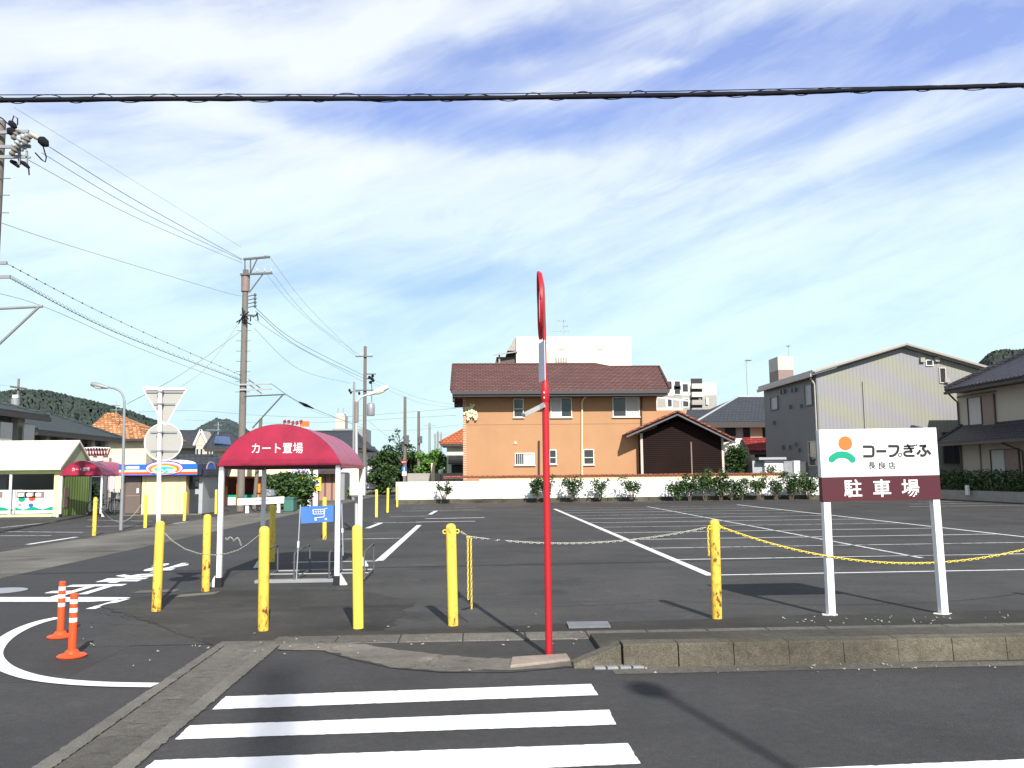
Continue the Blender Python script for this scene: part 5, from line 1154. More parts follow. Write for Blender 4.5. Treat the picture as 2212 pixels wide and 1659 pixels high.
m = MB(); m.tube([(-ov, ya - .3, zlo - .25), (-.35, y0 - .25, zlo - .5), (-.07, y0 - .12, zlo - .7), (-.07, y0 - .12, 0)], .05, 8); m.build('downpipe', M['framebrown'], t, smooth=True)
za_, zb2 = Yv(2120, 857).z, Yv(2120, 917).z; yA, yB_ = hy(2094) - 42, hy(2151) - 42
window(t, (0, yA, zb2), (0, -1, 0), (-1, 0, 0), yA - yB_, za_ - zb2, fm='framebrown', kind='curtain_l')
m = MB(); m.box(-.14, yB_ - .08, zb2 - .12, -.082, yB_ + (yA - yB_) * .38, za_ + .03); m.build('shutter', M['brownpanel'], t)
m = MB(); m.box(-.05, yB_ - .2, za_ + .12, 0, y0 - .02, za_ + .2); m.build('string_course', M['framebrown'], t)
# pent roof over the ground floor
zp0 = at(2052, 958, hy(2052) ).z; zp1 = zp0 + .95
m = MB(); A0 = Vector((-1.15, y0 + .7, zp0)); slab(m, [A0, (0, y0 - .35, zp1), (0, y1, zp1), (-1.15, y1, zp0)], .14); pr = m.build('pent_roof', M['tileblacky'], t)
m = MB(); slab(m, [(9, y0 + .7, zp0), (9, y0 - .02, zp1 - .05), (0, y0 - .02, zp1 - .05), A0][::-1], .12); m.tube([A0, (0, y0 - .35, zp1 + .03)], .09, 6); m.build('pent_roof_return', M['tileblacky'], t)
m = MB(); m.box(-1.28, y1, zp0 - .18, -1.14, y0 + .75, zp0 - .05); m.build('gutter', M['framebrown'], pr)
zc_, zd_ = at(2160, 972, hy(2160)).z, .6; yA, yB_ = hy(2136) - 42, hy(2196) - 42
f = window(t, (0, yA, zd_), (0, -1, 0), (-1, 0, 0), yA - yB_, zc_ - zd_, fm='framebrown', kind='curtain_l')
m = MB(); m.box(-.14, yB_ - .08, zd_, -.082, yB_ + (yA - yB_) * .42, zc_); m.build('shutter', M['brownpanel'], t)
m = MB(); q_ = hy(2113) - 42; m.box(-.06, q_ - .04, 0, 0, q_ + .04, zp0 + .1); m.build('wall_post', M['brownpanel'], t)
m = MB(); q_ = hy(2207) - 42; m.tube([(-1.1, q_, zp0 - .2), (-.1, q_, zp0 - .6), (-.1, q_, 0)], .05, 8); m.build('downpipe', M['framebrown'], t, smooth=True)

# ---- across the side street: lime recycling shed
YR = 37.6; rb = Vector((at(65, 1060, YR).x, YR, 0)); Rr = lambda u, v, dy=0: at(u, v, YR + dy) - rb
t = thing('recycling_shed', 'lime and cream recycling shed with a white sloping roof and open front', 'shed', rb)
x1 = Rr(131, 1060).x; x0 = Rr(-60, 1060).x; zE = Rr(60, 1013).z; zB = Rr(60, 1024).z; yk = 2.7; ap_ = Rr(158.5, 951, 1.35); za = ap_.z
m = MB(); ff = .14; lo = Vector((x0, -.35, Rr(65, 1010, -.35).z)); hi = Vector((x0, 1.35, za)); L = Vector((x1 - x0 + .12, 0, 0))
slab(m, [lo, lo + L, hi + L, hi], .1); slab(m, [hi, hi + L, Vector((x1 + .12, yk + .35, lo.z)), Vector((x0, yk + .35, lo.z))], .1); m.build('roof', M['limewhite'], t)
m = MB(); m.box(x0, 0, zB, x1 - .28, .14, zE); m.build('beam', M['palelime'], t)
m = MB(); m.box(x1 - .28, -.02, 0, x1 + .02, .16, zE); m.build('corner_pillar', M['palelime'], t)
m = MB(); m.sheet([(x1, .16, 0), (x1, yk, 0), (x1, yk, zE), (x1, .16, zE)]); m.build('side_wall', M['ribgreen'], t)
m = MB(); m.prism([(x1 - .02, -.1, zE), (x1 - .02, yk, zE), (x1 - .02, 1.35, za - .1)], (.05, 0, 0)); m.build('gable_panel', M['palegreen'], t)
m = MB(); m.box(x0, yk - .06, 0, x1 - .02, yk, zE); m.build('back_wall', M['steelside'], t)
a = Rr(23.5, 1060); m = MB(); m.tube([(a.x, -.05, .0), (a.x, -.05, zB)], .055, 8); m.build('post', M['white'], t, smooth=True)
m = MB(); m.box(x0, -.06, 0, x1 - .3, .0, .10); m.build('base_rail', M['palelime'], t)
m = MB(); p = Rr(138, 1094, .5); m.box(x1 + .003, .3, .35, x1 + .02, .75, 1.2); m.build('notice', M['brownpanel'], t)
def bin_(u0, u1, label, seed):
    b = Vector((at((u0 + u1) / 2, 1100, YR - .0).x, YR + .15, 0)); x0, x1, _, z1 = bx(b, u0 + .5, 1059, u1 - .5, 1112, YR + .15)
    t = thing('recycling_bin', label, 'recycling bin', b, 0, 'recycling bins in the lime shed'); r = random.Random(seed); w = x1 - x0
    MB().box(x0, 0, .12, x1, 1.2, z1).build('body', M['white'], t, bevel=.02)
    m = MB(); m.box(x0 + .1, 0.1, 0, x1 - .1, 1.1, .12); m.build('base', M['iron'], t)
    for fx_ in ((.12, .34, .56) if w > 1.2 else (.25,)):
        m = MB(); m.box(x0 + w * fx_ - .16, -.012, z1 - .32, x0 + w * fx_ + .28, 0, z1 - .06); s = m.build('slot', M['brownpanel'], t); m = MB(); m.box(x0 + w * fx_ - .1, -.02, z1 - .26, x0 + w * fx_ + .14, -.013, z1 - .12); m.build('label_plate', M['white'], s)
    m = MB(); pts = [(x0 + w * k / 10, -.006, .36 + .06 * math.sin(k * 1.3 + seed)) for k in range(11)]; m.prism([(x0 + .02, -.006, .26)] + [Vector((max(x0 + .02, min(x1 - .02, p[0])), p[1], p[2])) for p in pts] + [(x1 - .02, -.006, .26)], (0, .005, 0)); m.build('painted_meadow', M['green'], t)
    if w > 1.2:
        for cx_, cz, rr, mm in ((.16, .74, .14, 'green'), (.42, .76, .13, 'signal'), (.40, .48, .1, 'blue'), (.12, .5, .07, 'pink')):
            m = MB(); m.prism([(x0 + w * cx_ + rr * math.cos(k * .524) * (1 + .15 * (k % 2)), -.012, cz + rr * .85 * math.sin(k * .524)) for k in range(12)], (0, .004, 0)); m.build('painted_figure', M[mm], t)
    return t
bin_(32.5, 119, 'wide white recycling bin painted with a meadow, tree and red figure', 2)
bin_(-62, 31.5, 'white recycling bin by the thin white post inside the lime shed', 5)

# ---- rice milling hut
YM = 37.2; mb_ = Vector((at(350, 1060, YM).x, YM, 0)); Q = lambda u, v, dy=0: at(u, v, YM + dy) - mb_
t = thing('milling_hut', 'cream rice milling hut with a blue signboard and rainbow oval emblem', 'hut', mb_)
x0, x1 = Q(266, 1060).x, Q(430, 1060).x; zt = Q(340, 1027).z; zs = Q(340, 1003).z; dp = 2.6; xe = Q(401, 1060).x; xd0 = Q(306.5, 1060).x
MB().box(xd0, 0, .06, xe, dp, zt).build('wall', M['ribcream'], t); MB().box(xe, .5, .06, x1 - .02, dp, zt).build('recess_wall', M['steelside'], t)
MB().box(x0, .06, .06, xd0, dp - .1, zt).build('side_bay', M['framebrown'], t)
d = MB().box(x0 + .1, .0, .1, xd0 - .06, .058, zt - .05).build('door', M['doorbrown'], t); MB().box(xd0 - .2, -.05, .95, xd0 - .12, 0.0, 1.15).build('handle', M['white'], d); MB().box(x0 + .12, -.012, .82, xd0 - .08, 0, .86).build('rail', M['brownpanel'], d)
a, b = Q(403, 1030).x, Q(427, 1030).x; e = MB().box(a, .44, .08, b, .49, zt - .05).build('glass_door', M['glass'], t)
for z in (1.62, 1.3, .98): MB().box(a + (b - a) * .52, .425, z - .11, a + (b - a) * .92, .438, z + .11).build('notice', M['greybox'], e)
m = MB(); m.box(x1 - .04, .1, 0.06, x1 + .12, dp, zt); m.build('end_wall', M['greybox'], t)
m = MB(); m.box(x0 - .05, -.05, 0, x1 + .12, dp, .06); m.build('plinth', M['gutterconc'], t)
sg = MB(); sg.box(x0 - .05, -.38, zt, x1 + .02, -.2, zs); sb3 = sg.build('signboard', M['blue'], t)
hh = zs - zt
m = MB(); m.box(x0 - .05, -.388, zt + .13, x1 + .02, -.381, zt + .235); m.build('stripe', M['cream'], sb3); m = MB(); m.box(x0 - .05, -.389, zt + .05, x1 + .02, -.382, zt + .145); m.build('stripe', M['signal'], sb3)
p = Q(272, 1010, -.38); m = MB(); m.box(p.x, -.389, p.z - .07, p.x + .55, -.382, p.z + .05); m.build('caption_plate', M['white'], sb3)
m = MB(); m.box(x0, -.2, zt - .02, x1 + .4, dp + .2, zt + .25); m.build('roof', M['navy'], t)
cE = Q(355, 1010.5, -.4); prev = None
for i, (a, b, mm) in enumerate(((.80, .305, 'purple'), (.745, .27, 'white'), (.68, .235, 'pink'), (.61, .205, 'orange'), (.53, .175, 'yellow'), (.44, .15, 'skyblue'))):
    m = MB(); m.prism([Vector((cE.x + a * math.cos(k * .1309), -.40 - .008 * i, cE.z + b * math.sin(k * .1309) - (.305 - b) * .55)) for k in range(48)], (0, .006, 0)); m.build('rainbow_ring', M[mm], sb3)
m = MB(); m.text('コイン精米', (cE.x - .50, -.452, cE.z - .235), (1, 0, 0), (0, 0, 1), 1.0, .19, .03, .004); m.build('lettering', M['white'], sb3)
m = MB(); m.prism([Vector((cE.x + .45 + .8 * math.cos(k * .1963), -.3, cE.z + .16 + .17 * math.sin(k * .1963))) for k in range(17)], (0, .08, 0)); m.build('crest_board', M['white'], sb3)
m = MB(); m.box(x1 + .02, -.38, zt, x1 + .2, 2.0, zs); s2 = m.build('end_signboard', M['navy'], t)
for i, (a, mm) in enumerate(((.34, 'lilac'), (.28, 'navy'), (.22, 'blue'))):
    m = MB(); m.prism([Vector((x1 + .2 + .01 * i, .9 + a * 1.9 * math.cos(k * .2618), zt + .25 + a * math.sin(k * .2618))) for k in range(24)], (.012, 0, 0)); m.build('oval_emblem', M[mm], s2)

# ---- orange snack stall with cream roof, and its long cream canopy
YO = 50.0; ob_ = Vector((at(520, 1060, YO).x, YO, 0)); Z = lambda u, v, dy=0: at(u, v, YO + dy) - ob_
t = thing('snack_stall', 'orange snack stall with a cream fascia roof and green-banded counter', 'stall', ob_)
x0, x1 = Z(448, 1060).x, Z(562, 1060).x; zt = Z(500, 1028).z; zc = Z(500, 1070).z
MB().box(x0, 2.4, 0, x1, 2.6, zt).build('back_wall', M['redbrown'], t); MB().box(x0, 0, 0, x1, .5, zc).build('counter', M['orangewall'], t)
m = MB(); m.box(x0, -.02, zc - .2, x1, 0, zc + .02); m.build('green_band', M['green'], t)
m = MB(); m.box(x0 + .35, -.03, zc - .6, x0 + .6, -.021, zc - .1); m.box(x0 + .85, -.03, zc - .55, x0 + 1.6, -.021, zc - .12); m.build('notice', M['white'], t)
m = MB(); m.box(x0, -.05, zt - .14, x1, .06, zt); m.build('beam', M['orangewall'], t)
for u in (450, 514, 560): p = Z(u, 1060); m = MB(); m.box(p.x - .07, -.04, 0, p.x + .07, .1, zt - .14); m.build('post', M['orangewall'], t)
ex0, ex1 = Z(449, 1027, -.6), Z(640, 1008, -.6); rz0 = Z(478, 1003, 3); rz1 = Z(660, 995, 3)
m = MB(); m.prism([Z(448, 1029, -.6), Z(562, 1029, -.6), Z(640, 1017, -.6), Z(640, 1000, -.6), Z(470, 1003, -.6)], (0, .2, 0)); m.build('fascia', M['cream'], t)
m = MB(); slab(m, [Z(466, 1001, -.7), Z(650, 999, -.7), Z(650, 988, 4), Z(480, 988, 4)], .1); m.build('roof', M['vergebeige'], t)
m = MB(); m.box(Z(562, 1040).x, .4, 0, Z(650, 1040).x, 2.6, Z(600, 1018).z); m.build('brown_wall', M['redbrown'], t)
# ---- low brown shop wall with grey annex and small white hut further up the street
YN = 58.0; nb = Vector((at(715, 1050, YN).x, YN, 0)); x0, x1, _, z1 = bx(nb, 655, 1020, 725, 1070, YN)
t = thing('shop', 'low shop with brown ribbed wall and dark eaves behind the yellow sign', 'shop', nb)
MB().box(x0, 0, 0, x1, 6, z1).build('wall', M['ribpink'], t); m = MB(); a = at(640, 1018, YN - .8) - nb; b = at(731, 1017, YN - .8) - nb
slab(m, [a, b, b + Vector((0, 5, .9)), a + Vector((0, 5, .9))], .2); m.build('roof', M['trimdark'], t)
x2 = at(742, 1040, YN).x - nb.x; MB().box(x1, .5, 0, x2, 5, z1 - .1).build('annex', M['galv'], t)
YN2 = 66.0; nb = Vector((at(750, 1040, YN2).x, YN2, 0)); x0, x1, _, z1 = bx(nb, 739, 1024, 762, 1060, YN2)
t = thing('utility_hut', 'small white hut with a single dark window beside the lamp cabinet', 'hut', nb); MB().box(x0, 0, 0, x1, 3, z1).build('wall', M['white'], t)
MB().box(x0 - .2, -.2, z1, x1 + .2, 3.2, z1 + .12).build('roof', M['galv'], t); wpx(t, nb, 744, 1034, 752, 1048, YN2, kind='plain')

# ---- houses of the left-hand side
def hip_house(name, label, cat, u0, u1, ve, ur0, ur1, vr, y, dep, wallm, tilem, vb=1040, ov=.8, gut='trimdark'):
    b = Vector((at((u0 + u1) / 2, ve, y).x, y, 0)); t = thing(name, label, cat, b); F = lambda u, v, dy=0: at(u, v, y + dy) - b
    e0, e1 = F(u0, ve), F(u1, ve); r0, r1 = F(ur0, vr, dep / 2), F(ur1, vr, dep / 2); ze = (e0.z + e1.z) / 2; zr = (r0.z + r1.z) / 2
    A_, B_, C_, D_ = Vector((e0.x, 0, ze)), Vector((e1.x, 0, ze)), Vector((e1.x, dep, ze)), Vector((e0.x, dep, ze)); R0, R1 = Vector((r0.x, dep / 2, zr)), Vector((r1.x, dep / 2, zr))
    m = MB(); slab(m, [A_, B_, R1, R0], .15); slab(m, [C_, D_, R0, R1], .15); slab(m, [D_, A_, R0], .15); slab(m, [B_, C_, R1], .15); rf = m.build('roof', M[tilem], t)
    m = MB(); m.tube([A_, R0, R1, B_], .1, 6); m.build('ridge_tiles', M[tilem], rf)
    m = MB(); m.box(e0.x + .1, -.05, ze - .3, e1.x - .1, .1, ze - .1); m.build('gutter', M[gut], rf)
    MB().box(e0.x + ov, ov, 0, e1.x - ov, dep - ov, ze - .05).build('wall', M[wallm], t)
    return t, b, F
def side_house(label, X, ya, yb, ze_uv, depth, rise, wallm, tilem, hips, bays, seed):
    # long house whose eaves run away along the yard: wall faces the street (+X)
    ze = ze_uv; b = Vector((X, (ya + yb) / 2, 0)); t = thing('house', label, 'house', b); l0, l1 = ya - b.y, yb - b.y
    xr = -depth / 2; A_, B_ = Vector((0, l0, ze)), Vector((0, l1, ze)); C_, D_ = Vector((-depth, l1, ze)), Vector((-depth, l0, ze)); h0, h1 = hips
    R0, R1 = Vector((xr, l0 + h0, ze + rise)), Vector((xr, l1 - h1, ze + rise))
    m = MB(); slab(m, [A_, B_, R1, R0], .16); slab(m, [C_, D_, R0, R1], .16); slab(m, [D_, A_, R0], .16); slab(m, [B_, C_, R1], .16); rf = m.build('roof', M[tilem], t)
    m = MB(); m.tube([A_, R0, R1, B_], .12, 6); m.build('ridge_tiles', M[tilem], rf)
    m = MB(); m.box(-.06, l0, ze - .34, .1, l1, ze - .12); m.build('gutter', M['trimdark'], rf)
    MB().box(-depth + .8, l0 + .8, 0, -.9, l1 - .8, ze - .02).build('wall', M[wallm], t); r = random.Random(seed); n = bays; w = (l1 - l0 - 2) / n
    for k in range(n):
        y0 = l0 + 1 + w * k; window(t, (-.9, y0 + .25, ze - 2.0), (0, 1, 0), (1, 0, 0), w * .45, 1.45, fm='framebrown', kind='pair')
        m = MB(); m.box(-.9, y0 + w * .62, ze - 2.4, -.55, y0 + w * .85, ze - .05); m.build('pillar', M['vergebeige'], t)
    m = MB(); m.box(-.9, l0 + .9, ze - 2.75, -.2, l1 - .9, ze - 2.6); m.build('balcony_slab', M['greybox'], t)
    return t
A_ = side_house('dark-roofed house with white balcony screens rising behind the lime shed', -22.4, 33, 46.6, 4.95, 9, 1.25, 'steelside', 'tilegreen', (4, 2.6), 4, 3)
for yy in (39.2, 42.85, 45.0): m = MB(); m.box(-.28, yy - 39.8 - .55, 1.9, -.2, yy - 39.8 + .5, 4.35); m.build('balcony_screen', M['offwhite'], A_)
side_house('long two-storey house with a grey-green tiled roof, beyond the lime shed', -25.0, 50.5, 63.0, 4.45, 8.0, 1.62, 'steelside', 'tilegreen', (2.5, 2.5), 5, 6)
hip_house('house', 'cream house with a mottled terracotta tile roof below the wooded hill', 'house', 172, 330, 945, 232, 250, 893, 75, 9, 'cream', 'tilemix')
t, b, F = hip_house('house', 'grey house with a dark roof and a small pointed gable, past the round sign', 'house', 365, 450, 962, 380, 440, 930, 92, 9, 'stonegrey', 'tileblack')
m = MB(); a, c, p = F(419, 962, -.6), F(450, 962, -.6), F(434.5, 930, -.6); m.prism([a, c, p], (0, 3, 0)); m.box(a.x + .2, -.58, 0, c.x - .2, 2, a.z); g = m.build('gable', M['vergebeige'], t)
m = MB(); m.bar(a + Vector((0, -.1, 0)), p + Vector((0, -.1, .08)), .2); m.bar(p + Vector((0, -.1, .08)), c + Vector((0, -.1, 0)), .2); m.build('bargeboard', M['framewhite'], g)
for u in (424, 433, 447, 460): wpx(t, b, u, 970, u + 5, 984, 91.35, fm='framewhite', kind='plain')
t, b, F = hip_house('house', 'cream house with blue solar panels on its dark roof, beside the near cart shelter', 'house', 440, 545, 968, 462, 500, 935, 82, 10, 'cream', 'tileblack')
m = MB(); a, c, d, e = F(462, 958, .8), F(500, 962, .8), F(496, 946, 3.2), F(466, 943, 3.2); m.prism([a, c, d, e], (0, 0, .1)); m.build('solar_panel', M['solar'], t)
t, b, F = hip_house('house', 'house with a plain navy-black roof seen over the cart shelter canopy', 'house', 655, 790, 968, 662, 770, 932, 75, 9, 'white', 'tileblack')
t, b, F = hip_house('house', 'small white house with a dark gable beside the street trees', 'house', 772, 820, 985, 784, 808, 966, 88, 7, 'white', 'tileblack')
# roof with dark red slope behind the hut
t, b, F = hip_house('shop', 'low shop with a black canopy roof tucked behind the milling hut', 'shop', 378, 475, 1003, 384, 470, 985, 47, 3, 'redbrown', 'tileblack', ov=.3)
# house with terracotta roof left of the orange house
t, b, F = hip_house('house', 'white house with an orange tiled roof and navy awning, behind the street trees', 'house', 950, 1075, 955, 1000, 1030, 928, 64, 8, 'limewhite', 'tileorange', ov=.5)
m = MB(); p, q = F(968, 1001, -.6), F(1010, 985, -.6); m.prism([(p.x, -.6, p.z), (q.x, -.6, p.z), (q.x, .5, q.z), (p.x, .5, q.z)], (0, 0, -.06)); m.build('awning', M['navy'], t)
m = MB(); m.box(F(975, 1020).x, .42, 0, F(1010, 1020).x, .49, F(990, 1003).z); m.build('garage_door', M['black'], t)
# tower with two rods and grey block far down the street
YX = 170.0; b = Vector((at(745, 900, YX).x, YX, 0)); t = thing('church_tower', 'pale stepped tower with two thin rods, far beyond the navy-roofed house', 'tower', b)
x0, x1, _, z1 = bx(b, 725, 897, 745, 940, YX); MB().box(x0, 0, 0, x1, 4, z1).build('shaft', M['towerlit'], t); a = bx(b, 727, 893, 742, 900, YX); MB().box(a[0], .3, z1, a[1], 3.5, a[3]).build('cap', M['towerlit'], t)
for u in (729, 740): p = at(u, 880, YX) - b; MB().tube([(p.x, 1, a[3] - .2), (p.x, 1, p.z)], .12, 6).build('rod', M['greybox'], t)
b = Vector((at(755, 935, 150).x, 150, 0)); x0, x1, _, z1 = bx(b, 718, 926, 790, 950, 150); t = thing('office_block', 'grey flat-roofed block at the foot of the pale stepped tower', 'building', b); MB().box(x0, 0, 0, x1, 8, z1).build('wall', M['galv'], t)
for u in (730, 744, 758): p = at(u, 936, 150) - b; MB().box(p.x - .7, -.1, p.z - .5, p.x + .7, 0, p.z + .5).build('window', M['glass'], t)
# slanted red and white letters standing on a roof
b = Vector((at(203, 985, 44).x, 44, 0)); t = thing('roof_sign', 'frame of slanted red and white bars standing above the distant cart shelter', 'sign', b); r = random.Random(9)
p0, p1 = at(170, 988, 44) - b, at(237, 990, 44) - b; z1 = at(200, 968, 44).z; m = MB()
for k in range(11):
    x = p0.x + (p1.x - p0.x) * (k + .5) / 11; m.bar((x - .06, 0, p0.z), (x + .06, 0, z1 - .05), .05, .07)
m.build('bars', M['tilebright'], t); m = MB()
for k in range(10):
    x = p0.x + (p1.x - p0.x) * (k + 1) / 11; m.bar((x + .05, .02, p0.z + .05), (x - .05, .02, z1), .035, .05)
m.tube([(p0.x, .05, z1), ((p0.x + p1.x) / 2, .05, z1 + .04), (p1.x, .05, z1)], .025, 6); m.build('lattice', M['white'], t)
m = MB(); m.box(p0.x, -.05, p0.z - .25, p1.x, .25, p0.z - .02); m.build('ledge', M['vergebeige'], t)
for k in range(3): x = p0.x + (p1.x - p0.x) * (k + .35) / 3.2; MB().box(x - .12, -.2, p0.z - .18, x + .12, -.05, p0.z + .04).build('lamp', M['white'], t)
m = MB(); m.box(p0.x + .1, 0, 0, p0.x + .25, .15, p0.z - .25); m.box(p1.x - .25, 0, 0, p1.x - .1, .15, p0.z - .25); m.build('support', M['iron'], t)
b = Vector((at(635, 915, 70).x, 70, 0)); t = thing('roof_sign', 'small red and yellow rooftop sign just above the near cart shelter canopy', 'sign', b)
p0, p1 = at(612, 918, 70) - b, at(668, 918, 70) - b; z1 = at(640, 907, 70).z; m = MB(); r = random.Random(2)
for k in range(5): x = p0.x + .1 + k * .33; m.obox((x, 0, (p0.z + z1) / 2 + r.uniform(-.05, .05)), (.11, 0, .05), (0, .05, 0), (-.03, 0, .14))
m.build('letters', M['tilebright'], t); m = MB(); m.box(p1.x - .75, -.03, p0.z - .12, p1.x, .08, z1 - .1); m.build('panel', M['orange'], t); m = MB(); m.box(p0.x, .06, 0, p1.x, .2, p0.z - .15); m.build('support_wall', M['offwhite'], t)
# ================================================================ plants
def leaves(mb, blobs, n, size, r, flat=.5, shell=.55, aspect=.55):
    wts = [b[3] * b[4] * b[5] for b in blobs]; tot = sum(wts)
    for _ in range(n):
        k = r.uniform(0, tot); i = 0
        while k > wts[i] and i < len(blobs) - 1: k -= wts[i]; i += 1
        cx, cy, cz, a, b, c = blobs[i]
        d = Vector((r.gauss(0, 1), r.gauss(0, 1), r.gauss(0, 1))).normalized() * (shell + (1 - shell) * r.random() if r.random() < .75 else r.random())
        p = Vector((cx + a * d.x, cy + b * d.y, cz + c * d.z)); s = size * r.uniform(.6, 1.35)
        u = Vector((r.gauss(0, 1), r.gauss(0, 1), r.gauss(0, 1) * flat)).normalized(); w = u.cross(Vector((r.gauss(0, 1), r.gauss(0, 1), r.gauss(0, 1)))).normalized()
        h = u * s * .5; g = w * s * aspect * .5
        mb.add([p - h, p + g - h * .1, p + h, p - g - h * .1], [(0, 1, 2, 3)])
def bush(label, u0, u1, vt, vb, y, dens, leafm, seed, size=.10, cat='bush', name='bush', group=None, sparse=False, stems=5, dep=None, low=False):
    r = random.Random(seed); b = Vector((at((u0 + u1) / 2, vb, y).x, y, max(0, at((u0 + u1) / 2, vb, y).z))); b.z = 0 if b.z < .12 else b.z
    w = (at(u1, vb, y).x - at(u0, vb, y).x); h = at((u0 + u1) / 2, vt, y).z - b.z; t = thing(name, label, cat, b, 0, group); dep = dep or min(w, 1.0)
    sm = MB(); bl = []
    for k in range(stems):
        a = -1 + 2 * (k + .5) / stems; tip = Vector((a * w * .46, r.uniform(-.3, .3) * dep, h * r.uniform(.66, .95))); mid = tip * .5 + Vector((r.uniform(-.05, .05), 0, .05 * h))
        sm.tube([(a * w * .06, r.uniform(-.05, .05), -.02), mid, tip], [.022, .016, .008], 5)
        for q in range(2 if sparse else 3):
            f = r.uniform(.45, 1.0); c = mid.lerp(tip, (f - .45) / .55); e = (.11 if sparse else .23) * w * r.uniform(.8, 1.3)
            bl.append((c.x + r.uniform(-.06, .06) * w, c.y + r.uniform(-.15, .15) * dep, min(c.z, h - e * .6), e, e * min(1.0, dep / w * 1.6), e * r.uniform(.7, 1.1)))
    if not sparse:
        for k in range(7): bl.append((r.uniform(-.34, .34) * w, r.uniform(-.25, .25) * dep, h * r.uniform(.22, .6), .22 * w, .25 * dep, .22 * h))
    if low:
        for k in range(10): bl.append((r.uniform(-.36, .36) * w, r.uniform(-.3, .3) * dep, h * r.uniform(.08, .3), .16 * w, .25 * dep, .16 * h))
    sm.build('stem', M['bark'], t); lf = MB(); leaves(lf, bl, dens, size, r); lf.build('foliage', M[leafm], t); return t
yb = 47.7; GBU = 'bushes along the white wall'
for i, (u0, u1, vt, d, lab, sp) in enumerate((
    (933, 985, 1039, 170, 'thin spreading bush with bare gaps, alone before the white wall near its end', True),
    (1146, 1178, 1030, 430, 'dense bush behind the foot of the red mirror post', False),
    (1172, 1196, 1026, 300, 'tall narrow bush peeking out beside the red mirror post', False),
    (1214, 1258, 1032, 380, 'bushy shrub before the white wall under the cream downpipe', False),
    (1279, 1312, 1037, 240, 'low rounded shrub standing apart before the white wall', False),
    (1343, 1385, 1032, 300, 'leaning shrub before the white wall under the paired upper window', False),
    (1441, 1478, 1034, 420, 'shrub starting the thick row before the dark slatted shed', False),
    (1474, 1505, 1022, 380, 'dark shrub in front of the shed downpipe', False),
    (1500, 1546, 1012, 620, 'tallest feathery shrub before the slatted shed', False),
    (1541, 1573, 1012, 480, 'upright dark shrub at the shed corner post', False),
    (1569, 1592, 1035, 220, 'small shrub low beside the shed corner', False),
    (1589, 1616, 1032, 320, 'middling shrub under the brick coping end', False),
    (1622, 1657, 1024, 400, 'loose leafy shrub before the storage shed', False),
    (1664, 1690, 1031, 230, 'thin shrub between the storage shed and the thick last clump', False),
    (1685, 1735, 1014, 640, 'broad thick shrub before the gateposts', False),
    (1730, 1768, 1016, 520, 'last broad shrub of the row, next to the parking sign edge', False))):
    bush(lab, (u0 + u1) / 2 - (u1 - u0) * .6, (u0 + u1) / 2 + (u1 - u0) * .6, vt - 2, 1078, yb, int(d * 2.3), 'leafdark' if i in (1, 7, 9) else 'leafmid', 20 + i, .13, group=GBU, sparse=sp, stems=6 if sp else 5)
bush('round clipped tree between the shed and the black-roofed house', 1561, 1620, 958, 1040, 54.0, 3200, 'leafdark', 50, .17, 'tree', 'garden_tree', stems=6, dep=1.5)
bush('pale green shrub leaning against the white storage shed', 1652, 1680, 1003, 1040, 51.6, 420, 'leafmid', 51, .12, stems=4)
# hedge along the side of the lot
hx = 25.6; t = thing('hedge', 'long clipped green hedge on a low grey wall beside the traditional house', 'hedge', (hx, 40, 0)); r = random.Random(77)
m = MB(); m.box(.1, -16, 0, .3, 8.8, .5); m.build('low_wall', M['stonegrey'], t)
lf = MB(); bl = []
for k in range(64):
    y = 8.7 - k * .38; bl.append((.45 + r.uniform(-.1, .1), y, .98 + r.uniform(-.08, .05), .5, .4, .62 + r.uniform(-.05, .06)))
leaves(lf, bl, 11000, .15, r, shell=.72); lf.build('foliage', M['leafmid'], t)
m = MB()
for k in range(24): y = 8.5 - k * 1.0; m.tube([(.3, y, 0), (.4 + r.uniform(-.1, .1), y + r.uniform(-.2, .2), .6), (.45, y, 1.2)], .03, 5)
m.build('stem', M['bark'], t)
b = at(2113, 1075, 43.4); m = MB(); m.box(-.05, -.12, 0, .05, .12, .5); tag(m.build('hedge_marker', M['white'], loc=(hx - .1, b.y, .28)), 'small white upright plate in front of the shaded hedge', 'marker')

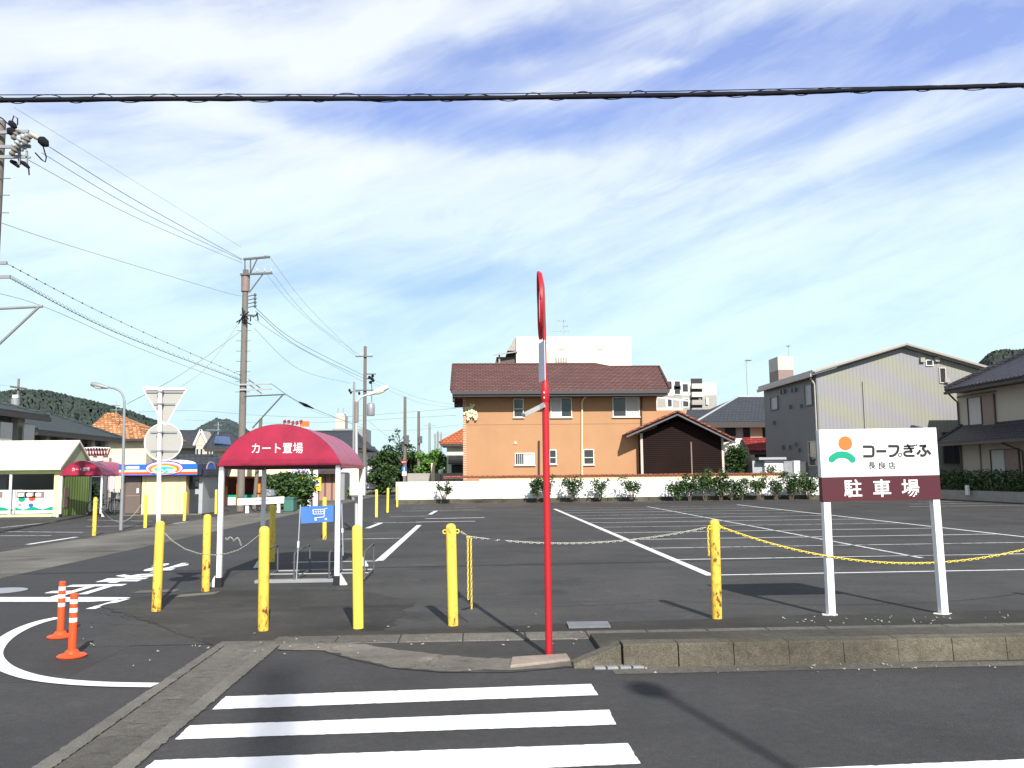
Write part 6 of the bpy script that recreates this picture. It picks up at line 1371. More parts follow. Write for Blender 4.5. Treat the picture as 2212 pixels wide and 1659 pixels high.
def tree(label, u, vt, vb, y, w, leafm, seed, n, size, conifer=False, name='tree', trunk=.14, lo=.25, group=None):
    r = random.Random(seed); b = Vector((at(u, vb, y).x, y, 0)); h = at(u, vt, y).z; t = thing(name, label, 'tree', b, 0, group); W2 = w / 2; bl = []; tk = MB()
    tk.tube([(0, 0, -.05), (r.uniform(-.1, .1), 0, h * .35), (r.uniform(-.15, .15), 0, h * (.92 if conifer else .6))], [trunk, trunk * .75, trunk * .2], 8)
    if conifer:
        L = 13
        for k in range(L):
            f = k / (L - 1); z = h * (lo + (1 - lo) * f) * .98; rr = W2 * (1 - f) ** .62 + .2
            for q in range(max(1, int(7 * (1 - f) + 3))):
                a = r.uniform(0, 6.28); d = rr * r.uniform(.45, 1.0); c = (d * math.cos(a), d * math.sin(a), z + r.uniform(-.3, .3)); e = max(.34, rr * .40)
                bl.append(c + (e * 1.1, e * 1.1, e * .55)); tk.tube([(0, 0, z * .9), c], [.04, .012], 4)
    else:
        for k in range(20):
            a = r.uniform(0, 6.28); f = r.random(); d = W2 * .72 * math.sqrt(r.random()); z = h * (lo + (1 - lo) * (.12 + .74 * f)); e = W2 * r.uniform(.28, .42); sh = 1 - .5 * max(0, f - .5)
            c = (d * math.cos(a) * sh, d * math.sin(a) * sh, min(z, h - e * .7)); bl.append(c + (e, e, e * .75)); tk.tube([(0, 0, h * lo * .8), (c[0] * .5, c[1] * .5, (h * lo + c[2]) / 2), c], [trunk * .5, trunk * .3, .015], 5)
    tk.build('trunk', M['bark'], t, smooth=True); lf = MB(); leaves(lf, bl, n, size, r, shell=.5); lf.build('crown', M[leafm], t); return t
tree('dark pointed pine rising behind the stop sign up the street', 861, 930, 1050, 80, 5.2, 'leafpine', 5, 10500, .27, True, 'pine_tree', lo=.15)
tree('dark broadleaf tree filling in below the pine, beside the small dark gable', 827, 968, 1052, 74, 3.6, 'leafdark', 6, 4600, .27, lo=.02)
tree('bright green leafy tree before the orange-roofed white house', 934, 967, 1040, 70, 3.3, 'leafbright', 7, 4200, .25, lo=.2)
tree('mid green tree directly behind the post of the stop sign', 893, 972, 1045, 76, 3.0, 'leafmid', 8, 3600, .26, lo=.02)
bush('layered garden shrub with horizontal tiers beside the street end', 822, 862, 990, 1062, 62, 1000, 'leafmid', 9, .2, stems=6, dep=1.2)
bush('drooping green shrub under the bright tree, above the wall end', 950, 976, 990, 1040, 66, 420, 'leafbright', 10, .2, stems=4)
bush('big dark green shrub behind the white barrier board', 572, 674, 1019, 1100, 42.5, 6500, 'leafmid', 11, .17, stems=9, dep=2.0, low=True)
bush('dark shrub in the shade behind the distant cart shelter', 176, 218, 1040, 1112, 41.5, 700, 'leafdark', 12, .16, stems=5)
bush('rough yellowing weeds under the white cabinet', 728, 768, 1052, 1080, 60, 420, 'leafbright', 13, .14, 'weeds', 'weed_clump', stems=5)
# ================================================================ street furniture further off
yy = gd(562, 1108).y; b = gd(562, 1108)
t = thing('barrier_board', 'long white board on two white legs standing beside the side street', 'barrier', b); a, c, d, e = (at(u, v, yy) - b for u, v in ((513, 1077), (614, 1072.5), (613, 1087), (513, 1091.5)))
m = MB(); m.prism([a, c, d, e][::-1], (0, .06, 0)); m.build('board', M['white'], t); m = MB(); p, q = a.lerp(e, .4), c.lerp(d, .4); m.bar(p.lerp(q, .28) + Vector((0, -.01, 0)), p.lerp(q, .82) + Vector((0, -.01, 0)), .02, .04); m.build('caption_line', M['greybox'], t)
for u in (533, 601): p = at(u, 1085, yy) - b; m = MB(); m.box(p.x - .07, .06, 0, p.x + .07, .16, p.z + .1); m.build('leg', M['white'], t)
b = Vector((at(623, 1090, yy + 1).x, yy + 1, 0)); x0, x1, _, z1 = bx(b, 612, 1076, 634, 1100, yy + 1); t = thing('tarp_box', 'green box under a sheet between the barrier board and the big shrub', 'box', b); MB().box(x0, 0, 0, x1, .8, z1).build('body', M['greenbin'], t, bevel=.04)
MB().box(x0 - .02, -.03, z1 - .03, x1 + .02, .83, z1 + .03).build('lid', M['greenbin'], t)
yy = 47.0; b = Vector((at(681, 1070, yy).x, yy, 0)); t = thing('yellow_sign', 'yellow board with magenta marks on a white post, half hidden by the big shrub', 'sign', b); a, c = at(652, 1060, yy) - b, at(694, 1031, yy) - b
p = at(681, 1060, yy) - b; MB().box(p.x - .12, .02, 0, p.x + .12, .14, c.z + .4).build('post', M['white'], t); bd = MB().box(a.x, -.04, a.z, c.x, .015, c.z).build('board', M['yellow'], t)
r = random.Random(3); m = MB(); zl = a.z + (c.z - a.z) * .32; zh = a.z + (c.z - a.z) * .82; m.box(a.x + .08, -.046, zl, c.x - .08, -.041, zh); m.build('white_panel', M['white'], bd); m = MB()
for k in range(5):
    x = a.x + (c.x - a.x) * (.34 + k * .135); m.bar((x - .05, -.05, zl + .09 + .03 * (k % 2)), (x + .07, -.05, zh - .1), .008, .05, up=(0, 1, 0)); m.bar((x - .05, -.05, zh - .18), (x + .08, -.05, zh - .2), .008, .04, up=(0, 1, 0))
m.build('brush_marks', M['pink'], bd)
yy = 46; b = Vector((at(660, 1020, yy).x, yy, 0)); t = thing('lilac_sign', 'pale lilac board high on two white posts above the big shrub', 'sign', b); a, c = at(644, 1024, yy) - b, at(666, 1008, yy) - b
MB().box(a.x - .35, -.03, a.z, c.x, .03, c.z).build('board', M['lilac'], t)
for x in (a.x - .3, c.x + .05): MB().box(x - .08, .03, 0, x + .08, .15, c.z).build('post', M['white'], t)
# stop sign and one way plate up the street
yy = 57; b = Vector((at(872, 1040, yy).x, yy, 0)); t = thing('stop_sign', 'distant red triangular stop sign above a blue and white plate', 'road sign', b); F = lambda u, v, dy=0: at(u, v, yy + dy) - b
MB().tube([(0, 0, 0), (0, 0, F(872, 990).z)], .04, 8).build('pole', M['galv'], t)
m = MB(); m.prism([F(863.5, 993, -.06), F(881.5, 993, -.06), F(872.5, 1007, -.06)], (0, .02, 0)); pl = m.build('triangle_plate', M['tilebright'], t); m = MB(); m.text('止まれ', F(867.5, 999.5, -.07), (1, 0, 0), (0, 0, 1), .30, .10, .02, .003); m.build('lettering', M['white'], pl)
p = F(868, 1018, -.06); q = F(878, 1008, -.06); MB().box(p.x, -.06, p.z, q.x, -.04, q.z).build('blue_plate', M['blue'], t); p2 = F(873, 1013, -.07); m = MB(); m.box(p2.x - .03, -.066, p2.z - .13, p2.x + .03, -.061, p2.z + .1); m.build('arrow', M['white'], t)
p = F(868.5, 1028, -.06); q = F(878, 1018.5, -.06); MB().box(p.x, -.06, p.z, q.x, -.04, q.z).build('white_plate', M['white'], t)
# ================================================================ vehicles
def car(label, loc, rz, paint):
    t = thing('parked_car', label, 'car', loc, rz)
    prof = [(-1.7, .30), (-1.72, .62), (-1.62, .80), (-.80, .95), (-.25, 1.48), (1.35, 1.52), (1.66, 1.0), (1.70, .35)]
    m = MB(); n = len(prof); vs = []
    for s, k in ((-.70, .80), (-.74, 1.0), (.74, 1.0), (.70, .80)):
        for y, z in prof: vs.append(((s * (.84 if z > 1.2 else 1)), y, z if k == 1 else .3 + (z - .3) * .97))
    m.add(vs, [(j * n + i, j * n + (i + 1) % n, (j + 1) * n + (i + 1) % n, (j + 1) * n + i) for j in range(3) for i in range(n)] + [tuple(range(n - 1, -1, -1)), tuple(3 * n + i for i in range(n))]); m.build('body', M[paint], t, bevel=.04)
    m = MB(); m.sheet([(-.62, -.76, 1.0), (.62, -.76, 1.0), (.55, -.30, 1.44), (-.55, -.30, 1.44)]); o = m.build('windscreen', M['glass'], t); o.location = (0, -.025, .01)
    for s in (-1, 1):
        m = MB(); m.sheet([(s * .755, -.55, 1.0), (s * .755, 1.2, 1.02), (s * .65, 1.2, 1.44), (s * .65, -.2, 1.42)]); m.build('side_window', M['glass'], t)
        m = MB(); m.obox((s * .5, -1.70, .68), (.14, 0, 0), (0, .04, 0), (0, 0, .07)); m.build('headlight', M['framewhite'], t, bevel=.02)
        for y in (-1.1, 1.1): m = MB(); m.lathe([(.29, -.09), (.30, 0), (.29, .09)], 18, c=(s * .66, y, .29), M=Matrix.Rotation(math.pi / 2, 3, 'Y')); w = m.build('wheel', M['tyre'], t, smooth=True); m = MB(); m.lathe([(.18, -.1), (.18, .1)], 12, c=(s * .665, y, .29), M=Matrix.Rotation(math.pi / 2, 3, 'Y')); m.build('rim', M['steel'], w)
    m = MB(); m.box(-.5, -1.74, .36, .5, -1.70, .5); m.build('grille', M['iron'], t); return t
p = gd(795, 1068); car('small white car parked up the street behind the white cabinet', p, rad(12), 'carwhite')
p = gd(724, 1077); car('black car parked by the brown ribbed shop wall, half hidden', p, rad(50), 'black')
def bicycle(label, loc, rz, group='bicycles'):
    t = thing('bicycle', label, 'bicycle', loc, rz, group)
    for x in (-.52, .52):
        m = MB(); m.tube([(x + .32 * math.cos(k * .2618), 0, .33 + .32 * math.sin(k * .2618)) for k in range(25)], .018, 6, caps=False); w = m.build('wheel', M['tyre'], t); m = MB()
        for k in range(8): m.tube([(x, 0, .33), (x + .31 * math.cos(k * .785), 0, .33 + .31 * math.sin(k * .785))], .004, 4)
        m.build('spokes', M['galv'], w)
    m = MB(); m.tube([(-.52, 0, .33), (-.1, 0, .3), (-.22, 0, .8), (-.52, 0, .33)], .016, 6); m.tube([(-.1, 0, .3), (.40, 0, .72), (-.2, 0, .68)], .016, 6); m.tube([(.52, 0, .33), (.38, 0, .95)], .015, 6); m.build('frame', M['galv'], t)
    m = MB(); m.tube([(.28, -.25, .98), (.39, -.1, .98), (.39, .1, .98), (.28, .25, .98)], .014, 6); m.build('handlebar', M['steel'], t); m = MB(); m.box(-.34, -.08, .8, -.1, .08, .86); m.build('saddle', M['black'], t, bevel=.02)
    m = MB(); m.box(.5, -.15, .7, .78, .15, .95); m.build('basket', M['greybox'], t); return t
p = gd(566, 1103); p2 = Vector((at(566, 1060, 40.5).x, 40.5, 0)); bicycle('bicycle showing its wheel above the white barrier board', p2, rad(70))
p2 = Vector((at(574, 1060, 41.2).x, 41.2, 0)); bicycle('second bicycle close behind the one at the barrier board', p2, rad(75))
p2 = Vector((at(225, 1100, 38.4).x, 38.4, 0)); bicycle('bicycle parked in the shade under the distant cart shelter', p2, rad(60))
# dark fence and banners behind the distant shelter
b = Vector((at(222, 1080, 43).x, 43, 0)); t = thing('mesh_fence', 'dark wire fence in the shade behind the distant cart shelter', 'fence', b); x0, x1, _, z1 = bx(b, 176, 1058, 272, 1112, 43); m = MB()
for k in range(30): x = x0 + (x1 - x0) * k / 29; m.box(x - .012, -.01, .05, x + .012, .01, z1)
for z in (.15, z1 * .5, z1): m.box(x0, -.02, z - .02, x1, .02, z + .02)
m.build('panel', M['iron'], t); m = MB()
for k in range(4): x = x0 + (x1 - x0) * k / 3; m.box(x - .04, -.03, 0, x + .04, .03, z1 + .05)
m.build('posts', M['iron'], t)
for i, (u0, u1, mm, lab) in enumerate(((237, 245, 'lilac', 'faded lilac vertical banner hanging behind the distant cart shelter'), (250, 259, 'cream', 'cream vertical banner hanging behind the distant cart shelter'))):
    b = Vector((at((u0 + u1) / 2, 1050, 42.2).x, 42.2, 0)); x0, x1, z0, z1 = bx(b, u0, 1027, u1, 1062, 42.2); t = thing('banner_flag', lab, 'banner', b); MB().tube([(x0 - .04, 0, 0), (x0 - .04, 0, z1 + .1)], .02, 6).build('pole', M['galv'], t); m = MB(); m.box(x0, -.01, z0, x1, .01, z1); m.build('cloth', M[mm], t)
# lit garden wall, gatepost etc at the street end
b = Vector((at(930, 1030, 60).x, 60, 0)); x0, x1, _, z1 = bx(b, 880, 1022, 1000, 1060, 60); m = MB(); m.box(x0, 0, 0, x1, .2, z1); tag(m.build('block_wall', M['stonegrey'], loc=b), 'grey block wall under the street trees behind the white wall end', 'wall')
b = Vector((at(935, 1030, 58).x, 58, 0)); x0, x1, _, z1 = bx(b, 931, 1000, 939, 1060, 58); m = MB(); m.box(x0, 0, 0, x1, .3, z1); tag(m.build('gatepost', M['cream'], loc=b, bevel=.01), 'cream gatepost below the bright green tree', 'gatepost')
b = Vector((at(952, 1030, 57).x, 57, 0)); t = thing('garden_lamp', 'small garden lamp with a white globe beside the cream gatepost', 'lamp', b); z1 = at(952, 1019, 57).z; MB().tube([(0, 0, 0), (0, 0, z1 - .2)], .04, 8).build('post', M['iron'], t)
m = MB(); m.lathe([(.02, -.17)] + [(.17 * math.cos(a), .17 * math.sin(a)) for a in (-1.1, -.6, 0, .6, 1.1)] + [(.02, .17)], 14, c=(0, 0, z1)); m.build('globe', M['white'], t, smooth=True)
# ================================================================ poles and cables
def upole(label, u, vt, y, r0, m='poleconc', name='utility_pole', vb=None, lean=0, group=None):
    p = at(u, vt, y); b = Vector((p.x, y, 0)); t = thing(name, label, 'utility pole', b, 0, group); MB().tube([(0, 0, -.1), (lean, 0, p.z)], [r0, r0 * .72], 14).build('shaft', M[m], t, smooth=True); return t, b
def loc(b, y, u, v, dy=0): return at(u, v, y + dy) - b
def insul(t, p, big=1.0): MB().lathe([(.02, -.02), (.05, 0), (.03, .04), (.055, .06), (.03, .1), (.02, .14)], 8, c=p).build('insulator', M['porcelain'], t, smooth=True)
# pole at the edge of the picture
Y1 = 25.0; t, b = upole('concrete utility pole crowded with switchgear, cut by the picture edge', 2, 262, Y1, .19); L = lambda u, v, dy=0: loc(b, Y1, u, v, dy)
for (u0, v0, u1, v1) in ((-40, 288, 62, 284), (-30, 318, 66, 316), (-20, 340, 60, 338)): MB().bar(L(u0, v0, -.25), L(u1, v1, -.25), .075, .09).build('crossarm', M['galv'], t)
r = random.Random(8)
for k, (u, v) in enumerate(((34, 292), (48, 296), (30, 326), (44, 322), (58, 304), (36, 310))):
    m = MB(); c = L(u, v, -.35 - .1 * (k % 3)); m.lathe([(.05, -.16), (.09, -.1), (.06, -.03), (.1, .02), (.06, .08), (.09, .13), (.04, .18)], 10, c=c, M=Matrix.Rotation(r.uniform(.4, 1.3), 3, 'Y')); m.build('cutout_switch', M['greybox'] if k % 2 else M['poleconc'], t, smooth=True)
for (u0, v0, u1, v1, rr) in ((16, 278, 36, 292, .12), (84, 297, 103, 315, .13), (20, 262, 34, 276, .09)):
    p, q = L(u0, v0, -.3), L(u1, v1, -.3); m = MB(); m.tube([p, p.lerp(q, .3), p.lerp(q, .7), q], [.04, rr, rr, .05], 10); m.build('insulator_cover', M['cable'], t, smooth=True)
p, q = L(64, 288, -.3), L(86, 300, -.3); m = MB(); m.tube([p.lerp(q, k / 12) for k in range(13)], [.045, .085] * 6 + [.045], 10); m.build('strain_insulator', M['porcelain'], t)
for pts in (((92, 312), (100, 340), (98, 350), (90, 345), (76, 330)), ((26, 262), (30, 250), (38, 256), (38, 270)), ((20, 270), (5, 256), (-20, 244)), ((50, 350), (62, 365), (63, 378))): MB().tube([L(u, v, -.3) for u, v in pts], .02, 6).build('jumper_cable', M['cable'], t, smooth=True)
for (u, v) in ((32, 352), (54, 354)):
    p = L(u, v, -.3); m = MB(); m.tube([p + Vector((-.12, 0, .06)), p, p + Vector((.12, 0, -.12))], [.05, .07, .04], 8); m.build('cable_end', M['cable'], t, smooth=True)
m = MB(); m.bar(L(28, 340, -.3), L(66, 340, -.3), .05); m.bar(L(42, 320, -.3), L(42, 356, -.3), .06); m.bar(L(58, 326, -.3), L(58, 356, -.3), .05); m.build('switch_frame', M['galv'], t)
for k, v in enumerate((388, 424, 462)): p = L(8 - k * 2, v); m = MB(); m.tube([(0, -.1, p.z), (.42, -.1, p.z)], .012, 5); m.build('step_bolt', M['iron'], t)
p = L(6, 500); m = MB(); m.box(-.1, -.25, p.z - .2, .22, -.15, p.z + .2); m.build('red_clamp', M['tilebright'], t)
for v, u1 in ((568, 15), (598, 22)): m = MB(); m.bar(L(-25, v, -.2), L(u1, v, -.2), .07, .09); m.build('crossarm', M['galv'], t)
m = MB(); m.tube([L(-30, 668, -.1), L(92, 662, -.1)], .04, 8); m.tube([L(-20, 760, -.1), L(84, 663, -.1)], .04, 8); m.build('side_bracket', M['galv'], t)
# the pole seen over the cart shelter
Y2p = 41.0; t, b = upole('tall concrete utility pole with crossarms behind the near cart shelter', 531, 583, Y2p, .185); L2 = lambda u, v, dy=0: loc(b, Y2p, u, v, dy)
for (u0, v0, u1, v1, w) in ((526, 560, 583, 555, .11), (519, 593, 588, 590, .1)): MB().bar(L2(u0, v0, -.2), L2(u1, v1, -.2), w, .09).build('crossarm', M['iron'], t)
m = MB()
for a, c in (((529, 560), (529, 592)), ((541, 560), (541, 592)), ((556, 558), (541, 590)), ((568, 592), (538, 632)), ((537, 820), (562, 838)), ((537, 830), (565, 850))): m.bar(L2(*a, -.2), L2(*c, -.2), .05)
m.build('brace', M['iron'], t)
for u, v in ((556, 586), (572, 586), (586, 586), (573, 552)): insul(t, L2(u, v, -.2))
p = L2(533, 610); MB().lathe([(.2, -.45), (.21, .4), (.05, .45)], 12, c=(0, 0, p.z)).build('shaft_cap', M['brownpanel'], t, smooth=True)
for v in (640, 648, 656, 664): m = MB(); a, c = L2(536, v, -.2), L2(551, v - 3, -.2); m.tube([a, c], .025, 5); m.lathe([(.03, -.08), (.07, -.03), (.07, .03), (.03, .08)], 8, c=c); m.build('low_voltage_rack', M['iron'], t)
r = random.Random(14)
for k in range(9):
    p = L2(r.uniform(518, 553), r.uniform(672, 698), -.25); m = MB(); m.tube([p, p + Vector((r.uniform(-.25, .25), 0, r.uniform(-.05, .22))), p + Vector((r.uniform(-.3, .3), 0, -.2))], .03, 6); m.build('jumper_cable', M['cable'], t, smooth=True)
MB().bar(L2(519, 680, -.2), L2(552, 682, -.2), .08).build('crossarm', M['iron'], t)
for v, u1 in ((829, 586), (840, 586)): MB().bar(L2(517, v + 2, -.2), L2(u1, v, -.2), .08, .07).build('crossarm', M['greybox'], t)
m = MB(); m.tube([L2(528, 856, -.1), L2(616, 852, -.1)], .035, 6); m.tube([L2(545, 925, -.1), L2(611, 853, -.1)], .035, 6); m.build('side_bracket', M['iron'], t)
for k in range(7): p = L2(530, 715 + k * 22); m = MB(); m.tube([(-.34, -.1, p.z), (.34, -.1, p.z)], .012, 5); m.build('step_bolt', M['iron'], t)
t, b3 = upole('thin brown pole leaning by the snack stall, behind the big concrete pole', 553, 905, 44.0, .11, 'polewood', 'post', lean=.25)
# pole by the lamp
Y3 = 66.0; t, b = upole('weathered utility pole with a grey transformer behind the curved lamp', 789, 748, Y3, .16, 'polewood'); L3 = lambda u, v, dy=0: loc(b, Y3, u, v, dy)
for (u0, v, u1) in ((768, 770, 805), (792, 808, 812), (768, 843, 812), (792, 818, 808)): MB().bar(L3(u0, v, -.2), L3(u1, v, -.2), .09, .08).build('crossarm', M['iron'], t)
for u in (771, 778, 798, 803): insul(t, L3(u, 768, -.2))
for u, v in ((798, 815), (803, 818), (806, 822), (800, 826), (805, 812)): p = L3(u, v, -.25); MB().lathe([(.05, -.12), (.11, -.05), (.11, .05), (.05, .12)], 8, c=p).build('fuse', M['cable'], t, smooth=True)
p = L3(801, 884, -.1); MB().lathe([(.28, -.5), (.3, -.45), (.3, .35), (.24, .45), (.1, .5)], 16, c=p).build('transformer', M['galv'], t, smooth=True)
m = MB(); a = L3(803, 822, -.2); m.tube([a, L3(803, 868, -.2)], .03, 6); m.build('drop_cable', M['iron'], t)
t, b = upole('slim grey pole standing just beside the weathered transformer pole', 765, 825, 58, .10, 'galv', 'utility_pole'); 
for u, v in ((755, 843), (758, 848), (776, 850)): p = loc(b, 58, u, v); MB().lathe([(.03, -.1), (.08, -.03), (.08, .04), (.03, .1)], 8, c=p).build('insulator', M['cable'], t, smooth=True)
MB().bar(loc(b, 58, 753, 846), loc(b, 58, 778, 846), .05).build('crossarm', M['iron'], t)
for u, vt, y, rr, lab in ((875, 857, 60, .13, 'bare dark pole rising behind the stop sign'), (904.5, 889, 72, .15, 'bare dark pole between the stop sign and the bright green tree')): 
    t, b = upole(lab, u, vt, y, rr, 'polewood'); p = at(u + 4, 950, y) - b; MB().box(p.x - .15, -.3, p.z - .3, p.x + .15, -.1, p.z + .3).build('box', M['iron'], t)
for u, vt, y, rr, lab in ((928, 914, 120, .2, 'far hazy pole with one short arm over the bright tree'), (946, 932, 150, .25, 'farther pole with arms, nearer the orange house'), (953, 934, 165, .2, 'farthest small pole next to the orange roof'), (940, 938, 160, .2, 'tiny twin pole in the gap before the orange house')):
    t, b = upole(lab, u, vt, y, rr, 'galv'); h = at(u, vt + 5, y).z; MB().bar((-.9, 0, h), (.9, 0, h), .15).build('crossarm', M['greybox'], t)
Y4 = 60; t, b = upole('utility pole with a small transformer against the wooded hill', 40.5, 818, Y4, .10); L4 = lambda u, v: loc(b, Y4, u, v, -.2)
for v in (836, 838): MB().bar(L4(22, v - 2), L4(58, v + 3), .07).build('crossarm', M['iron'], t)
MB().lathe([(.26, -.45), (.27, .3), (.1, .4)], 12, c=L4(33, 872)).build('transformer', M['galv'], t, smooth=True); MB().box(L4(28, 856).x, -.3, L4(28, 860).z, L4(40, 856).x, -.1, L4(28, 853).z).build('cutout_switch', M['porcelain'], t)
aerial(250, 905, 866, 76, 'aerial on the mottled terracotta roof before the hill', [(.5, -.3, .3), (.75, -.2, .2)], .03)
aerial(471, 938, 912, 85, 'aerial with a long comb of elements on the solar panel house', [(.35, -1.0, .15), (.75, -.3, .3)], .04)
# cables
GC = 'overhead wires'
def cable(label, pts, r=.012, sagm=0.0, mat_='cable', n=20, name='overhead_wire'):
    P = [at(*p) if len(p) == 3 else Vector(p) for p in pts]; Q = []
    if len(P) == 2: Q = sag(P[0], P[1], sagm, n)
    else:
        for i in range(len(P) - 1):
            p0, p1, p2, p3 = P[max(i - 1, 0)], P[i], P[i + 1], P[min(i + 2, len(P) - 1)]
            for k in range(8): s = k / 8; Q.append(0.5 * ((2 * p1) + (p2 - p0) * s + (2 * p0 - 5 * p1 + 4 * p2 - p3) * s * s + (3 * p1 - p0 - 3 * p2 + p3) * s ** 3))
        Q.append(P[-1])
    b = Q[0]; m = MB().tube([q - b for q in Q], r, 6); o = m.build(name, M['wire' if r < .0135 else mat_], loc=b, smooth=180); return tag(o, label, 'overhead wire', GC), Q
cable('uppermost wire from the covered insulator to the tall pole by the shelter', [(103, 315, Y1), (300, 437, 32), (523, 560, Y2p)], .011)
cable('second wire running close under the uppermost one to the tall pole', [(90, 330, Y1), (300, 455, 32), (523, 562, Y2p)], .009)
cable('third wire below the pair, from the switchgear to the tall pole', [(62, 346, Y1), (290, 468, 32), (523, 568, Y2p)], .008)
cable('faint high wire passing above the switchgear pole', [(30, 232, Y1), (280, 385, 32), (521, 534, Y2p + .5)], .0045)
cable('single thin wire with two small beads, midway up the tall pole', [(-40, 466, Y1), (142, 528, 29), (470, 627, 39), (525, 640, Y2p)], .0075)
for (p0, p1, p2, lab, rr, nb) in (((8, 566, Y1), (250, 690, 32), (523, 812, Y2p), 'beaded communication wire, the higher of two strung to the tall pole', .0075, 26), ((20, 600, Y1), (250, 718, 32), (523, 823, Y2p), 'thick lashed communication cable with fine loops, the lower of two', .012, 60)):
    o, Q = cable(lab, [p0, p1, p2], rr); m = MB(); b0 = Q[0]
    for k in range(nb):
        f = (k + .5) / nb * (len(Q) - 1); i = int(f); p = Q[i].lerp(Q[min(i + 1, len(Q) - 1)], f - i) - b0
        if nb < 40: m.lathe([(.005, -.03), (.03, 0), (.005, .03)], 6, c=p)
        else: m.tube([p + Vector((-.09, 0, .01)), p + Vector((0, 0, .10)), p + Vector((.09, 0, -.03))], .006, 4, caps=False)
    m.build('lashing', M['cable'], o)
cable('lowest thin wire from the side bracket to the tall pole', [(-60, 622, Y1), (91, 661, Y1 + 2), (300, 752, 33), (523, 836, Y2p)], .007)
cable('service wire descending from the tall pole to the grey curved lamp', [(523, 713, Y2p), (400, 803, 36), (274, 873, 26.2)], .009)
cable('faint slanting guy beside the tall pole', [(517, 696, Y2p), (440, 800, 38), (330, 868, 34)], .006)
for i, (a, mid, c, lab, rr) in enumerate((((583, 556, Y2p), (670, 668, 52), (772, 768, Y3), 'highest of the fanned wires from the crossarm to the transformer pole', .010), ((588, 590, Y2p), (672, 690, 52), (780, 769, Y3), 'second of the fanned wires from the crossarm to the transformer pole', .010), ((574, 590, Y2p), (650, 676, 50), (770, 770, Y3), 'third of the fanned wires from the crossarm to the transformer pole', .009),
    ((551, 664, Y2p), (640, 737, 50), (788, 812, Y3), 'upper of the heavy bundled wires to the transformer pole', .018), ((552, 672, Y2p), (650, 752, 51), (788, 818, Y3), 'lower of the heavy bundled wires to the transformer pole', .018), ((550, 690, Y2p), (640, 748, 50), (788, 826, Y3), 'slack wire under the heavy bundle', .012), ((548, 708, Y2p), (645, 797, 50), (757, 828, 58), 'deep sagging wire to the slim grey pole', .011),
    ((586, 829, Y2p), (660, 875, 47), (785, 925, Y3), 'low communication cable with a dark splice case, over the cart shelter', .018), ((616, 852, Y2p), (690, 893, 52), (785, 918, Y3), 'thin low wire from the bracket over the cart shelter', .008),
    ((795, 815, Y3), (900, 858, 62), (1000, 877, 51), 'upper wire from the transformer pole to the orange house', .010), ((795, 822, Y3), (900, 868, 62), (1000, 882, 51), 'lower wire from the transformer pole to the orange house', .010),
    ((300, 890, 60), (420, 887, 58), (535, 896, 56), 'level wire crossing behind the triangular sign', .014), ((535, 896, 56), (722, 901, 60), (985, 882, 58), 'long level wire crossing behind the weathered pole to the house', .014), ((400, 907, 64), (640, 914, 66), (985, 897, 60), 'second long level wire lower behind the weathered pole', .014), ((800, 928, 70), (880, 930, 72), (990, 918, 66), 'short level wire above the pine', .012),
    ((797, 910, Y3), (840, 945, 74), (880, 968, 84), 'steep short wire dropping behind the pine', .012), ((-60, 838, 62), (0, 832, 61), (40, 838, Y4), 'wire reaching the pole against the wooded hill', .012), ((41, 840, Y4), (110, 862, 70), (200, 880, 84), 'thin wire leaving the pole against the hill', .010))):
    o, Q = cable(lab, [a, mid, c], rr * .7)
    if 'splice' in lab:
        i = len(Q) // 2; b0 = Q[0]; m = MB(); m.tube([Q[i - 1] - b0, Q[i] - b0, Q[i + 1] - b0], [.03, .09, .03], 8); m.build('splice_case', M['cable'], o)
# thick lashed cable over the near road
YC = 8.0; top = [(-300, 219), (0, 216.5), (300, 213.8), (600, 213), (850, 213), (1050, 211.5), (1250, 208.5), (1450, 205.5), (1650, 201.5), (1800, 196.5), (1950, 191), (2100, 187.5), (2230, 183), (2500, 173)]
def crv(pts, y):
    P = [at(u, v, y) for u, v in pts]; Q = []
    for i in range(len(P) - 1):
        p0, p1, p2, p3 = P[max(i - 1, 0)], P[i], P[i + 1], P[min(i + 2, len(P) - 1)]
        for k in range(8): s = k / 8; Q.append(0.5 * ((2 * p1) + (p2 - p0) * s + (2 * p0 - 5 * p1 + 4 * p2 - p3) * s * s + (3 * p1 - p0 - 3 * p2 + p3) * s ** 3))
    Q.append(P[-1]); d0 = (Q[0] - Q[3]).normalized(); d1 = (Q[-1] - Q[-4]).normalized()
    return [Q[0] + d0 * 28 + Vector((0, 0, 1.1)), Q[0] + d0 * 12 + Vector((0, 0, .25))] + Q + [Q[-1] + d1 * 12 + Vector((0, 0, .25)), Q[-1] + d1 * 28 + Vector((0, 0, 1.1))]
Q = crv(top, YC); b0 = Q[0]; t = thing('overhead_cable', 'thick black lashed cable with its thin messenger wire spanning the whole sky over the road', 'overhead wire', b0)
r = random.Random(31); rr_ = [.0225 + r.uniform(-.002, .004) for q in Q]
MB().tube([q - b0 for q in Q], rr_, 10).build('cable', M['cable'], t, smooth=True)
mes = [(-300, 207), (0, 205), (500, 203.5), (900, 204), (1300, 199.5), (1600, 194), (1830, 189), (2000, 186.5), (2120, 182), (2230, 181), (2500, 170)]
Q2 = crv(mes, YC + .03); MB().tube([q - b0 for q in Q2], .0045, 6).build('messenger_wire', M['cable'], t, smooth=True)
m = MB(); u = -60.0
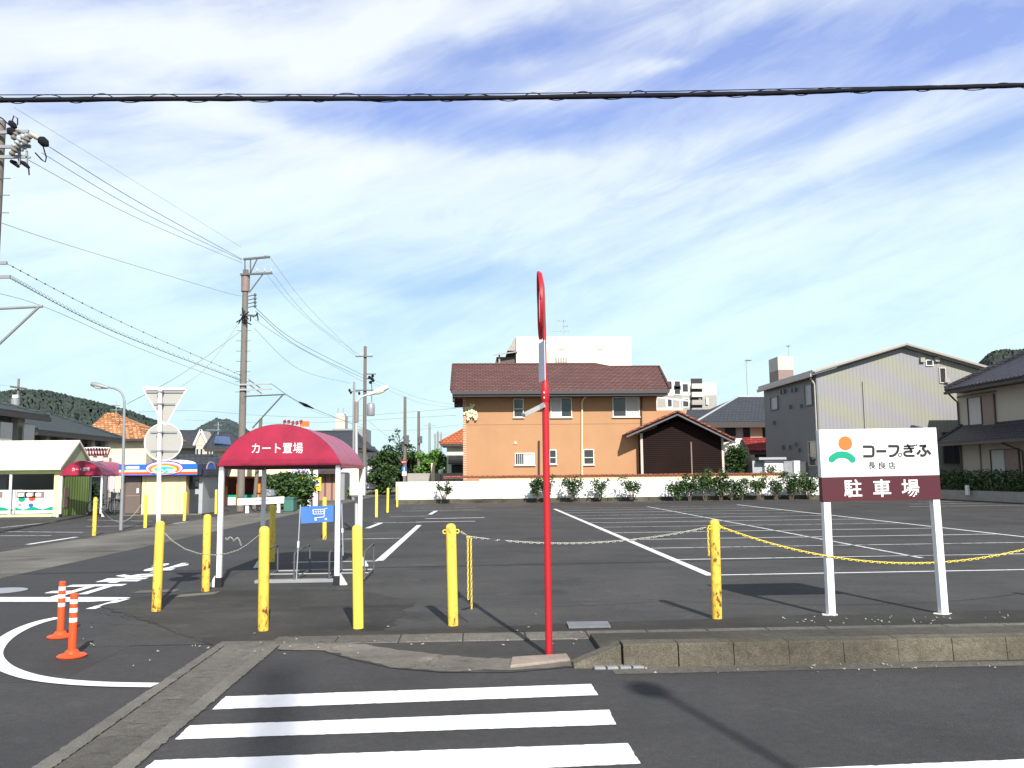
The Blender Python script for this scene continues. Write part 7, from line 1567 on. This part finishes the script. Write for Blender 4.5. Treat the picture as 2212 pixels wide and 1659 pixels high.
def vat(pts, u):
    for i in range(len(pts) - 1):
        if pts[i][0] <= u <= pts[i + 1][0]: f = (u - pts[i][0]) / (pts[i + 1][0] - pts[i][0]); return pts[i][1] + f * (pts[i + 1][1] - pts[i][1])
while u < 2260:
    w = r.uniform(52, 98); n = 12; hi = vat(mes, u + w / 2) - r.uniform(-1, 3.5); lo = vat(top, u + w / 2)
    pts = []
    for k in range(n + 1):
        a = math.pi * k / n; f = math.sin(a) ** (.7 if w > 75 else 1.0); pts.append(at(u + w * k / n, lo + 4 + (hi - lo - 4) * f, YC - .01) - b0)
    m.tube(pts, 0.0046, 5, caps=False)
    u2 = u + w; g = r.uniform(28, 74); m.tube([at(u2 + g * k / 6, vat(top, u2 + g * k / 6) + 4 + (3.6 * math.sin(math.pi * k / 6)), YC - .02) - b0 for k in range(7)], 0.0046, 5, caps=False); u = u2 + g
m.build('lashing_wire', M['cable'], t)
# ================================================================ unseen posts read off their shadows; the mast is shaped for a soft one
def behind(u, v, dist):     # ground point of a shadow seen at (u,v), walked back towards the sun
    p = gd(u, v); return p - Vector((-math.sin(rad(SUN_AZ)), math.cos(rad(SUN_AZ)), 0)) * dist
b = behind(600, 1440, 40); t = thing('mast', 'tall slim mast added out of view behind the viewer for its soft shadow', 'mast', b); MB().tube([(0, 0, 0), (0, 0, 29.0)], [.2, .12], 14).build('shaft', M['poleconc'], t, smooth=True)  # added mast, set far back to soften its shadow on the crosswalk
b = behind(1412, 1486, 11); t = thing('shadow_post', 'slim post with a small round head, added unseen behind the viewer for its shadow', 'post', b); MB().tube([(0, 0, 0), (0, 0, 7.85)], .03, 12).build('pole', M['galv'], t, smooth=True)  # added post and head, shaped after a shadow on the road
MB().lathe([(.03, -.12), (.11, -.09), (.14, 0), (.11, .1), (.03, .13)], 16, c=(-.05, 0, 7.97)).build('head', M['signback'], t, smooth=True)
b = behind(2160, 1712, 11); t = thing('street_post', 'slim post on the pavement behind the viewer', 'post', b); MB().tube([(0, 0, 0), (0, 0, 8.0)], .035, 12).build('shaft', M['galv'], t, smooth=True)
